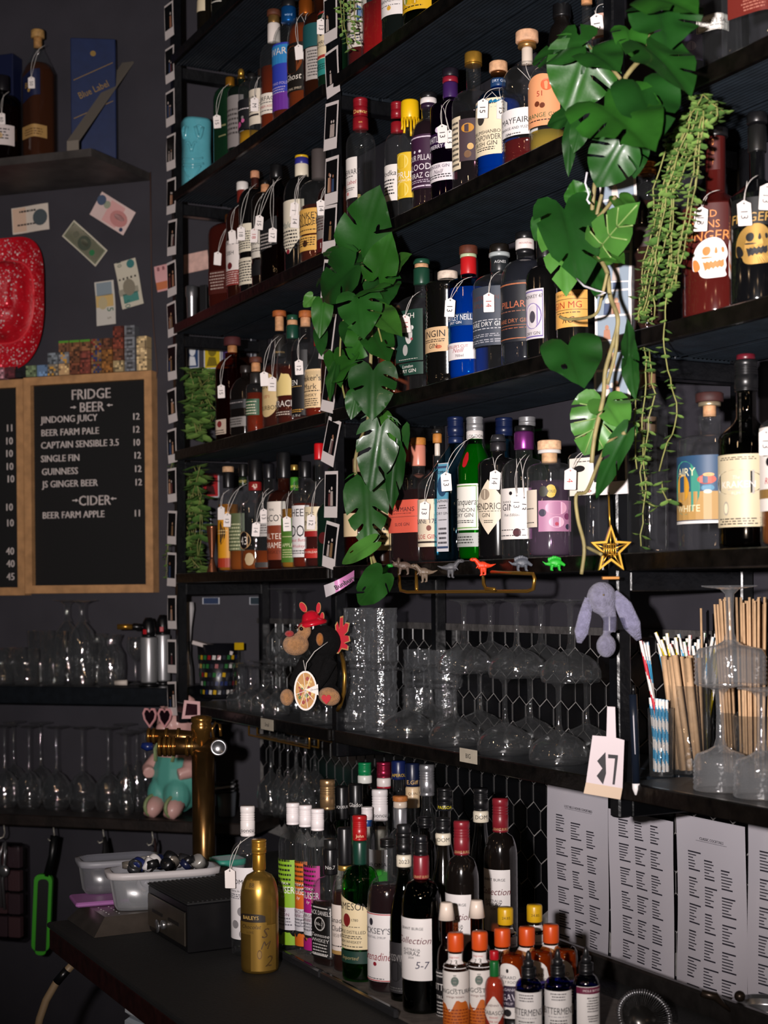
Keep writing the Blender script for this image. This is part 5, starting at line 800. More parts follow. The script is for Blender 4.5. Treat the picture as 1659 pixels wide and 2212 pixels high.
bx = thing('whisky_gift_box', 'tall royal blue whisky gift box behind the strap bracket', 'box', lbot(205, 300, .088), LA + .42)
h = wl(205, 72, .14).z - ZTOP - .01; mb = MB(); mb.box(-.07, .07, -.045, .045, 0, h, bev=.002); mb.build('carton', BOXM, bx)
mb = MB(); F0 = T(0, -.0456, 0); q = R(-.45, 'Y')
mb.text('Blue Label', .022, F0 @ T(0, 0, h * .6) @ q, 0, wmax=.1)
for zz in (.74, .44): mb.add([(F0 @ T(0, 0, h * zz) @ q @ Vector(v)) for v in ((-.068, -.0004, -.001), (.068, -.0004, -.001), (.068, -.0004, .001), (-.068, -.0004, .001))], [(0, 1, 2, 3)], 0)
mb.add([F0 @ Vector((math.cos(i * PI / 6) * .009, -.0004, h * .88 + math.sin(i * PI / 6) * .009)) for i in range(12)], [tuple(range(12))], 0); mb.build('gilt_lettering', mat('a8884a', .4, .5), bx)
bx = thing('whisky_gift_box', 'second dark blue gift box at the left edge of the wall shelf', 'box', lbot(4, 200, .035), LA); mb = MB(); mb.box(-.06, .06, -.03, .03, 0, wl(10, 118, .06).z - ZTOP, bev=.002); mb.build('carton', mat('131a3a', .45), bx)
# ---- letter boards
WOOD = mat('b98b5e', .5, noise=.22, nscale=26, bump=.15); FELT = mat('0a0a0b', .85, bump=.4, bscale=300)
def board(nm, lab, x0, x1, yt, yb, lines):
    xl = lloc(wl(x0, 1050))[0]; xr = lloc(wl(x1, 1050))[0]; zt = wl((max(x0, 0) + x1) / 2, yt).z; zb = wl((max(x0, 0) + x1) / 2, yb).z; fw = .026
    t = thing('letter_board', lab, 'menu board', LO + LX * (xl + xr) / 2 + Vector((0, 0, zb)), LA, 'letter boards on the left wall')
    w = xr - xl; h = zt - zb; hw = w / 2
    mb = MB(); mb.box(-hw + fw * .8, hw - fw * .8, -.02, -.002, fw * .8, h - fw * .8)
    n = 60
    for i in range(n): z = fw + (h - 2 * fw) * (i + .5) / n; mb.box(-hw + fw, hw - fw, -.0212, -.02, z - (h / n) * .3, z + (h / n) * .3)
    pan = mb.build('felt_panel', FELT, t)
    mb = MB()
    for A in ([(-hw, 0), (hw, 0), (hw - fw, fw), (-hw + fw, fw)], [(-hw, h), (-hw + fw, h - fw), (hw - fw, h - fw), (hw, h)], [(-hw, 0), (-hw + fw, fw), (-hw + fw, h - fw), (-hw, h)], [(hw, 0), (hw, h), (hw - fw, h - fw), (hw - fw, fw)]): mb.prism(A, -.042, -.001, 0)
    mb.build('wooden_frame', WOOD, t)
    M = mat('e8ddd8', .5)
    for s, x, y, sz, al in lines:
        mb = MB()
        p = wl(x, y, .022); k = p.y / F; X, z = lloc(p); X -= (xl + xr) / 2; z -= zb
        if s in '<>':
            d = 1 if s == '>' else -1; mb.box(X - 6 * k, X + 6 * k, -.0232, -.0215, z - .9 * k, z + .9 * k); mb.prism([(X + d * 8 * k, z), (X + d * 2 * k, z + 3.2 * k), (X + d * 2 * k, z - 3.2 * k)], -.0232, -.0215); mb.build('lettering', M, pan); continue
        V, Fs, tw = text_geo(s); kk = sz * k / .73; sx = kk * .92
        o = X + (tw * sx / 2 if al == 'l' else 0)
        for dx in (-.00055, 0, .00055): mb.add([(o + x_ * sx + dx, -.0226 - abs(dx) * .1, z + y_ * kk - sz * k / 2) for x_, y_ in V], Fs, 0)
        mb.build('lettering', M, pan)
board(0, 'framed letter board headed FRIDGE BEER, right of the pair', 67, 342, 812, 1281, [('FRIDGE', 197, 850, 23, 'c'), ('BEER', 199, 878, 22, 'c'), ('>', 158, 880, 0, 'c'), ('<', 238, 875, 0, 'c')] +
      [(s, x, y, 15, 'l') for s, x, y in (('JINDONG JUICY', 88, 907), ('BEER FARM PALE', 90, 935), ('CAPTAIN SENSIBLE 3.5', 89, 962), ('SINGLE FIN', 89, 991), ('GUINNESS', 91, 1019), ('JS GINGER BEER', 91, 1046), ('BEER FARM APPLE', 93, 1113))] +
      [(s, x, y, 15, 'c') for s, x, y in (('12', 295, 899), ('12', 295, 927), ('10', 296, 955), ('12', 298, 983), ('12', 299, 1012), ('12', 300, 1041), ('11', 297, 1108))] + [('CIDER', 205, 1080, 22, 'c'), ('>', 162, 1081, 0, 'c'), ('<', 246, 1077, 0, 'c')])
board(1, 'framed letter board cut off by the left edge, only prices showing', -200, 66, 824, 1286, [(s, x, y, 16, 'c') for s, x, y in (('11', 21, 924), ('10', 21, 952), ('10', 21, 979), ('10', 22, 1007), ('10', 24, 1034), ('10', 21, 1095), ('10', 23, 1129), ('40', 22, 1190), ('40', 23, 1217), ('45', 23, 1245))])
# ---- banknotes taped to the wall
def note(pts, col, lab, deco):                                         # pixel centre, size in px, turn in degrees
    x, y, w, h, a = pts; p = wl(x, y, .0015); k = p.y / F; w *= k; h *= k; mb = MB(); n = 8; V = []; Fs = []
    zz = lambda u: -.0012 - .002 * math.sin(u * 6 + x)
    for i in range(n + 1): V += [(-w / 2 + w * i / n, zz(i / n), -h / 2), (-w / 2 + w * i / n, zz(i / n), h / 2)]
    mb.add(V, [(2 * i, 2 * i + 2, 2 * i + 3, 2 * i + 1) for i in range(n)], 0, True); ms = [mat(col, .6)]
    for d in deco:
        kind, u, v, s, c = d[:5]; m = mat(c, .6)
        if m not in ms: ms.append(m)
        j = ms.index(m); X = T((u - .5) * w, -.0052, (v - .5) * h)
        if kind == 'o': mb.add([(math.cos(i * PI / 8) * s * h * .5, 0, math.sin(i * PI / 8) * s * h * (d[5] if len(d) > 5 else .5)) for i in range(16)], [tuple(range(16))], j, False, X)
        elif kind == 'r': mb.add([(-s * w / 2, .0004, -d[5] * h / 2), (s * w / 2, .0004, -d[5] * h / 2), (s * w / 2, .0004, d[5] * h / 2), (-s * w / 2, .0004, d[5] * h / 2)], [(0, 1, 2, 3)], j, False, X)
        elif kind == 'm': V2, F2 = micro(w * s, h * d[5], d[6], rnd); mb.add([(a_, -.0002, b_) for a_, b_ in V2], F2, j, False, X)
        else: mb.text(kind[1:], s * h, X @ R(math.radians(d[5] if len(d) > 5 else 0), 'Y'), j)
    o = mb.build('banknote', ms); o.location = p; o.rotation_euler = Matrix.Rotation(LA, 4, 'Z').__matmul__(Matrix.Rotation(math.radians(a), 4, 'Y')).to_euler()
    return tag(o, lab, 'banknote', 'banknotes on the left wall')
note((66, 473, 90, 57, -3), 'd9cdbf', 'pale banknote with scribbled black writing above the red hat', [('r', .22, .5, .36, 'd8b8a0', .9), ('o', .78, .5, .62, '4a5458'), ('m', .45, .8, .5, '2a2628', .16, 1), ('m', .4, .3, .55, '2a2628', .14, 1)])
note((243, 461, 96, 56, 33), 'e0c6c0', 'pink banknote with red oval portrait, under the wall shelf', [('r', .55, .5, .4, 'e0aaa6', .85), ('o', .12, .72, .4, '4a5a74'), ('o', .3, .68, .3, '9aa08a'), ('o', .72, .45, .8, 'c88884', .38), ('o', .72, .5, .5, 'd8a8a4', .22), ('o', .9, .14, .16, '2a3a5a')])
note((184, 526, 108, 44, 42), 'cfc8b4', 'grey green one dollar style note, diagonal beside the hat', [('r', .5, .5, .95, '8a8e74', .86), ('r', .5, .5, .9, 'cac2ac', .78), ('o', .5, .5, .78, '4a5244', .46), ('o', .5, .52, .5, '8a8a74', .3), ('o', .24, .55, .34, '6a6a58'), ('o', .76, .4, .3, '2f7a4a'), ('t1', .06, .8, .18, '3a4034'), ('t1', .94, .2, .18, '3a4034'), ('m', .5, .92, .5, '4a4a3a', .08, 1)])
note((279, 613, 102, 52, 79), 'cfc8b4', 'long green and cream banknote, right of the other upright note', [('o', .1, .75, .36, '3a7a78'), ('r', .8, .5, .2, '4a8a80', .7), ('r', .66, .45, .14, 'a09a88', .9), ('o', .58, .5, .7, '8a8270', .4), ('m', .38, .5, .05, '2a2a28', .9, 5), ('t50', .92, .3, .26, '2f6a60'), ('t10', .06, .25, .2, '4a5a50')])
note((228, 655, 95, 46, 87), 'cfcac0', 'small upright banknote printed with a 5, next to cube toys', [('r', .18, .5, .3, '8a98a0', .8), ('r', .45, .5, .28, 'd0b070', .9), ('o', .5, .4, .6, 'c0b088', .4), ('t5', .66, .78, .34, '2f6a4a'), ('t5', .85, .7, .2, '8a8070')])
note((357, 599, 56, 46, 82), 'dca4a4', 'pink and orange banknote half behind far post polaroids', [('r', .8, .5, .3, 'c8744a', .95), ('m', .15, .5, .16, '7a3a44', .8, 3)])
# ---- red sequinned cowboy hat hung on the wall
hat = thing('cowboy_hat', 'red sequinned cowboy hat hanging on the left wall', 'hat', wl(20, 652, .012), LA)
HK = wl(20, 652).y / F; A_, B_ = 118 * HK, 142 * HK
def hh(r, a):                                                          # height of the hat off the wall
    x, y = r * math.cos(a), r * math.sin(a)
    br = .02 + .075 * max(0, r - .5) ** 1.3 * abs(math.cos(a)) ** 1.6 * 2.2
    c = max(0, 1 - (r / .60) ** 6); cr = .115 * c ** .5 * (1 - .35 * math.exp(-((x + .0) / .09) ** 2)) * (1 - .22 * math.exp(-((abs(x) - .33) / .12) ** 2) * (y > -.2))
    return -(br + cr)
def hp(r, a):
    p = 2.6; q = r * sup(a, p); return (A_ * q * math.cos(a) + .02 * q * math.sin(a) * 0, hh(r, a), B_ * q * math.sin(a) + (.012 * q * math.cos(2 * a)))
mb = MB(); V = []; Fs = []; nr, na = 26, 64
for j in range(nr + 1):
    for i in range(na): V.append(hp(max(j / nr, .001), 2 * PI * i / na))
for j in range(nr):
    for i in range(na): Fs.append((j * na + i, j * na + (i + 1) % na, (j + 1) * na + (i + 1) % na, (j + 1) * na + i))
mb.add(V, Fs, 0, True); mb.build('felt_body', mat('c01022', .45, noise=.2, nscale=30, bump=.5, bscale=120), hat)
mb = MB()
for k in range(1900):
    r = math.sqrt(rnd.random()) * .97; a = rnd.random() * 2 * PI; p = Vector(hp(r, a)); s = rnd.uniform(.0016, .0036); u = Vector(hp(min(r + .01, 1), a)) - p; v = Vector(hp(r, a + .02)) - p
    nn = v.cross(u).normalized(); nn = nn if nn.y < 0 else -nn; nn = (nn + Vector((rnd.gauss(0, .25), 0, rnd.gauss(0, .25)))).normalized(); t1 = nn.orthogonal().normalized(); t2 = nn.cross(t1)
    c = p + nn * .0012; mb.add([c + (t1 * math.cos(i * PI / 3) + t2 * math.sin(i * PI / 3)) * s for i in range(6)], [tuple(range(6))], rnd.random() < .45)
mb.build('sequins', [mat('e85060', .25, .3), mat('f8d8d8', .2, .3)], hat)  # pale share of the sequins has the sparkle put into its colour
mb = MB(); mb.tube([Vector(hp(.62, 2 * PI * i / 40)) + Vector((0, -.004, 0)) for i in range(41)], .004, 6); mb.build('hat_band', mat('d83a44', .4), hat)
o = thing('chin_cord', 'thin brown cord hanging down the wall beside the far post', 'cord', wl(325, 500), LA); mb = MB()
P0 = [wl(x, y, .006) - wl(325, 500) for x, y in ((325, 372), (326, 500), (328, 640), (331, 700), (334, 735), (340, 800), (332, 850), (326, 930), (322, 975), (331, 1070))]; mb.tube([R(-LA) @ q for q in P0], .0022, 6); mb.build('cord', mat('4a342c', .6), o)
# ---- toy blocks on top of the letter boards
bz = wl(240, 806, .02).z + .0005
COLS = [(3, .0, ['c08a94']), (27, .0, ['5a2a30']), (50, 0, ['14141c']), (73, 0, ['6a7a5a']), (97, 0, ['6a86a8']), (120, 0, ['8a8070', '6f767c']), (144, 0, ['d0a878', '7a7a7c', '7a5238']), (167, 0, ['70402c', '74482f', '785034']), (190, 0, ['7a3c30', '743a30', '7c5236']), (214, 0, ['7a5a3a', '7a5a3a', '7a5a3a']), (237, 0, ['8a5a2a', '8a5a2a', '6a3f2a']), (261, 0, ['b09a70', '70422c', '7a3a2a', '6a3024']), (286, 0, ['6a6c70', '6a6c70', '6a6c70', '606266']), (312, 0, ['c0a67a', 'c8ac80', 'c0a67a'])]
nmc = {0: 'lowest', 1: 'second up', 2: 'third up', 3: 'topmost'}; cn = {'c08a94': 'dusty pink'}
def cname(c):
    r, g, b = [int(c[i:i + 2], 16) for i in (0, 2, 4)]
    if max(r, g, b) < 40: return 'black'
    if max(r, g, b) - min(r, g, b) < 22: return 'grey'
    if b > r: return 'blue'
    if g >= r: return 'green'
    return 'tan' if g > 150 else ('red brown' if r > 1.7 * g else 'brown')
for ci, (x, _, cols) in enumerate(COLS):
    p = wl(x, 806, .021); bs = 24.5 * p.y / F
    for k, c in enumerate(cols):
        o = thing('toy_block', f'{cname(c)} toy block, {nmc[k]} in column {ci + 1} from the left, above the boards', 'toy block', (p.x, p.y, bz + k * (bs + .0003)), LA, 'toy blocks above the letter boards')
        mb = MB(); h = bs * .485; mb.box(-h, h, -h, h, 0, bs - .0008, bev=.0008); ms = [mat(c, .6)]
        rg = random.Random(ci * 7 + k); base = s2l(c); q = 5
        vars_ = [c, '%02x%02x%02x' % tuple(max(0, int(int(c[i:i + 2], 16) * .62)) for i in (0, 2, 4)), '%02x%02x%02x' % tuple(min(255, int(int(c[i:i + 2], 16) * 1.3)) for i in (0, 2, 4))]
        if c in ('7a7a7c', '8a8070'): vars_.append('d8a040')
        if c == '7a5a3a': vars_ += ['8a2a2a', '2a3a6a']
        if k == len(cols) - 1 and c in ('7a5238', '785034', '7c5236'): vars_.append('5a9a30')
        ms = [mat(v, .6) for v in vars_]
        for i in range(q):
            for j in range(q):
                g = 2 * h / q; m = rg.choice([0, 0, 1, 2] + ([3] if len(ms) > 3 and c not in ('7a5238', '785034', '7c5236') else []) + ([4] if len(ms) > 4 else []))
                if len(ms) > 3 and c in ('7a5238', '785034', '7c5236') and j == q - 1: m = 3
                if c == '6a6c70' or c == '606266': m = 1 if j in (1, 3) and 0 < i < 4 else rg.choice([0, 2])
                mb.add([(-h + i * g, -h - .0004, j * g), (-h + (i + 1) * g, -h - .0004, j * g), (-h + (i + 1) * g, -h - .0004, (j + 1) * g), (-h + i * g, -h - .0004, (j + 1) * g)], [(0, 1, 2, 3)], m)
        mb.build('block', ms, o)
# ---- polaroids down the posts
SK = [mat(c, .5) for c in ('c89a7c', 'a8745a', 'd8c8c0', '6a3a3a', '3a4a6a', '8a6a4a', 'b8a8a0', '7a2028')]
PHO = mat('0e0c0d', .25, coat=.5); POL = mat('e9dfdc', .4, coat=.15)
def polaroid(p, yaw, roll, lab, grp, w=.054, h=.086, strip=0):
    t = thing('polaroid', lab, 'photo', p, 0, grp); t.rotation_euler = (Matrix.Rotation(yaw, 4, 'Z') @ Matrix.Rotation(roll, 4, 'Y')).to_euler()
    mb = MB(); n = 6; V = []; Fs = []; cv = rnd.uniform(-.0025, .001)
    zz = lambda u: -cv * 4 * (u - .5) ** 2
    for i in range(n + 1): V += [(-w / 2, zz(i / n), -h / 2 + h * i / n), (w / 2, zz(i / n), -h / 2 + h * i / n)]
    for i in range(n + 1): V += [(-w / 2, zz(i / n) + .0005, -h / 2 + h * i / n), (w / 2, zz(i / n) + .0005, -h / 2 + h * i / n)]
    m2 = 2 * n + 2; mb.add(V, [(2 * i, 2 * i + 1, 2 * i + 3, 2 * i + 2) for i in range(n)] + [(m2 + 2 * i, m2 + 2 * i + 2, m2 + 2 * i + 3, m2 + 2 * i + 1) for i in range(n)], 0, True); mb.build('card', POL, t)
    mb = MB(); y = -.0007 + min(0, -cv)
    cells = [(h * .12 - h * .38, h * .12 + h * .31)] if not strip else [(-h / 2 + h * (k + .04) / strip, -h / 2 + h * (k + .96) / strip) for k in range(strip)]
    for z0, z1 in cells:
        W = w * .43; mb.add([(-W, y, z0), (W, y, z0), (W, y, z1), (-W, y, z1)], [(0, 1, 2, 3)], 9 if strip else 0)
        for k in range(rnd.choice((1, 2, 2, 3))):
            cx = rnd.uniform(-W * .55, W * .55); s = rnd.uniform(.6, 1); zz0 = z0 + (z1 - z0) * .02; hh_ = (z1 - z0) * .52 * s; ww = W * .28 * s; mc = rnd.randrange(1, 8)
            mb.add([(cx - ww, y - .0002, zz0), (cx + ww, y - .0002, zz0), (cx + ww * .8, y - .0002, zz0 + hh_), (cx - ww * .8, y - .0002, zz0 + hh_)], [(0, 1, 2, 3)], mc)
            mb.add([(cx + math.cos(i * PI / 5) * ww * .55, y - .0002, zz0 + hh_ * 1.2 + math.sin(i * PI / 5) * ww * .7) for i in range(10)], [tuple(range(10))], rnd.choice((1, 2, 3)))
    mb.build('picture', [PHO] + SK + [mat('8a98a6', .3)], t); return t
Y1 = [(0, 88), (96, 182), (191, 275), (286, 370), (382, 465), (471, 555), (563, 641), (651, 728), (743, 822), (838, 914), (925, 1001), (1010, 1086), (1102, 1177), (1192, 1268), (1285, 1360), (1380, 1455), (1471, 1547)]
ORD += ['nineteenth']
for i, (a, b) in enumerate(Y1):
    p = onrack(371 - (500 - min((a + b) / 2, 500)) * .014, (a + b) / 2, -.009); polaroid(p, RZ + math.radians(9), math.radians(rnd.uniform(-5, 5)), f'{ORD[i]} polaroid from the top on the far post', 'polaroids down the far post', .054, min(.104, (b - a) * p.y / F * .96))
Y2 = [(714, 40, 0), (717, 156, -4), (715, 272, 6), (716, 390, 4), (712, 494, 6), (709, 612, 12), (707, 727, 14), (712, 840, 14), (714, 954, 20), (715, 1068, 3), (713, 1178, 12)]
for i, (x, y, r) in enumerate(Y2):
    p = onrack(x, y, -.009); polaroid(p, RZ + math.radians(7), math.radians(r), f'{ORD[i]} polaroid from the top on the middle post', 'polaroids down the middle post', .056, .108)
for i, (x, y, hh_, st) in enumerate(((1336, 430, .1, 2), (1326, 545, .1, 2), (1324, 655, .125, 3), (1322, 800, .11, 2), (1316, 1010, .09, 0))):
    p = onrack(x, y, -.012); polaroid(p, RZ + math.radians(40), math.radians(rnd.uniform(-3, 3)), f'{ORD[i]} photo print from the top behind the vines on the near post', 'photo prints on the near post', .062, hh_, st)
# ================================================================== trailing monstera and string plants
def leaf_shape(slits, seed, holes=0):
    rg = random.Random(seed)
    half = [(0, .03), (.10, -.09), (.24, -.155), (.39, -.12), (.50, .0), (.545, .13), (.55, .25), (.525, .38), (.475, .51), (.40, .64), (.30, .76), (.19, .865), (.085, .945), (0, 1.0)]
    def side(sg):
        ks = sorted(rg.sample([4, 6, 8, 10], slits)) if slits else []; P = []
        for i, (x, y) in enumerate(half):
            if i in ks:
                d = rg.uniform(.55, .76); gx, gy = x * (1 - d), y - .13 * d - .06; w = rg.uniform(.030, .046)
                P += [(sg * x * 1.02, y - w * 1.15), (sg * (x * .55 + gx * .45), y * .55 + gy * .45 - w * 1.0), (sg * (x * .2 + gx * .8), y * .2 + gy * .8 - w * .9), (sg * gx, gy), (sg * (x * .2 + gx * .8), y * .2 + gy * .8 + w * .7), (sg * (x * .55 + gx * .45), y * .55 + gy * .45 + w * .45), (sg * x * .97, y + w * .55)]
            else: P.append((sg * x, y))
        return P
    Rt, Lf = side(1), side(-1); out = Rt + Lf[1:-1][::-1]
    hl = []
    for i in range(holes):
        a = rg.choice((-1, 1)); cx, cy = a * rg.uniform(.16, .26), rg.uniform(.25, .6)
        hl.append([(cx + .035 * math.cos(-2 * PI * k / 8) * (1), cy + .075 * math.sin(-2 * PI * k / 8)) for k in range(8)])
    return out, hl
def inside(p, P):
    x, y = p; c = False; n = len(P)
    for i in range(n):
        x1, y1 = P[i]; x2, y2 = P[(i + 1) % n]
        if (y1 > y) != (y2 > y) and x < (x2 - x1) * (y - y1) / (y2 - y1) + x1: c = not c
    return c
_LF = {}
def leaf_geo(slits, seed, holes):
    key = (slits, seed, holes)
    if key in _LF: return _LF[key]
    out, hl = leaf_shape(slits, seed, holes); pts = []; edges = []
    for L in [out] + hl:
        n0 = len(pts); pts += L; edges += [(n0 + i, n0 + (i + 1) % len(L)) for i in range(len(L))]
    y = -.12
    while y < .98:
        x = -.52
        while x < .53:
            if inside((x, y), out) and not any(inside((x, y), h) for h in hl) and min((x - q[0]) ** 2 + (y - q[1]) ** 2 for q in pts[:len(out)]) > .0012: pts.append((x, y))
            x += .065
        y += .065
    for q in range(1, 14): pts.append((0, .05 + q * .065))
    V, E, Fc, *_ = geometry.delaunay_2d_cdt([Vector(p) for p in pts], edges, [], 0, 1e-5)
    Fs = []
    for f in Fc:
        c = (sum(V[i].x for i in f) / len(f), sum(V[i].y for i in f) / len(f))
        if inside(c, out) and not any(inside(c, h) for h in hl): Fs.append(tuple(f))
    _LF[key] = ([(v.x, v.y) for v in V], Fs); return _LF[key]
LEAFM = [mat(c, .42, coat=.12, noise=.3, nscale=9, bump=.15, bscale=40) for c in ('1d4a17', '174114', '255718', '467a30', '376723')]
VEIN = mat('7f9a58', .5)
def leaf(par, B, Tp, hw, n=None, roll=0.0, slits=3, seed=1, holes=0, mi=0, cup=.25, droop=.18, veins=False):
    yv = (Tp - B); L = yv.length; yv = yv / L
    n = Vector((0, -1, .1)) if n is None else n
    n = (n - yv * n.dot(yv)).normalized(); n = Matrix.Rotation(roll, 3, yv) @ n; xv = yv.cross(n).normalized()
    V2, Fs = leaf_geo(slits, seed, holes); W = hw / .55; rg = random.Random(seed * 13 + 5); ph = rg.uniform(0, 6)
    def P(x, y):
        z = cup * (abs(x) ** 1.4) * W * .9 - .05 * W * math.exp(-(x / .05) ** 2) - droop * L * (y - .25) ** 2 + .02 * L * math.sin(5 * y + ph) * abs(x) * 2 + .075 * W * math.sin(10 * y - 5 * abs(x) + ph) * abs(x) * 1.4
        return B + xv * (x * W) + yv * (y * L) + n * z
    mb = MB(); mb.add([P(x, y) for x, y in V2], Fs, 0, True)
    if veins:
        for sx, y0, x1, y1 in ((0, 0, 0, .95), (1, .1, .42, .15), (-1, .1, .42, .15), (1, .3, .4, .5), (-1, .3, .4, .5), (1, .5, .28, .75), (-1, .5, .28, .75)):
            mb.tube([P(sx * x1 * k / 5, y0 + (y1 - y0) * k / 5) + n * .0008 for k in range(6)], .0013, 5, 1)
    o = mb.build('leaf', [LEAFM[mi], VEIN], par); return o
def rp(x, y, s): return onrack(x, y, -s)
STEM = mat('8a8a4e', .6, noise=.2); ROOT = mat('8c8054', .6, noise=.3)
def vine(lab, leaves, stems, s0):
    t = thing('monstera_vine', lab, 'plant', (0, 0, 0), 0, 'trailing monstera plants')
    for i, l in enumerate(leaves):
        bx, by, tx, ty, hw, s = l[:6]; k = l[6] if len(l) > 6 else {}
        B = rp(bx, by, s0 + s); Tt = rp(tx, ty, s0 + s + k.get('ds', .015)); px = B.y / F
        leaf(t, B, Tt, hw * px, roll=k.get('r', 0), slits=k.get('sl', 2), seed=i + 1 + int(s0 * 100), holes=k.get('h', 0), mi=k.get('m', i % 3), cup=k.get('c', .12), droop=k.get('d', .15), veins=k.get('v', False), n=k.get('n'))
    for pts, r, s, m in stems:
        mb = MB(); Q = [rp(x, y, s0 + s) for x, y in pts]; S2 = []
        for i in range(len(Q) - 1):
            p0, p1, p2, p3 = Q[max(i - 1, 0)], Q[i], Q[i + 1], Q[min(i + 2, len(Q) - 1)]
            for k in range(5):
                u = k / 5; S2.append(.5 * ((2 * p1) + (p2 - p0) * u + (2 * p0 - 5 * p1 + 4 * p2 - p3) * u * u + (3 * p1 - p0 - 3 * p2 + p3) * u ** 3))
        mb.tube(S2 + [Q[-1]], r, 7); mb.build('stem', ROOT if m else STEM, t)
    return t
D = dict
vine('dark green monstera vine hanging in front of the middle post', [
    (776, 545, 815, 408, 62, .07, D(sl=2, h=1, c=.1)), (760, 512, 741, 478, 26, .03, D(sl=0)), (772, 551, 694, 531, 40, .06, D(sl=1, r=.3)), (776, 562, 660, 590, 26, .07, D(sl=1, r=.5, d=.3)),
    (762, 572, 676, 652, 52, .09, D(sl=2, c=.18, d=.25)), (815, 602, 842, 508, 40, .08, D(sl=1, h=0)), (845, 582, 880, 548, 22, .03, D(sl=0, m=4)), (822, 603, 838, 650, 42, .05, D(sl=1)),
    (824, 622, 750, 636, 22, .10, D(sl=0, r=.7)), (775, 640, 785, 725, 50, .11, D(sl=2, c=.2)), (806, 668, 862, 714, 34, .06, D(sl=0, m=4)), (698, 652, 690, 728, 24, .05, D(sl=0)), (676, 640, 654, 664, 15, .04, D(sl=0, m=3)),
    (692, 712, 694, 766, 16, .04, D(sl=0)), (790, 718, 752, 778, 38, .05, D(sl=2)), (805, 715, 838, 772, 38, .04, D(sl=2, h=1)), (806, 795, 803, 904, 54, .11, D(sl=2, h=0, c=.16)),
    (762, 782, 690, 824, 32, .06, D(sl=2, r=.3)), (724, 790, 708, 866, 18, .07, D(sl=0, r=.8)), (822, 918, 800, 1062, 48, .1, D(sl=3, c=.1)), (862, 935, 840, 1102, 30, .05, D(sl=2, m=1, r=.5)), (790, 1042, 797, 1190, 50, .08, D(sl=3)),
    (805, 1172, 728, 1222, 20, .1, D(sl=0, m=3, h=1)), (826, 894, 851, 950, 17, .06, D(sl=0, m=4)), (826, 1240, 770, 1312, 36, .1, D(sl=1, h=1)), (757, 700, 772, 770, 28, .04, D(sl=0)), (720, 760, 735, 830, 24, .04, D(sl=1)), (770, 850, 758, 905, 22, .04, D(sl=0))],
    [([(776, 420), (776, 545), (800, 640), (802, 720), (800, 800), (795, 905), (775, 960), (767, 1010), (780, 1080), (792, 1160), (800, 1190), (822, 1245)], .004, .05, 1), ([(776, 600), (740, 700), (735, 800), (745, 860)], .0022, .04, 0), ([(798, 1190), (805, 1235), (797, 1245)], .0022, .06, 0), ([(812, 690), (835, 790), (830, 890)], .002, .04, 0)], .02)
vine('large glossy monstera at the top of the near post', [
    (1256, 94, 1138, 122, 56, .12, D(sl=2, r=.15, c=.1)), (1250, 100, 1206, 186, 44, .10, D(sl=2, m=1)), (1272, 106, 1226, 244, 82, .09, D(sl=2, c=.16)), (1276, 108, 1335, 140, 50, .11, D(sl=0)), (1430, 15, 1452, 92, 84, .10, D(sl=2, c=.1)), (1408, -10, 1502, 10, 60, .12, D(sl=1)),
    (1394, 92, 1496, 184, 66, .11, D(sl=2, c=.2, r=-.2)), (1384, 178, 1430, 284, 74, .13, D(sl=1, h=2, c=.1)), (1300, 218, 1412, 306, 96, .17, D(sl=3, c=.1, d=.1)), (1340, 312, 1287, 406, 58, .12, D(sl=2, c=.1)), (1236, 246, 1176, 268, 26, .06, D(sl=0)), (1236, 270, 1224, 378, 18, .08, D(sl=0, r=.5, m=1)), (1256, 270, 1240, 328, 22, .08, D(sl=0)), (1370, 300, 1372, 380, 34, .08, D(sl=1, m=1)), (1360, 60, 1372, 120, 44, .06, D(sl=1))],
    [([(1420, -30), (1400, 100), (1345, 180), (1330, 300), (1300, 400)], .004, .06, 1), ([(1253, 94), (1290, 112), (1340, 170)], .003, .08, 1)], .03)
vine('monstera runner trailing down the near post with pale aerial roots', [
    (1218, 442, 1262, 604, 74, .12, D(sl=2, c=.25, m=1)), (1214, 480, 1225, 632, 56, .07, D(sl=2, m=3)), (1248, 430, 1240, 390, 30, .09, D(sl=0)), (1196, 450, 1150, 520, 40, .08, D(sl=1, r=.3)), (1292, 538, 1370, 444, 48, .1, D(sl=2, m=3, v=True)), (1336, 424, 1372, 462, 24, .08, D(sl=0, m=4)), (1300, 545, 1345, 560, 30, .08, D(sl=1, m=4)),
    (1226, 738, 1262, 826, 66, .12, D(sl=0, h=2, c=.1)), (1303, 868, 1262, 986, 62, .06, D(sl=3, m=3, v=True)), (1306, 862, 1350, 920, 44, .07, D(sl=1, m=3)), (1356, 785, 1362, 690, 26, .05, D(sl=1, m=1, r=.7)), (1362, 770, 1368, 860, 22, .05, D(sl=1, m=1, r=.7)), (1352, 935, 1278, 1078, 30, .1, D(sl=2, m=1, r=.6)), (1282, 575, 1290, 640, 24, .05, D(sl=0))],
    [([(1285, 395), (1278, 480), (1288, 540), (1312, 590), (1318, 640), (1335, 690), (1325, 740), (1308, 800), (1303, 860), (1285, 940), (1278, 1000)], .0036, .09, 1), ([(1350, 935), (1320, 950), (1295, 995), (1268, 1060), (1245, 1070), (1248, 1120), (1262, 1180), (1256, 1240)], .003, .1, 1), ([(1268, 1182), (1300, 1198)], .0028, .1, 1), ([(1312, 590), (1300, 640), (1285, 680), (1230, 690), (1210, 684)], .0026, .1, 1), ([(1300, 420), (1290, 470), (1330, 425)], .003, .09, 1), ([(1335, 690), (1330, 760), (1312, 830)], .003, .09, 1)], .03)
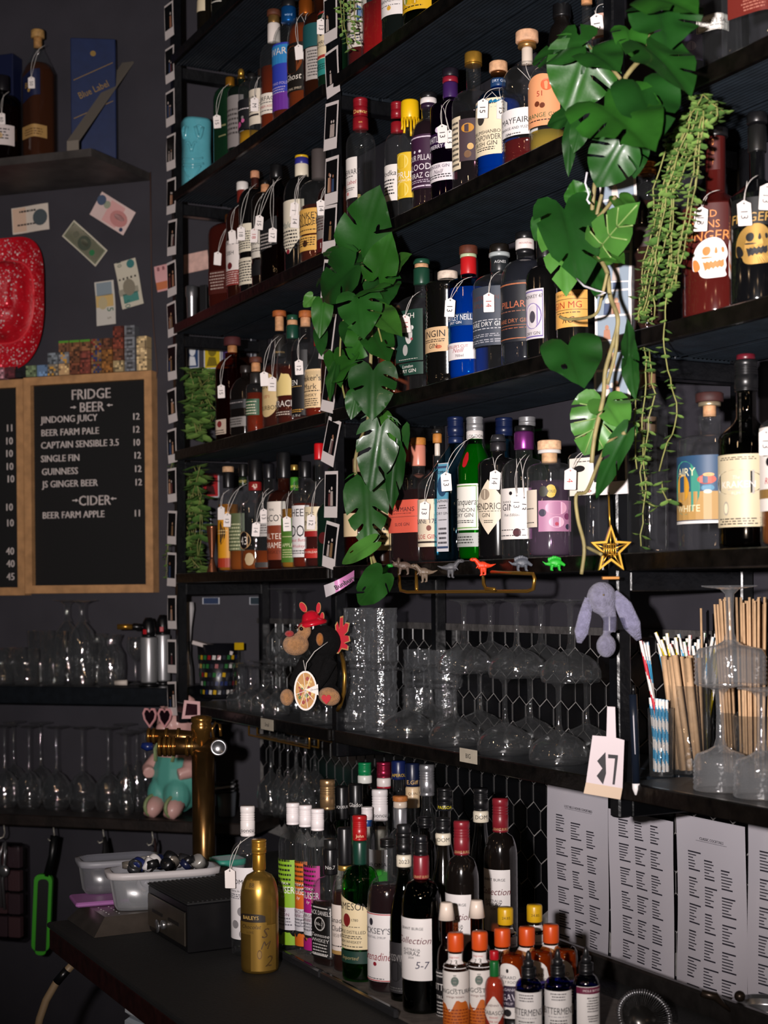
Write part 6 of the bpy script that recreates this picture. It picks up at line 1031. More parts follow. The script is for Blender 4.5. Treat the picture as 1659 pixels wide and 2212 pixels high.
# twist ties holding the runner
o = thing('wire_tie', 'white plastic tie looped round the vine on the near post', 'tie', (0, 0, 0)); mb = MB(); mb.tube([rp(x, y, .16) for x, y in ((1268, 372), (1264, 396), (1272, 420), (1268, 432), (1274, 440))], .0016, 6); mb.build('loop', mat('d8d4dc', .4), o)
mb = MB(); mb.tube([rp(x, y, .17) for x, y in ((1246, 602), (1262, 618), (1290, 628), (1308, 632), (1288, 640))], .0016, 6); mb.build('loop', mat('d8d4dc', .4), o)
STRM2 = [mat('6b8f4a', .5, noise=.2), mat('557c3a', .5, noise=.2), mat('7da050', .5, noise=.2)]
def string_plant(lab, strands, s0, size, grp='string plants', step=.011, col=0, r=.0011, jit=.004, dd=None):
    t = thing('string_plant', lab, 'plant', (0, 0, 0), 0, grp)
    for pts in strands:
        mb = MB(); s = s0 + rnd.uniform(-.02, .02); Q = [rp(x, y, s) if dd is None else atY(x, y, dd + rnd.uniform(-.03, .03)) for x, y in pts]; S2 = []
        for i in range(len(Q) - 1):
            n = max(2, int((Q[i + 1] - Q[i]).length / step))
            for k in range(n): S2.append(Q[i].lerp(Q[i + 1], k / n) + Vector((rnd.gauss(0, jit * .3), rnd.gauss(0, jit * .3), 0)))
        if len(S2) < 3: continue
        mb.tube(S2, r, 5, 0)
        for p in S2:
            for sg in (-1, 1):
                if sg < 0: az = rnd.uniform(0, 2 * PI)
                if rnd.random() < .12: continue
                a = az if sg < 0 else az + PI; L = size * rnd.uniform(.75, 1.2); d = Vector((math.cos(a), math.sin(a), rnd.uniform(-.7, .25))).normalized(); w = d.cross(Vector((0, 0, 1))).normalized(); up = w.cross(d)
                V = [p, p + d * L * .4 + w * L * .42, p + d * L * .8 + w * L * .34, p + d * L * 1.05, p + d * L * .8 - w * L * .34, p + d * L * .4 - w * L * .42, p + d * L * .55 - up * L * .16]
                mb.add(V, [(0, 1, 6), (1, 2, 6), (2, 3, 6), (3, 4, 6), (4, 5, 6), (5, 0, 6)], 1 + (rnd.random() < .4), True)
        mb.build('strand', [STEM, STRM2[col], STRM2[(col + 2) % 3]], t)
    return t
def vary(P, n, dx, dy): return [[(x + rnd.gauss(0, dx), y + rnd.gauss(0, dy)) for x, y in p] for p in P for _ in range(n)]
string_plant('string of leaves cascading beside the maroon skull bottle', vary([[(1538, 228), (1505, 300), (1462, 420), (1446, 560), (1430, 655)], [(1508, 240), (1470, 330), (1432, 460), (1415, 600), (1396, 705)], [(1482, 268), (1442, 380), (1402, 560), (1385, 700)], [(1520, 250), (1500, 400), (1470, 540), (1456, 640)], [(1500, 235), (1525, 215), (1548, 240), (1552, 275)], [(1470, 262), (1500, 225), (1530, 222)], [(1460, 290), (1420, 420), (1400, 500)]], 3, 8, 9) + [[(1458, 560), (1440, 650), (1433, 750), (1440, 800), (1462, 870), (1456, 920), (1430, 990), (1424, 1045)]], .05, .0155, step=.014, col=2)
string_plant('thin string plant dangling below the fourth near shelf', [[(1393, 750), (1396, 830), (1386, 930), (1396, 1060), (1388, 1130), (1383, 1205)], [(1401, 758), (1412, 850), (1400, 930), (1390, 1010)], [(1374, 860), (1372, 960), (1376, 1040)], [(1428, 1040), (1440, 1080), (1458, 1078)], [(1386, 1080), (1410, 1092), (1428, 1100)], [(1376, 1075), (1392, 1085)], [(1392, 940), (1384, 1020), (1390, 1090)]], .04, .016, step=.016, col=2)
string_plant('small string plant hanging over the top of the middle bay', [[(745, -30), (742, 40), (748, 80), (760, 118)], [(752, -30), (756, 30), (766, 70), (772, 105)], [(738, -30), (736, 30), (742, 85)], [(762, -30), (764, 20), (772, 60)]], .05, .014, step=.014, col=0)
def ivy(lab, x0, x1, y0, y1, n, s):
    return string_plant(lab, [[(x0 + (x1 - x0) * rnd.random(), y0 + rnd.uniform(-8, 14)), (x0 + (x1 - x0) * rnd.random(), (y0 + y1) / 2), (x0 + (x1 - x0) * rnd.random() * .8, y0 + (y1 - y0) * rnd.uniform(.75, 1))] for _ in range(n)], -s, .044, step=.028, col=2, jit=.016)
ivy('bushy trailing plant on the fourth highest far shelf beside square red bottle', 402, 462, 800, 975, 16, .06)
ivy('trailing plant on the fifth highest far shelf, left of the copper jigger', 402, 436, 1008, 1255, 9, .06)
string_plant('sprig of trailing plant poking out left of the far post', [[(352, 1205), (362, 1190), (366, 1160)], [(358, 1245), (364, 1180)], [(372, 1000), (368, 1015), (372, 1030)]], .01, .014, step=.016, col=1)
# ================================================================== ornaments, tools and bar equipment
def fig(name, lab, cat, cx, cy, Y, grp=None):                          # root at a point of the photo at depth Y, helper giving local places
    t = thing(name, lab, cat, atY(cx, cy, Y), 0, grp); k = Y / F
    return t, k, (lambda x, y, d=0.0: Vector(((x - cx) * k, d, (cy - y) * k)))
def fused(mb, name, m, par, vox=.002, sm=3):                           # one continuous skin over overlapping lumps
    o = mb.build(name, m, par); r = o.modifiers.new('skin', 'REMESH'); r.mode = 'VOXEL'; r.voxel_size = vox; r.use_smooth_shade = True
    if sm: q = o.modifiers.new('smooth', 'SMOOTH'); q.iterations = sm; q.factor = .5
    return o
def yr(x, y, s): return onrack(x, y, s).y
FUR = lambda c: mat(c, .95, noise=.25, nscale=120, bump=1.0, bscale=420, sheen=.0 if c == '0d0c0d' else .25, spec=.2)
# tiki mug, shaker, jigger
TK = mat('5fb0bd', .14, coat=.8, noise=.06)
p = onrack(424, 320, .05); t = thing('tiki_mug', 'glossy turquoise ceramic tiki mug at the far end of the second shelf', 'mug', (p.x, p.y, ZS[0] + .0005)); k = p.y / F; h = 150 * k; Rm = 31 * k
mb = MB(); mb.lathe([(Rm * .94, 0, 3), (Rm, .006, 3), (Rm * 1.0, h * .3, 3), (Rm * .96, h * .6, 3), (Rm * 1.02, h * .96, 3), (Rm * .98, h, 3), (Rm * .88, h, 3), (Rm * .86, h * .6, 3)], 32, phi=-1.2)
def on(a, z, o=.001): q = Rm * sup(a + 1.2, 3) * .985 + o; return (q * math.cos(a), q * math.sin(a), z * h)
for sx in (-1, 1):
    mb.tube([on(-1.75 + sx * (.25 + .5 * i / 9), .86 - .16 * math.sin(i / 9 * PI), .001) for i in range(10)], .0055, 8); mb.tube([on(-1.75 + sx * .5 + .22 * math.cos(i * PI / 6), .83 + .05 * math.sin(i * PI / 6)) for i in range(13)], .003, 6)
    mb.tube([on(-1.75 + sx * .30 * (1 - i / 6), .62 - .12 * i / 6 + .06 * math.sin(i / 6 * PI)) for i in range(7)], .004, 8); mb.tube([on(-1.75 + sx * (.1 + .5 * i / 6), .10 + .2 * i / 6) for i in range(7)], .003, 6)
for z, w in ((.42, .75), (.34, .8), (.3, .6)): mb.tube([on(-1.75 - w + 2 * w * i / 14, z - .03 * math.cos((i / 14 - .5) * PI)) for i in range(15)], .0034, 6)
mb.sphere((Rm * 1.05, -.01, h * .2), .011); mb.build('ceramic_body', TK, t)
p = onrack(414, 620, .07); t = thing('cocktail_shaker', 'brushed steel cocktail shaker left of the square maroon bottle', 'shaker', (p.x, p.y, ZS[1] + .0005)); k = p.y / F
mb = MB(); mb.lathe([(9 * k, 0), (9.5 * k, .004), (12 * k, 86 * k), (12.6 * k, 88 * k), (11.4 * k, 88 * k), (8.6 * k, .006)], 28); mb.build('tin', STEEL, t); mb = MB(); mb.lathe([(12.8 * k, 70 * k), (13.4 * k, 78 * k), (13 * k, 92 * k), (11 * k, 94 * k)], 28, bottom=False); mb.build('rim_band', STEEL, t)
p = onrack(440, 630, .06); o = MB().box(-.012, .012, -.004, .004, 0, .11, bev=.001).build('menu_card', mat('1a1a1c', .5), loc=(p.x, p.y, ZS[1] + .0005), rot=-.5); tag(o, 'small black card standing between shaker and maroon bottle', 'card')
p = onrack(458, 1200, .035); t = thing('jigger', 'double-ended copper jigger at the left end of the fifth far shelf', 'jigger', (p.x, p.y, ZS[3] + .0005)); k = p.y / F
COP = mat('c07a5a', .2, .9); mb = MB(); mb.lathe([(12 * k, 0), (12 * k, .002), (4.5 * k, 30 * k), (4.2 * k, 34 * k)], 28, bottom=False); mb.build('small_cup', COP, t)
mb = MB(); mb.lathe([(4.2 * k, 34 * k), (4.8 * k, 40 * k), (11.5 * k, 98 * k), (12.2 * k, 101 * k), (11 * k, 101 * k), (4 * k, 44 * k), (.0005, 43 * k)], 28, bottom=False); mb.build('large_cup', COP, t)
# picture cards pinned on the left wall seen through the far bay
for i, (x, y, w, h, c, c2, d) in enumerate(((416, 765, 30, 62, '22406a', 'd8dce0', 'blue picture card with a pale helmet shape'), (459, 766, 40, 62, 'd0b418', '7a6a10', 'bright yellow picture card'), (416, 836, 30, 62, '4a5a74', 'b8bcc8', 'slate blue card under the blue one'), (456, 836, 40, 60, '6a78a8', 'a0acd0', 'lilac blue card under the yellow one'), (495, 764, 34, 62, '3a2a5a', '7a4aa0', 'violet card behind the square red bottle'), (556, 754, 30, 54, '20222e', '8a8a8c', 'dark card with grey figure'), (574, 752, 20, 54, 'a8502a', 'b8b4b0', 'orange edged card'), (455, 1043, 40, 64, 'b01c22', '3a0a0c', 'red card with a horned dark face'), (440, 1130, 36, 60, '1a2434', '3a4a64', 'navy card low behind the copper jigger'), (456, 1298, 40, 14, '2a3a5a', 'd8d8dc', 'blue strip card under the fifth shelf'), (555, 1298, 34, 16, '20303a', '8a9aa4', 'framed dark card by the hexagon tiles'))):
    p = onleft(x, y, .0012); k = p.y / F; mb = MB(); W, H = w * k * .5, h * k * .5; mb.box(-W, W, -.001, 0, -H, H, 0); mb.add([(-W * .88, -.0013, -H * .92), (W * .88, -.0013, -H * .92), (W * .88, -.0013, H * .92), (-W * .88, -.0013, H * .92)], [(0, 1, 2, 3)], 1)
    if h > 30:
        mb.add([(math.cos(a * PI / 7) * W * .5, -.0016, H * .25 + math.sin(a * PI / 7) * H * .4) for a in range(14)], [tuple(range(14))], 2); mb.add([(-W * .7, -.0016, -H * .8), (W * .6, -.0016, -H * .8), (W * .35, -.0016, -H * .2), (-W * .4, -.0016, -H * .15)], [(0, 1, 2, 3)], 2); mb.box(-W * .3, W * .3, -.0018, -.001, H * .78, H * .92, 0)
    o = mb.build('picture_card', [mat('c8ccd4', .5), mat(c, .45), mat(c2, .45)], loc=p, rot=LA); tag(o, d + ' pinned to the left wall', 'card', 'picture cards on the left wall')
o = MB().box(-.05, .05, -.002, 0, -.03, .03).build('banknote', mat('d8b0a4', .6, noise=.2), loc=onleft(420, 567, .001), rot=(0, -.12, LA)); tag(o, 'pale pink banknote behind the steel shaker', 'banknote', 'banknotes on the left wall')
# ---- plush monkey on the middle post
Ym = yr(672, 1440, -.115); t, k, P = fig('plush_monkey', 'black plush monkey with tan muzzle and red hat on the middle post', 'soft toy', 690, 1450, Ym)
mb = MB(); mb.sphere(P(700, 1387), 37 * k); mb.sphere(P(694, 1455, .004), (36 * k, 32 * k, 52 * k)); mb.tube([P(664, 1425, -.03), P(646, 1452, -.035), P(634, 1480, -.03)], 1, taper=[.016, .013, .011]); mb.tube([P(716, 1425, -.028), P(700, 1460, -.04), P(686, 1480, -.035)], 1, taper=[.016, .013, .011])
mb.tube([P(674, 1488), P(650, 1496, -.03), P(630, 1500, -.045)], 1, taper=[.02, .017, .014]); mb.tube([P(706, 1488), P(718, 1496, -.025), P(722, 1500, -.04)], 1, taper=[.02, .018, .015]); fused(mb, 'furry_body', FUR('0d0c0d'), t, .003, 2)
mb = MB(); mb.sphere(P(641, 1391, -.028), (29 * k, 26 * k, 24 * k)); mb.sphere(P(660, 1362, -.028), (15 * k, 12 * k, 17 * k)); fused(mb, 'muzzle', FUR('b08054'), t, .003, 2)
mb = MB(); mb.sphere(P(629, 1367, -.05), (10 * k, 8 * k, 7 * k)); mb.build('nose', FUR('a82a2a'), t); 
for x, y in ((654, 1357), (643, 1354)): mb = MB(); mb.sphere(P(x, y, -.043), 4.2 * k); mb.build('eye', mat('080808', .1, coat=1), t)
mb = MB(); mb.sphere(P(693, 1380, -.036), (8 * k, 5 * k, 14 * k)); mb.build('ear', FUR('a8682c'), t)
mb = MB(); mb.sphere(P(623, 1502, -.055), (15 * k, 14 * k, 18 * k)); mb.build('foot', FUR('b08054'), t); mb = MB(); mb.sphere(P(713, 1501, -.055), (24 * k, 15 * k, 19 * k), R=R(.35, 'Y')); ft_ = mb.build('foot', FUR('b08054'), t)
hrt = [(.0, -1), (-.75, -.2), (-.95, .35), (-.6, .8), (-.2, .75), (0, .45), (.2, .75), (.6, .8), (.95, .35), (.75, -.2)]
mb = MB(); c = P(707, 1505, -.0705); mb.prism([(c.x + a * 11 * k, c.z + b * 11 * k) for a, b in hrt], c.y - .004, c.y + .006, 0); mb.build('heart_patch', mat('c01828', .7), ft_)
hatm = mat('c01428', .22, coat=.5); X = T(*P(677, 1352, -.01)) @ R(-.22, 'Y'); mb = MB(); mb.lathe([(32 * k, 0), (33 * k, .006), (27 * k, .012), (22 * k, .014), (21 * k, 16 * k), (17 * k, 27 * k), (9 * k, 33 * k), (.0005, 34 * k)], 28, X=X); mb.build('toy_hat', hatm, t)
def antler(par, outl, c0, X, nm):
    mb = MB(); mb.prism(outl, -.004, .004, 0, X); mb.build(nm, mat('b08a54', .8), par)
    cx = sum(p[0] for p in outl) / len(outl); cz = sum(p[1] for p in outl) / len(outl); mb = MB(); mb.prism([(cx + (x - cx) * .86 - .0006, cz + (z - cz) * .92) for x, z in outl], -.0062, -.0038, 0, X); mb.build('felt_front', mat('b8182a', .85), par)
for x0, y0, w, h, r in ((657, 1311, 7, 12, -.5), (690, 1313, 5, 12, .1), (697, 1335, 5, 13, .15)):
    antler(t, [(math.cos(a * PI / 8) * w * k, math.sin(a * PI / 8) * h * k) for a in range(16)], 0, T(*P(x0, y0, -.012)) @ R(r, 'Y'), 'felt_tine')
Yt = Ym - .075; tt, k2, Q = fig('pizza_tag', 'oval pizza shaped paper tag hanging from the monkey', 'tag', 660, 1492, Yt); mb = MB(); el = lambda a_, b_: [(math.cos(i * PI / 14) * a_ * k2, math.sin(i * PI / 14) * b_ * k2) for i in range(28)]
mb.prism(el(25, 43), -.0006, .0006, 0); ms = [mat('efe6de', .5), mat('c08a44', .6), mat('9a2c22', .6), mat('4a6a2a', .6), mat('e0c070', .6), INK]
mb.add([(x, -.0009, z) for x, z in el(21.5, 39)], [tuple(range(28))], 1)
for i in range(34):
    a = rnd.random() * 6.28; r = math.sqrt(rnd.random()) * .82; s = rnd.uniform(1.6, 4.4) * k2; cx_, cz_ = math.cos(a) * r * 20 * k2, math.sin(a) * r * 36 * k2; mb.add([(cx_ + math.cos(j) * s, -.0011 - i * 1e-6, cz_ + math.sin(j) * s * 1.3) for j in range(6)], [tuple(range(6))], rnd.choice((2, 2, 3, 4, 4)))
for i in range(4): a = i * PI / 4 + .2; d = Vector((math.cos(a) * 21 * k2, 0, math.sin(a) * 38 * k2)); w_ = Vector((-math.sin(a), 0, math.cos(a))) * .5 * k2; mb.add([Vector((0, -.0013, 0)) + q for q in (-d - w_, d - w_, d + w_, -d + w_)], [(0, 1, 2, 3)], 0)
mb.add([(0, -.0015, 2 * k2), (28 * k2, -.0015, -10 * k2), (27 * k2, -.0015, 14 * k2)], [(0, 1, 2)], 0); mb.text('Drooly', .0045, T(19 * k2, -.002, 3 * k2) @ R(-.2, 'Y'), 5, italic=.3, wmax=.02); mb.build('card', ms, tt)
mb = MB(); mb.tube([Q(660, 1450, -.001), Q(663, 1432, -.004), Q(680, 1408, .0), Q(708, 1388, .02)], .0009, 6); mb.tube([Q(660, 1450, -.001), Q(656, 1426, -.002)], .0007, 5); mb.build('string', STRM, tt)
ta, k3, A = fig('reindeer_antler', 'red felt reindeer antler with tan edging, right of the monkey', 'antler', 737, 1375, yr(737, 1375, -.05))
antler(ta, [((x - 737) * k3, (1375 - y) * k3) for x, y in ((724, 1411), (727, 1385), (724, 1350), (729, 1342), (733, 1358), (735, 1332), (742, 1330), (742, 1352), (748, 1344), (756, 1346), (752, 1364), (744, 1372), (755, 1374), (757, 1385), (744, 1390), (753, 1396), (752, 1405), (738, 1402), (731, 1412))], 0, T(0, 0, 0), 'felt_back')
tb_, k4, B_ = fig('brass_bow', 'curved brass handle fixed below the red antler on the middle post', 'handle', 738, 1475, yr(738, 1475, -.045)); mb = MB(); mb.tube([B_(737, 1412, .02), B_(742, 1430, -.004), B_(745, 1460, -.012), B_(743, 1495, -.008), B_(735, 1522, .004), B_(728, 1536, .02)], .0048, 10); mb.build('brass_tube', BRASS, tb_)
# ---- pink wristband, tape labels, rotated sign, marker
tw, k, P = fig('wristband', 'pink festival wristband stuck on the middle post', 'wristband', 735, 1258, yr(735, 1258, -.05)); mb = MB(); V = []; n = 14
pp = [(703, 1278), (720, 1268), (742, 1258), (765, 1243)]
for i in range(n + 1): u = i / n; x = 703 + 62 * u; y = 1277 - 20 * u - 14 * u * u; V += [P(x, y + 13 - 2 * u, -.03 * math.sin(u * PI) + .012), P(x - 4 * (1 - u), y - 13 + 2 * u, -.03 * math.sin(u * PI) + .012)]
mb.add(V, [(2 * i, 2 * i + 2, 2 * i + 3, 2 * i + 1) for i in range(5)], 0, True); mb.add(V, [(2 * i, 2 * i + 2, 2 * i + 3, 2 * i + 1) for i in range(5, n)], 1, True); mb.text('Bunbury', .011, T(*P(745, 1258, -.034)) @ R(-.52, 'Y'), 2); mb.build('band', [mat('d8d0d4', .5), mat('d88ac0', .4), INK], tw)
for x, y, w, h, s, d in ((577, 1565, 36, 24, 'Small', 'strip of masking tape with faint writing on the far lowest shelf edge'), (1012, 1633, 38, 30, 'BIG', 'masking tape strip lettered BIG on the lowest shelf edge')):
    p = onrack(x, y, -.0095); k = p.y / F; W = w * k / .52 / 2; H = h * k / 2; mb = MB(); mb.box(-W, W, -.0006, 0, -H, H); mb.text(s, H * .7, T(0, -.001, 0), 1, italic=.2 if w == 36 else 0, wmax=W * 1.5); o = mb.build('tape_label', [mat('b8ae9c', .7, noise=.1), INK], loc=p, rot=RZ); tag(o, d, 'label', 'tape labels on the lowest shelf')
ts, k, P = fig('hanging_sign', 'white card sign with black cut-out letters hanging from the near post', 'sign', 1305, 1640, yr(1305, 1640, -.05)); Z = lambda L: [((a / 3.614 + 1200 - 1305) * k, (1640 - b / 3.614 - 1200) * k) for a, b in L]
mb = MB(); mb.prism(Z([(408, 1178), (400, 1412), (290, 1406), (235, 1775), (215, 1862), (505, 1900), (522, 1810), (540, 1437), (475, 1420), (470, 1180)])[::-1], -.0008, .0008, 0)
for L in ([(392, 1533), (325, 1605), (366, 1662), (320, 1722), (370, 1787), (395, 1700)], [(412, 1550), (490, 1555), (488, 1583), (412, 1580)], [(466, 1580), (488, 1583), (462, 1786), (444, 1784)]): mb.add([(x, -.0012, z) for x, z in Z(L)], [tuple(range(len(L)))], 1)
mb.add([(x, -.0011, z) for x, z in Z([(235, 1775), (522, 1812), (505, 1900), (215, 1862)])], [(0, 1, 2, 3)], 2); mb.build('card', [mat('cdbfc2', .5), INK, mat('c8b098', .6)], ts); ts.rotation_euler = (0, 0, -.35)
tm, k, P = fig('paint_marker', 'black paint marker with white tip clipped on the near post', 'marker', 1372, 1600, yr(1366, 1600, -.012)); mb = MB(); mb.tube([P(1368, 1500), P(1370, 1560), P(1373, 1692)], 9 * k, 14); mb.build('barrel', mat('131a26', .3), tm); mb = MB(); mb.lathe([(8.5 * k, 0), (8 * k, -14 * k), (3 * k, -27 * k), (.0005, -28 * k)], 16, X=T(*P(1373, 1690))); mb.build('cap', mat('e8e4e4', .4), tm)
mb = MB(); mb.tube([P(1367, 1545, -9.2 * k), P(1370, 1628, -9.2 * k)], 4 * k, 8, flat=.3); mb.build('label', mat('d8d4dc', .5), tm); mb = MB(); mb.tube([P(1369, 1500), P(1369, 1480)], 5 * k, 10); mb.build('clip', BLACKP, tm)
# ---- brass hanging bar and clipped toy dinosaurs on the fifth shelf edge
tb2 = thing('brass_rail', 'brass rod holder mounted under the front edge of the fifth middle shelf', 'rail', (0, 0, 0)); q = lambda x, y, s=-.03: onrack(x, y, s)
for L in ([(862, 1222, 0), (863, 1262, -.03), (866, 1276, -.03), (880, 1279, -.03), (1000, 1278, -.03), (1140, 1277, -.03), (1152, 1272, -.03), (1155, 1250, -.03), (1152, 1240, -.03), (1120, 1238, -.03), (1062, 1236, -.03)], [(899, 1224, 0), (900, 1274, -.03)], [(1043, 1224, 0), (1045, 1262, -.03), (1050, 1272, -.03), (1068, 1273, -.05)]): mb = MB(); mb.tube([q(*a) for a in L], .0036, 8); mb.build('rod', BRASS, tb2)
def dino(cx, cy, w, c, dr, kind, d):
    Yd = yr(cx, cy, -.035); t, k, P = fig('toy_dinosaur', d, 'toy', cx, cy, Yd, 'toy dinosaurs along the shelf edge'); s = w / 46; X = lambda x, y, dd=0: P(cx + dr * x * s, cy - y * s, dd)
    mb = MB(); g = k * s
    if kind == 'tri':
        mb.sphere(X(0, 2), (15 * g, 8 * g, 9 * g)); mb.tube([X(10, 2), X(20, -2), X(28, -8)], 1, taper=[6 * g, 3 * g, .8 * g]); mb.sphere(X(-16, 5), (9 * g, 6 * g, 6 * g)); mb.sphere(X(-11, 11), (4 * g, 10 * g, 9 * g)); leg = [(-8, -16), (9, -16)]
        for z in (-3, 3): mb.tube([X(-19, 8, z * g), X(-26, 14, z * g)], 1, taper=[2 * g, .5 * g])
    elif kind == 'stego':
        mb.sphere(X(0, 2), (16 * g, 7 * g, 10 * g)); mb.tube([X(10, 0), X(22, 0), X(30, 6)], 1, taper=[6 * g, 3 * g, .8 * g]); mb.tube([X(-12, 2), X(-22, -4)], 1, taper=[5 * g, 3 * g]); leg = [(-8, -14), (9, -14)]
        for i in range(6): mb.sphere(X(-10 + i * 5, 15 - abs(i - 2.5) * 2), (3.4 * g, 1.6 * g, 5 * g))
    else:
        mb.sphere(X(0, 2), (13 * g, 7 * g, 10 * g)); mb.tube([X(8, 2), X(20, 2), X(31, 6)], 1, taper=[7 * g, 3.4 * g, .8 * g]); mb.tube([X(-8, 6), X(-14, 14), X(-18, 17)], 1, taper=[6 * g, 4.6 * g, 5 * g]); mb.sphere(X(-21, 16), (8 * g, 4.4 * g, 4.4 * g)); leg = [(-2, -19), (6, -18)]
        mb.tube([X(-10, 2, -5 * g), X(-15, -4, -6 * g)], 1, taper=[2 * g, 1.2 * g])
    for i, (x, y) in enumerate(leg):
        for z in (-5, 5): mb.tube([X(x * .8, -2, z * g), X(x, y * .6, z * g), X(x * 1.05, y, z * g), X(x * 1.05 - 4, y - 1, z * g)], 1, taper=[5 * g, 3.2 * g, 2.4 * g, 2 * g])
    fused(mb, 'body', mat(c, .5, noise=.15, nscale=90), t, .0011, 2)
    mb = MB(); mb.sphere(X(-12, 9, -7.5 * g) if kind == 'tri' else X(-22, 17, -4.4 * g), 1.2 * g); mb.build('eye', BLACKP, t)
    mb = MB(); mb.box(-5 * g, 5 * g, .008, .026, -5 * g, 5 * g, X=T(*X(0, 0)), bev=.001); mb.build('putty_pad', mat('b8b8bc', .6), t)
dino(826, 1236, 40, '1f9a2a', -1, 'rex', 'green toy dinosaur beside the last monstera leaf'); dino(872, 1224, 46, '5a4a40', 1, 'tri', 'brown horned toy dinosaur, second on the shelf edge'); dino(915, 1238, 46, '6a5a4a', 1, 'rex', 'brown toy dinosaur with hanging legs, third on the shelf edge'); dino(975, 1228, 46, '4a4a4e', -1, 'rex', 'dark grey toy dinosaur, fourth on the shelf edge'); dino(1042, 1224, 44, 'd83a14', 1, 'rex', 'bright orange toy dinosaur on the shelf edge'); dino(1128, 1218, 46, '50545c', -1, 'stego', 'slate grey plated toy dinosaur, right of the orange one'); dino(1200, 1218, 44, '22a82a', -1, 'stego', 'bright green plated toy dinosaur, last on the shelf edge')
# ---- gold star and plush rabbit on the near post
tg, k, P = fig('star_ornament', 'openwork gold star ornament hanging above the plush rabbit', 'ornament', 1319, 1188, yr(1319, 1188, -.055)); st = lambda r0, r1: [(math.sin(i * PI / 5) * (r0 if i % 2 == 0 else r1) * k, math.cos(i * PI / 5) * (r0 if i % 2 == 0 else r1) * k * 1.18) for i in range(10)]
o1, i1 = st(46, 20), st(37, 15); mb = MB()
for i in range(10): j = (i + 1) % 10; mb.prism([o1[i], i1[i], i1[j], o1[j]], -.007, .007, 0)
mb.build('frame', GOLD, tg); mb = MB()
for x in range(-14, 15, 5): mb.tube([(x * k, 0, -16 * k), (x * k, 0, 15 * k)], 1.5 * k, 6)
for z in (-10, 2, 12): mb.tube([(-17 * k, 0, z * k), (17 * k, 0, z * k)], 1.3 * k, 6)
for i in range(5): a = i * 2 * PI / 5; mb.tube([(0, 0, 0), (math.sin(a) * 38 * k, 0, math.cos(a) * 44 * k)], 1.5 * k, 6)
mb.build('lattice', GOLD, tg); mb = MB(); mb.tube([P(1319, 1146), P(1317, 1110), P(1320, 1062, .02)], 2 * k, 6); mb.build('hanger', GOLD, tg); mb = MB(); mb.box(-20 * k, 18 * k, -.006, .006, -64 * k, -57 * k, bev=.001); mb.build('clip_bar', mat('c88a4a', .3, .7), tg)
Yb = yr(1312, 1330, -.055); tr2, k, P = fig('plush_rabbit', 'lilac plush rabbit with long drooping ears on the near post', 'soft toy', 1312, 1330, Yb)
mb = MB(); mb.sphere(P(1300, 1292), (33 * k, 26 * k, 36 * k)); mb.tube([P(1308, 1310), P(1318, 1338), P(1316, 1365)], 1, taper=[22 * k, 15 * k, 15 * k], n=12); mb.sphere(P(1309, 1395), (22 * k, 18 * k, 26 * k))
fused(mb, 'body', FUR('77758a'), tr2, .003, 3)
for L, ww in (([(1272, 1292, -.004), (1262, 1330, -.008), (1254, 1365, -.008), (1250, 1388, -.004)], [9, 13, 14, 5]), ([(1326, 1280, -.004), (1345, 1310, -.01), (1362, 1350, -.012), (1378, 1382, -.008)], [8, 17, 18, 6])):
    mb = MB(); mb.tube([P(*a) for a in L], 1, taper=[w * k * .42 for w in ww], n=12, flat=2.6); mb.build('ear', FUR('7d7b96'), tr2)
mb = MB(); mb.lathe([(16.5 * k, -15 * k), (16.8 * k, 0), (17.5 * k, 15 * k)], 20, bottom=False, top=False, X=T(*P(1317, 1347))); mb.box(12 * k, 36 * k, -.014, -.012, -13 * k, 13 * k, X=T(*P(1317, 1347))); mb.build('tape', glass((.8, .8, .84), 1.6, .15), tr2)
mb = MB(); mb.sphere(P(1299, 1285, -.0255), 2 * k); mb.build('stitched_nose', mat('6a5a34', .7), tr2)
# ---- straws, stirrers, skewers
def cup(x, s, r, h, d): p = rz(x, s, ZS[4] + .0008, 1600); k = p.y / F; t = thing('straw_jar', d, 'jar', p); mb = MB(); mb.lathe([(r * k * .86, 0), (r * k * .9, .003), (r * k, h * k), (r * k * .95, h * k), (r * k * .84, .006), (.0005, .006)], 28); mb.build('glass_body', THIN, t); return p, k, r * k
WH = mat('ece6e0', .6); SC4 = [mat(c, .5) for c in ('d8c020', '3a9ac8', '2a9a4a', 'c82a3a')]
def straw(b, tpt, m, lab):
    mb = MB(); n, rr, mm = 10, .0031, 34; ax = (tpt - b); u = ax.normalized(); a1 = u.orthogonal().normalized(); a2 = u.cross(a1); V = [b + ax * (j / mm) + (a1 * math.cos(2 * PI * i / n) + a2 * math.sin(2 * PI * i / n)) * rr for j in range(mm + 1) for i in range(n)]
    for j in range(mm):
        for i in range(n): mb.f.append((j * n + i, j * n + (i + 1) % n, (j + 1) * n + (i + 1) % n, (j + 1) * n + i)); mb.m.append(1 if ((j * 1.0 + i) % n) < 5 else 0); mb.s.append(True)
    mb.v = [tuple(v) for v in V]; return tag(mb.build('paper_straw', [WH, SC4[m]]), lab, 'straw', 'striped paper straws')
SCN = ('yellow', 'blue', 'green', 'red')
pA, kA, rA = cup(1428, .1, 28, 148, 'small glass jar of blue striped straws behind the marker'); pB, kB, rB = cup(1500, .21, 44, 190, 'glass jar of bright striped paper straws against the tiles')
for i in range(9): a = i * .7; b = pA + Vector((math.cos(a) * rA * .5, math.sin(a) * rA * .5, .009)); tx = 1384 + i * 7; straw(b, atY(tx, 1384 + (i * 37 % 18) + (0 if i < 3 else 120), pA.y + math.sin(a) * rA * .6), 1 if i else 3, f'{"tall" if i < 3 else "short"} {SCN[1 if i else 3]} striped straw, {ORD[i]} in the small jar')
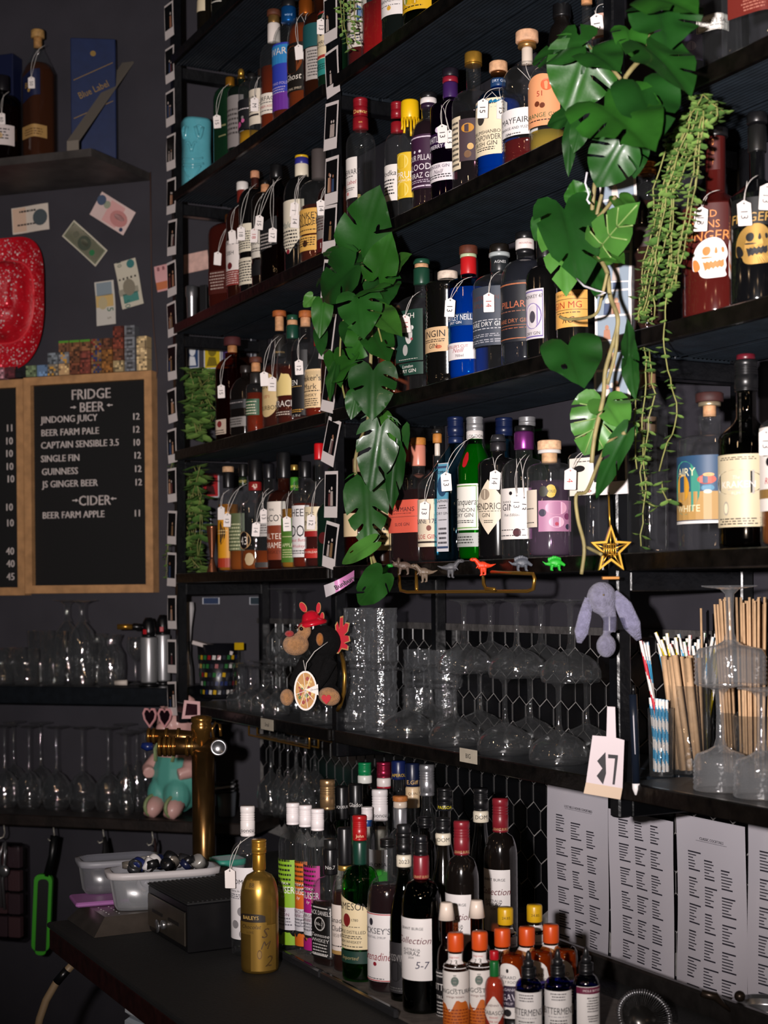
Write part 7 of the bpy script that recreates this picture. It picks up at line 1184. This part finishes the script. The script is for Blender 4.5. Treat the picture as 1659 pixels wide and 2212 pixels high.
for i in range(24): a = i * 2.4; b = pB + Vector((math.cos(a) * rB * .7, math.sin(a) * rB * .7, .009)); m = (0, 1, 0, 2, 0, 3, 1)[i % 7]; straw(b, atY(1416 + i * 6.2, 1366 + (i * 53 % 30), pB.y + math.sin(a) * rB * .75), m, f'{SCN[m]} striped straw among the fan of straws in the taller jar'); 
WD = mat('d2ac84', .6, noise=.12, nscale=60)
pC, kC, rC = cup(1490, .165, 46, 192, 'big glass of flat wooden stirrers in the near bay')
for i in range(22):
    a = i * 2.4; r_ = rC * .72 * math.sqrt((i + .5) / 22); b = pC + Vector((math.cos(a) * r_ * .8, math.sin(a) * r_ * .8, .008)); tt_ = b + Vector((-.02 + math.cos(a) * r_ * .35 + rnd.uniform(-.006, .01), math.sin(a) * r_ * .3, .186 + rnd.uniform(0, .014))); mb = MB(); mb.tube([b, b.lerp(tt_, .5), tt_], .0016, 4, flat=4.2); tag(mb.build('wooden_stirrer', WD), 'flat wooden stirrer standing in the big glass behind the ribbed dishes', 'stirrer', 'flat wooden stirrers')
for gx, n, d in ((1580, 12, 'left'), (1634, 34, 'right')):
    p = rz(gx, .2, ZS[4] + .0008, 1600); k = p.y / F; R_ = 48 * k if n > 20 else 22 * k; t = thing('skewer_glass', f'glass holding the {d} bundle of thin wooden skewers, near bay', 'glass', p); mb = MB(); mb.lathe([(R_ * .9, 0), (R_, .004), (R_ * 1.06, .11), (R_ * 1.0, .11), (R_ * .88, .006), (.0005, .006)], 24); mb.build('wall', THIN, t)
    for i in range(n):
        a = i * 2.4; q = math.sqrt((i + .5) / n); b = p + Vector((math.cos(a) * R_ * .78 * q * .9, math.sin(a) * R_ * .78 * q, .008)); tp = p + Vector((math.cos(a) * R_ * .95 * q + (-.012 if d == 'left' else .003), math.sin(a) * R_ * .9 * q, CAMZ + p.y * ray(gx, 1290).z - p.z - (i % 5) * .003)); mb = MB(); mb.tube([b, tp], .0023, 6); tag(mb.build('wooden_skewer', WD), f'thin wooden skewer in the {d} bundle behind the saucer glasses', 'skewer', f'wooden skewers in the {d} bundle')
for x0, y0, c, d in ((1514, 1314, 0, 'pale'), (1528, 1322, 1, 'black')): mb = MB(); mb.tube([pB + Vector((.01 * (c + 1), -.03, .01)), atY(x0, y0, pB.y - .02)], .0022, 6); tag(mb.build('cocktail_stick', WD if not c else BLACKP), f'single long {d} stick poking out above the striped straws', 'stick')
# ---- far end of the lowest shelf: mosaic bowl, papers, bottles, whisk
p = rz(473, .17, ZS[4] + .0008, 1500); k = p.y / F; t = thing('mosaic_bowl', 'dark bowl with coloured glass mosaic, left of the short goblets', 'bowl', p); Rb_ = 46 * k; hb_ = 116 * k; mb = MB(); mb.lathe([(Rb_ * .8, 0), (Rb_ * .84, .004), (Rb_, hb_), (Rb_ * .95, hb_), (Rb_ * .8, .008), (.0005, .008)], 36); mb.build('shell', mat('131318', .3), t); mb = MB()
for j in range(5):
    for i in range(26):
        a = 2 * PI * (i + .5 * (j % 2)) / 26; z = hb_ * (.12 + .16 * j); r_ = Rb_ * (.84 + .16 * z / hb_) + .0006; h_ = .05; V = [(r_ * math.cos(a + x), r_ * math.sin(a + x), z + y) for x, y in ((-.09, -.006), (.08, -.007), (.1, .006), (-.06, .007))]; mb.add(V, [(0, 1, 2, 3)], rnd.choice((0, 0, 0, 1, 2, 3, 4, 5)))
mb.build('mosaic', [mat('2a2c34', .2), mat('1d2a5a', .2), mat('8a1c22', .2), mat('c8a020', .2), mat('c8c4c0', .2), mat('2a6a34', .2)], t)
tp_, k, P = fig('order_pad', 'white papered pad lying slanted on the mosaic bowl', 'pad', 462, 1398, p.y); mb = MB(); mb.box(-44 * k, 46 * k, -.05, .03, -.006, .006, X=R(.28, 'Y'), bev=.001); mb.build('sheets', mat('c4b8b4', .6), tp_)
for x, y0, y1, r_, d, dd in ((517, 1388, 1500, 10, 'small bottle with square yellow cap behind the goblets', -.02), (441, 1370, 1480, 12, 'yellow-topped squeeze bottle behind the pad', .09)):
    q_ = rz(x, .2 if dd < 0 else .24, ZS[4] + .0008, 1450); k = q_.y / F; H = CAMZ + q_.y * ray(x, y0).z - q_.z; t = thing('cordial_bottle', d, 'bottle', q_); mb = MB(); mb.lathe([(r_ * k * 1.3, 0), (r_ * k * 1.4, .004), (r_ * k * 1.4, H * .55), (r_ * k * .4, H * .75), (r_ * k * .4, H - .02)], 20); mb.build('body', GLS['clear'], t); mb = MB(); mb.lathe([(r_ * k, H - .022), (r_ * k, H - .001), (r_ * k * .9, H)], 4, smooth=False); mb.build('cap', mat('d8b010', .5), t)
q_ = rz(408, .1, ZS[4] + .0008, 1450); k = q_.y / F; t = thing('milk_frother', 'white and steel hand blender standing behind the far post', 'blender', q_); mb = MB(); mb.lathe([(10 * k, 0), (11 * k, .004), (9 * k, 60 * k), (5 * k, 90 * k), (5 * k, 120 * k)], 20); mb.build('steel_shaft', STEEL, t); mb = MB(); mb.lathe([(5 * k, 120 * k), (7 * k, 150 * k), (13 * k, 190 * k), (12 * k, 205 * k)], 20); mb.build('white_body', mat('c8c4c4', .4), t)
# ---- left shelves: torches, pig, glasses
for i, (x, y0, y1, r, s, dr) in enumerate(((322, 1334, 1462, 18, .19, 1), (352, 1328, 1462, 16, .11, 0))):
    q_ = lz(x, s, ZGL + .0008, 1450); k = q_.y / F; t = thing('blow_torch', ('silver blow torch with brass nozzle at the end of the glass shelf', 'second silver blow torch, against the far post')[i], 'torch', q_, 0, 'blow torches'); H = CAMZ + q_.y * ray(x, y0).z - q_.z
    mb = MB(); mb.lathe([(r * k * 1.2, 0), (r * k * 1.25, .006), (r * k * .9, .012)], 24); mb.build('stand', BLACKP, t); mb = MB(); mb.lathe([(r * k * .96, .012), (r * k, .016), (r * k, H * .70), (r * k * .95, H * .715)], 28); mb.build('gas_can', mat('b8b8ba', .35, .7), t)
    mb = MB(); mb.lathe([(r * k * .8, H * .715), (r * k * .84, H * .8), (r * k * .72, H * .93), (r * k * .4, H)], 24); mb.build('head', BLACKP, t); mb = MB(); mb.box(-.006, .006, -r * k * .95, -r * k * .6, H * .76, H * .83, X=R(-.4 if i == 0 else 0), bev=.001); mb.build('trigger', mat('b01820', .4), t)
    if i == 0: mb = MB(); mb.tube([(-r * k * .4, 0, H * .86), (-32 * k, -.01, H * .87), (-34 * k, -.01, H * .87)], 1, taper=[7 * k, 8 * k, 5 * k], n=12); mb.build('nozzle_collar', BLACKP, t); mb = MB(); mb.tube([(-34 * k, -.01, H * .87), (-66 * k, -.012, H * .87)], 6 * k, 14); mb.build('nozzle', BRASS, t)
q_ = lz(262, .22, ZGL + .012, 1470); mb = MB(); mb.tube([(-.02, 0, 0), (.02, 0, .001)], .0085, 14); o = mb.build('chalk_marker', mat('d8ccc0', .6), loc=q_, rot=LA); tag(o, 'short white chalk stub lying on the glass shelf', 'chalk'); mb = MB(); mb.box(-.06, .07, -.03, .03, 0, .008, bev=.002); o = mb.build('rubber_tray', BLACKP, loc=lz(318, .235, ZGL + .0005, 1470), rot=LA); o.location = lz(300, .07, ZGL + .0005, 1470); tag(o, 'flat black tray under the stem glass and torches', 'tray')
q_ = lz(385, .19, ZWB + .0008, 1700); k = q_.y / F; t = thing('pig_figurine', 'ceramic pink pig in turquoise dungarees on the back shelf', 'figurine', q_, -.5); PK = mat('d8a8a0', .4, coat=.2); TL = mat('5aa89a', .42, coat=.2); g = k
mb = MB(); mb.sphere((0, 0, 78 * g), (60 * g, 54 * g, 76 * g)); mb.sphere((22 * g, -34 * g, 46 * g), (30 * g, 30 * g, 38 * g)); mb.sphere((-26 * g, -30 * g, 46 * g), (28 * g, 28 * g, 36 * g)); fused(mb, 'dungarees', TL, t, .004, 3)
mb = MB(); mb.sphere((0, 2 * g, 128 * g), (47 * g, 44 * g, 48 * g)); mb.sphere((0, -4 * g, 196 * g), (44 * g, 42 * g, 44 * g)); mb.sphere((-4 * g, -44 * g, 188 * g), (18 * g, 16 * g, 15 * g))
for sx in (-1, 1): mb.tube([(sx * 44 * g, -10 * g, 118 * g), (sx * 52 * g, -36 * g, 96 * g), (sx * 38 * g, -52 * g, 92 * g)], 1, taper=[19 * g, 16 * g, 13 * g], n=12); mb.tube([(sx * 26 * g, 4 * g, 226 * g), (sx * 36 * g, -4 * g, 246 * g), (sx * 34 * g, -12 * g, 256 * g)], 1, taper=[16 * g, 12 * g, 5 * g], n=12)
fused(mb, 'body', PK, t, .004, 3)
for sx in (-1, 1): mb = MB(); mb.tube([(sx * 26 * g, -42 * g, 30 * g), (sx * 26 * g, -60 * g, 14 * g), (sx * 26 * g, -70 * g, 4 * g)], 1, taper=[22 * g, 18 * g, 12 * g], n=12); mb.build('foot', PK, t); mb = MB(); mb.tube([(sx * 27 * g, -52 * g + 30 * g * math.cos(a * PI / 8), 24 * g + 22 * g * math.sin(a * PI / 8)) for a in range(16)], 4 * g, 6); mb.build('trouser_cuff', mat('8a9a6a', .5), t); mb = MB(); mb.tube([(sx * 22 * g, -50 * g, 118 * g), (sx * 26 * g, -46 * g, 142 * g), (sx * 24 * g, -20 * g, 172 * g)], 6 * g, 8, flat=.4); mb.build('strap', mat('8a9a6a', .5), t)
hg = [(.0, -1.1), (-.8, -.3), (-1, .3), (-.7, .8), (-.25, .8), (0, .5), (.25, .8), (.7, .8), (1, .3), (.8, -.3)]
t = thing('heart_sunglasses', 'pink heart-shaped sunglasses worn by the pig figurine', 'sunglasses', atY(340, 1548, q_.y - .08), -.35); FRP = mat('d89a9c', .35)
for x in (-18, 18):
    mb = MB(); L = [(x * g + a * 17 * g, b * 22 * g) for a, b in hg]; L2 = [(x * g + a * 13 * g, b * 17 * g) for a, b in hg]
    for i in range(10): j = (i + 1) % 10; mb.prism([L[i], L2[i], L2[j], L[j]], -.003, .003, 0)
    mb.build('rim', FRP, t); mb = MB(); mb.prism(L2, -.001, .001, 0); mb.build('lens', mat('1a0a10', .08, coat=.8), t)
t = thing('square_sunglasses', 'pink square sunglasses hooked at the corner behind the far post', 'sunglasses', atY(412, 1532, 4.1), .3); mb = MB(); sq = [(-20, -20), (20, -20), (20, 16), (-14, 20)]; s2_ = [(-13, -13), (14, -13), (14, 10), (-9, 13)]; S_ = lambda L: [(a * 4.1 / F, b * 4.1 / F) for a, b in L]
A1, A2 = S_(sq), S_(s2_)
for i in range(4): j = (i + 1) % 4; mb.prism([A1[i], A2[i], A2[j], A1[j]], -.003, .003, 0)
mb.build('rim', mat('d8a8a8', .35), t); mb = MB(); mb.prism(A2, -.001, .001, 0); mb.build('lens', mat('2a0c16', .08, coat=.8), t)
q_ = lz(490, .2, ZWB + .0008, 1740); k = q_.y / F; t = thing('grey_pot', 'small grey pot with folded slats on it, behind the beer tap', 'pot', q_); mb = MB(); mb.lathe([(17 * k, 0), (18 * k, .004), (21 * k, 52 * k), (19.5 * k, 52 * k), (16 * k, .01), (.0005, .01)], 24); mb.build('wall', mat('5a5e64', .5), t)
for i in range(3): mb = MB(); mb.box(-24 * k, 26 * k, -.03, .03, 53 * k + i * 9 * k, 53 * k + i * 9 * k + 5 * k, X=R(-.12, 'Y'), bev=.002); o = mb.build('menu_folder', mat(('26282c', 'a8a8aa', '303236')[i], .4), loc=q_); tag(o, ('lowest', 'middle', 'topmost')[i] + ' of three flat folders stacked on the grey pot', 'folder', 'folders on the grey pot')
# ---- beer tap
Yt_ = onz(441, 1888).y; BR = mat('6e5230', .25, .9, noise=.25, nscale=30); BR2 = mat('9a7038', .22, .85); t = thing('beer_tap', 'brass beer tap column with ringed horizontal head', 'beer tap', onz(441, 1890)); c0 = t.location.copy(); k = c0.y / F; P = lambda x, y, d=0: atY(x, y, c0.y + d) - c0
zt_ = P(441, 1622).z; mb = MB(); mb.lathe([(38 * k, 0), (38 * k, .008), (25 * k, .016), (24.5 * k, .03), (24.5 * k, zt_)], 36); mb.build('column', BR, t)
mb = MB(); z1_ = P(441, 1612).z; mb.tube([P(348, 1612), P(400, 1612), P(470, 1612)], 19 * k, 24); mb.build('head_barrel', BR, t)
mb = MB(); mb.tube([P(322, 1590, .05), P(380, 1590, .05), P(440, 1596, .03)], 15 * k, 20); mb.build('head_barrel', BR, t)
for x0, d, y in ((346, 0, 1612), (357, 0, 1612), (367, 0, 1612), (376, 0, 1612), (405, 0, 1612), (417, 0, 1612), (322, .05, 1590), (333, .05, 1590), (360, .05, 1590), (386, .05, 1590)): mb = MB(); r_ = (22 if y == 1612 else 18) * k; mb.tube([P(x0 - 3, y, d), P(x0, y, d), P(x0 + 3, y, d)], r_, 24); mb.build('ring', BR2, t)
mb = MB(); mb.lathe([(19 * k, z1_), (19 * k, P(438, 1582).z), (22.5 * k, P(438, 1578).z), (22.5 * k, P(438, 1566).z), (20 * k, P(438, 1562).z), (23 * k, P(438, 1556).z), (22 * k, P(438, 1548).z), (8 * k, P(438, 1545).z)], 32, X=T(-3 * k, 0, 0)); mb.build('turret_cap', BR2, t)
mb = MB(); mb.lathe([(18 * k, 0), (18 * k, .01), (15 * k, .014), (13 * k, .010), (.0005, .010)], 28, X=T(*P(473, 1614, -.028)) @ R(PI / 2, 'X')); mb.build('chrome_end_disc', STEEL, t); mb = MB(); mb.tube([P(462, 1598, .01), P(458, 1575, .01), P(466, 1560, .01), P(475, 1565, .01), P(477, 1590, .01)], 3.4 * k, 8); mb.build('loop_handle', BR2, t)
mb = MB(); mb.tube([P(330, 1612, -.01), P(318, 1613, -.012), P(306, 1610, -.012)], 1, taper=[8 * k, 10 * k, 6 * k], n=14); mb.build('blue_nozzle', mat('14245a', .3), t)
# ---- cash box, tubs, caps, scale
ca, cb_ = onz(306, 2011), onz(422, 2060); ea, eb = ed(ca)[0], ed(cb_)[0]; da = (ed(ca)[1] + ed(cb_)[1]) / 2; hbx = .094; t = thing('cash_box', 'black metal cash drawer with steel front and keys in its lock', 'cash box', rk((ea + eb) / 2, da, CZ + .0005), RZ); w2 = (eb - ea) / 2
mb = MB(); mb.box(-w2, w2, 0, .25, 0, hbx, bev=.003); mb.build('case', mat('0e0e10', .35, noise=.2), t); mb = MB(); mb.box(-w2, w2, -.001, .25, hbx, hbx + .003); n = 26
for i in range(n): y = .25 * i / n; mb.box(-w2 + .004, w2 - .004, y + .001, y + .005, hbx + .003, hbx + .005)
mb.build('ribbed_mat', mat('131314', .7), t); mb = MB(); mb.box(-w2 + .008, w2 - .008, -.004, 0, .012, hbx - .016, bev=.002); sf_ = mb.build('steel_front', mat('6a6258', .3, .8, noise=.2, nscale=12), t)
for x in (-.048, .048): mb = MB(); mb.box(x - .03, x + .03, -.0055, -.0035, .046, .052); mb.build('slot', BLACKP, sf_)
mb = MB(); mb.lathe([(.009, 0), (.009, .007), (.006, .009)], 20, X=T(-.002, -.004, .034) @ R(PI / 2, 'X')); mb.build('lock', STEEL, sf_); mb = MB(); mb.lathe([(.0005, 0), (.013, .0002), (.013, .002), (.0005, .0022)], 18, X=T(-.022, -.013, .028) @ R(PI / 2, 'X')); mb.tube([(-.004, -.01, .033), (-.022, -.012, .028)], .0016, 6); mb.build('key', STEEL, sf_)
def tub(cx, yb, w, d, h, rim, col, lab, rot=RZ, lidc=None, z=CZ + .0006, m=None, pos=None):
    p = pos or onz(cx, yb, z); t = thing('plastic_tub', lab, 'tub', p, rot); mb = MB()
    def ring(a, b, z0): return [(a * math.cos(i * PI / 14) * (abs(math.cos(i * PI / 14)) ** 5 + abs(math.sin(i * PI / 14)) ** 5) ** -.2, b * math.sin(i * PI / 14) * (abs(math.cos(i * PI / 14)) ** 5 + abs(math.sin(i * PI / 14)) ** 5) ** -.2, z0) for i in range(28)]
    L = [ring(w * .88, d * .88, 0), ring(w * .9, d * .9, .004), ring(w, d, h), ring(w * .97, d * .97, h), ring(w * .87, d * .87, .006)]; V = [q for r in L for q in r]; Fs = [tuple(range(27, -1, -1)), tuple(range(112, 140))] + [(j * 28 + i, j * 28 + (i + 1) % 28, (j + 1) * 28 + (i + 1) % 28, (j + 1) * 28 + i) for j in range(4) for i in range(28)]
    mb.add(V, Fs, 0, True); mb.build('body', m or glass((.78, .78, .8), 1.6, .25, haze=.16), t)
    if rim: mb = MB(); L = [ring(w * .99, d * .99, h - .014), ring(w * 1.06, d * 1.06, h - .012), ring(w * 1.07, d * 1.07, h), ring(w * .97, d * .97, h + .001)]; V = [q for r in L for q in r]; mb.add(V, [(j * 28 + i, j * 28 + (i + 1) % 28, (j + 1) * 28 + (i + 1) % 28, (j + 1) * 28 + i) for j in range(3) for i in range(28)], 0, True); mb.build('rim', mat(col, .45), t)
    return t
t = thing('steel_drip_tray', 'upturned stainless drip tray with rows of holes under the tubs', 'tray', rk(.095, -.55, CZ + .0005), RZ); mb = MB(); V = [(-.1, -.09, 0), (.1, -.09, 0), (.1, .17, 0), (-.1, .17, 0), (-.075, -.06, .034), (.075, -.06, .034), (.075, .145, .034), (-.075, .145, .034)]; mb.add(V, [(3, 2, 1, 0), (4, 5, 6, 7), (0, 1, 5, 4), (1, 2, 6, 5), (2, 3, 7, 6), (3, 0, 4, 7)], 0); mb.build('pan', mat('7a6f66', .3, .8, noise=.2, nscale=20), t); mb = MB()
for i in range(7):
    for j in range(2): mb.sphere((-.055 + i * .018, -.045 + j * .022, .034), (.0022, .0022, .0008), n=8, k=4)
mb.build('perforations', mat('c8c8c8', .3, .6), t)
tub(256, 1920, .085, .05, .07, True, '8a8a90', 'translucent tub with purple lid wedged behind the white-rimmed one', .35, z=CZ + .046, m=glass((.7, .7, .74), 1.6, .25, haze=.08)); t = thing('tub_lid', 'pink purple plastic lid lying under the rear tub', 'lid', onz(228, 1946, CZ + .0352), .35); mb = MB(); mb.box(-.07, .10, -.05, .05, 0, .010, bev=.003); mb.build('lid', mat('a86aa8', .4), t)
TB = tub(0, 0, .112, .048, .078, True, 'c8c2c2', 'white-rimmed translucent tub heaped with loose bottle caps', .3, z=CZ + .0365, pos=rk(.118, -.468, CZ + .0352))
CC = ['d8d4d4', '1a2456', '121214', 'b8b0a8', '101012', 'd0ccca', '8a8278', '161c3a', 'e0dcdc', '2a2a2c', 'b8b4ae', '141416']; NB = TB.location
for i in range(36):
    a = i * 2.4; r_ = math.sqrt((i % 9 + .5) / 9) if i < 16 else math.sqrt((i - 15.5) / 20); L = (math.cos(a) * .085 * r_, math.sin(a) * .03 * r_); lay = min(i // 8, 2); v = Matrix.Rotation(.3, 3, 'Z') @ Vector((L[0], L[1], 0)); mb = MB(); rr = rnd.uniform(.0125, .0155); h_ = rnd.uniform(.012, .022)
    mb.lathe([(rr, 0), (rr, h_ * .85), (rr * .9, h_), (.0005, h_)] if i % 3 else [(rr * .85, .001), (rr * .85, h_ * .9), (rr, h_), (rr, 0)], 18); o = mb.build('screw_top', mat(CC[i % 12], .3, .5 if CC[i % 12] in ('b8b0a8', '8a8278', 'b8b4ae') else 0)); o.location = NB + v + Vector((0, 0, .012 + lay * .031 + (.006 if lay == 2 else 0) + (.010 * (1 - r_) if lay == 2 else 0))); o.rotation_euler = (rnd.uniform(-1.0, 1.0), rnd.uniform(-1.0, 1.0), 0); tag(o, f'loose {("white", "navy", "black", "silver", "black", "white", "bronze", "navy", "white", "dark grey", "silver", "black")[i % 12]} screw cap in the {("bottom", "middle", "top")[lay]} layer of the heaped tub', 'bottle cap', 'loose bottle caps in the tub')
tub(492, 1898, .036, .036, .05, True, '3aa08a', 'small tub with teal lid behind the white-capped bottle', RZ); 
# ---- hooks and things hung under the back shelf
HK2 = mat('b8b4a8', .35, .5)
for i, x in enumerate((8, 115, 222, 328)):
    q_ = onleft(x, 1795, .27); t = thing('hook', f'{ORD[i]} metal hook from the left under the back shelf', 'hook', (q_.x, q_.y, ZWB - .036), LA, 'hooks under the back shelf'); mb = MB(); mb.tube([(0, 0, .002), (.002, 0, -.018), (.006, -.004, -.03), (.006, -.012, -.042), (-.002, -.018, -.046), (-.008, -.018, -.04)], .0022, 8); mb.build('shank', HK2, t)
Yh = onleft(100, 1900, .29).y; t, k, P = fig('fly_swatter', 'black and lime green electric handheld tool hanging from a hook', 'tool', 98, 1930, Yh); rr_ = lambda x0, x1, y0, y1, r: [((x - 98) * k, (1930 - y) * k) for cx_, cy_, a0 in ((x1 - r, y0 + r, 0), (x0 + r, y0 + r, 90), (x0 + r, y1 - r, 180), (x1 - r, y1 - r, 270)) for x, y in [(cx_ + r * math.cos(math.radians(a0 + a)), cy_ - r * math.sin(math.radians(a0 + a))) for a in (0, 30, 60, 90)]]
mb = MB(); O1, O2_ = rr_(74, 113, 1888, 2054, 13), rr_(82, 106, 1898, 2062, 9)
for i in range(16): j = (i + 1) % 16; mb.prism([O1[i], O2_[i], O2_[j], O1[j]][::-1], -.01, .01, 0)
X_ = R(.05, 'Y'); o = mb.build('green_frame', mat('3aa81c', .4), t); o.matrix_local = X_; mb = MB(); mb.prism(O2_[::-1], -.007, .007, 0); o = mb.build('body', mat('0c0e0e', .4), t); o.matrix_local = X_
mb = MB(); mb.tube([P(102, 1892), P(113, 1850), P(119, 1806)], 1, taper=[.012, .011, .013], n=12); mb.build('handle', mat('0f1011', .35), t)
t = thing('parts_organiser', 'clear plastic compartment box hanging at the left edge', 'box', onleft(20, 1925, .28), LA); k = t.location.y / F; mb = MB(); mb.box(-36 * k, 36 * k, -.016, .016, -105 * k, 105 * k, bev=.006); mb.build('case', glass((.55, .52, .55), 1.6, .2), t)
for i in range(4):
    for j in range(2): mb = MB(); mb.box((-30 + 32 * j) * k, (-2 + 32 * j) * k, -.012, .012, (-98 + 50 * i) * k, (-54 + 50 * i) * k, bev=.002); mb.build('compartment', mat('8a6a6a' if (i + j) % 2 else '746064', .5), t)
t = thing('can_opener', 'chrome can opener hanging on the leftmost hook', 'opener', onleft(4, 1880, .33), LA); k = t.location.y / F
for L in ([(6, 60), (-4, 30), (-6, -10), (-2, -80)], [(10, 62), (8, 20), (2, -20), (6, -84)]): mb = MB(); mb.tube([(x * k, 0, z * k) for x, z in L], 4.5 * k, 8, flat=.5); mb.build('handle', STEEL, t)
mb = MB(); mb.lathe([(13 * k, 0), (13 * k, .008), (6 * k, .012)], 18, X=T(8 * k, -.004, 0) @ R(PI / 2, 'X')); mb.build('turning_knob', STEEL, t)
for x, y0, y1, w0, w1, c, d in ((226, 1808, 1860, 8, 24, '0a0a0c', 'black cloth bag hanging from the third hook'), (334, 1812, 1840, 5, 9, '2a1210', 'dark brown leather sheath on the fourth hook')):
    Yq = onleft(x, y0, .28).y; t, k, P = fig('hung_cloth' if w1 > 10 else 'leather_sheath', d, 'cloth' if w1 > 10 else 'sheath', x, y0, Yq); mb = MB(); mb.tube([P(x, y0), P(x + 2, (y0 + y1) / 2), P(x + 1, y1)], 1, taper=[w0 * k, (w0 + w1) / 2 * k, w1 * k], n=14, flat=.4); mb.build('fabric', mat(c, .8), t)
# ---- below the counter, bottom left
t = thing('drain_hose', 'beige drain hose curving down at the bottom left', 'hose', (0, 0, 0)); mb = MB(); mb.tube([atY(x, y, 3.2) for x, y in ((158, 2082), (142, 2100), (122, 2122), (100, 2160), (86, 2200), (78, 2240))], .0085, 10); mb.build('tube', mat('8a7458', .5), t); mb = MB(); mb.tube([atY(x, y, 3.2) for x, y in ((146, 2094), (122, 2122))], .0095, 10); mb.build('black_sleeve', BLACKP, t)
cbn = thing('under_counter_shelf', 'dark shelf below the counter holding white tubs', 'shelf', rk(0, 0, 0), RZ); mb = MB(); mb.box(.13, .495, -.6, -.1, .66, .68, bev=.002); mb.build('board', mat('1a1512', .5), cbn)
for x in (.14, .485): mb = MB(); mb.box(x - .008, x + .008, -.59, -.57, 0, .66); mb.build('leg', mat('2a2018', .4), cbn)
for i, (dx, dz, w, c) in enumerate(((0, 0, .085, '20282c'), (.01, .042, .08, 'a8b0b8'), (0, .07, .072, 'c8ccd0'))): p = rk(.26 + dx, -.5, .6805 + dz); o = MB().box(-w, w, -.07, .07, 0, .024 if i else .04, bev=.006).build('storage_tub', mat(c, .4), loc=p, rot=RZ + .2); tag(o, ('dark', 'grey', 'white')[i] + ' tub in the stack on the shelf under the counter', 'tub', 'tubs under the counter')
# ---- strainer and tin at the bottom right
q_ = onz(1392, 2196, CZ + .03); t = thing('cocktail_strainer', 'steel coil-rimmed cocktail strainer at the bottom right', 'strainer', q_, (.9, 0, .2)); k = q_.y / F; mb = MB(); mb.lathe([(.0005, 0), (48 * k, .0004), (50 * k, .002), (.0005, .0024)], 36); mb.build('plate', mat('4a4846', .25, .85), t); mb = MB(); mb.tube([((56 + 6 * math.cos(i * 1.3)) * k * math.cos(i * 2 * PI / 300), (56 + 6 * math.cos(i * 1.3)) * k * math.sin(i * 2 * PI / 300), 6 * k * math.sin(i * 1.3)) for i in range(301)], .0011, 5); mb.build('coil', STEEL, t)
q_ = onz(1652, 2262, CZ - .049); t = thing('mixing_tin', 'grooved steel mixing tin cut off by the bottom right corner', 'tin', q_); k = q_.y / F; mb = MB(); H = CAMZ + q_.y * ray(1632, 2166).z - q_.z; mb.lathe([(52 * k, 0), (54 * k, .004)] + [((56 + (1 if i % 2 else 0)) * k, H * (.3 + .04 * i)) for i in range(14)] + [(68 * k, H * .95), (70 * k, H), (67 * k, H), (52 * k, H * .4)], 40); mb.build('wall', STEEL, t)
t = thing('bar_spoon', 'dark steel handled bar tool lying across the tin', 'bar tool', (0, 0, 0)); mb = MB(); mb.tube([atY(x, y, q_.y - .02) for x, y in ((1515, 2146), (1545, 2152), (1562, 2170), (1580, 2185))], 1, taper=[.006, .007, .004, .003], n=8); mb.sphere(atY(1598, 2152, q_.y - .02), .009); mb.build('handle', mat('3a3028', .3, .7), t)
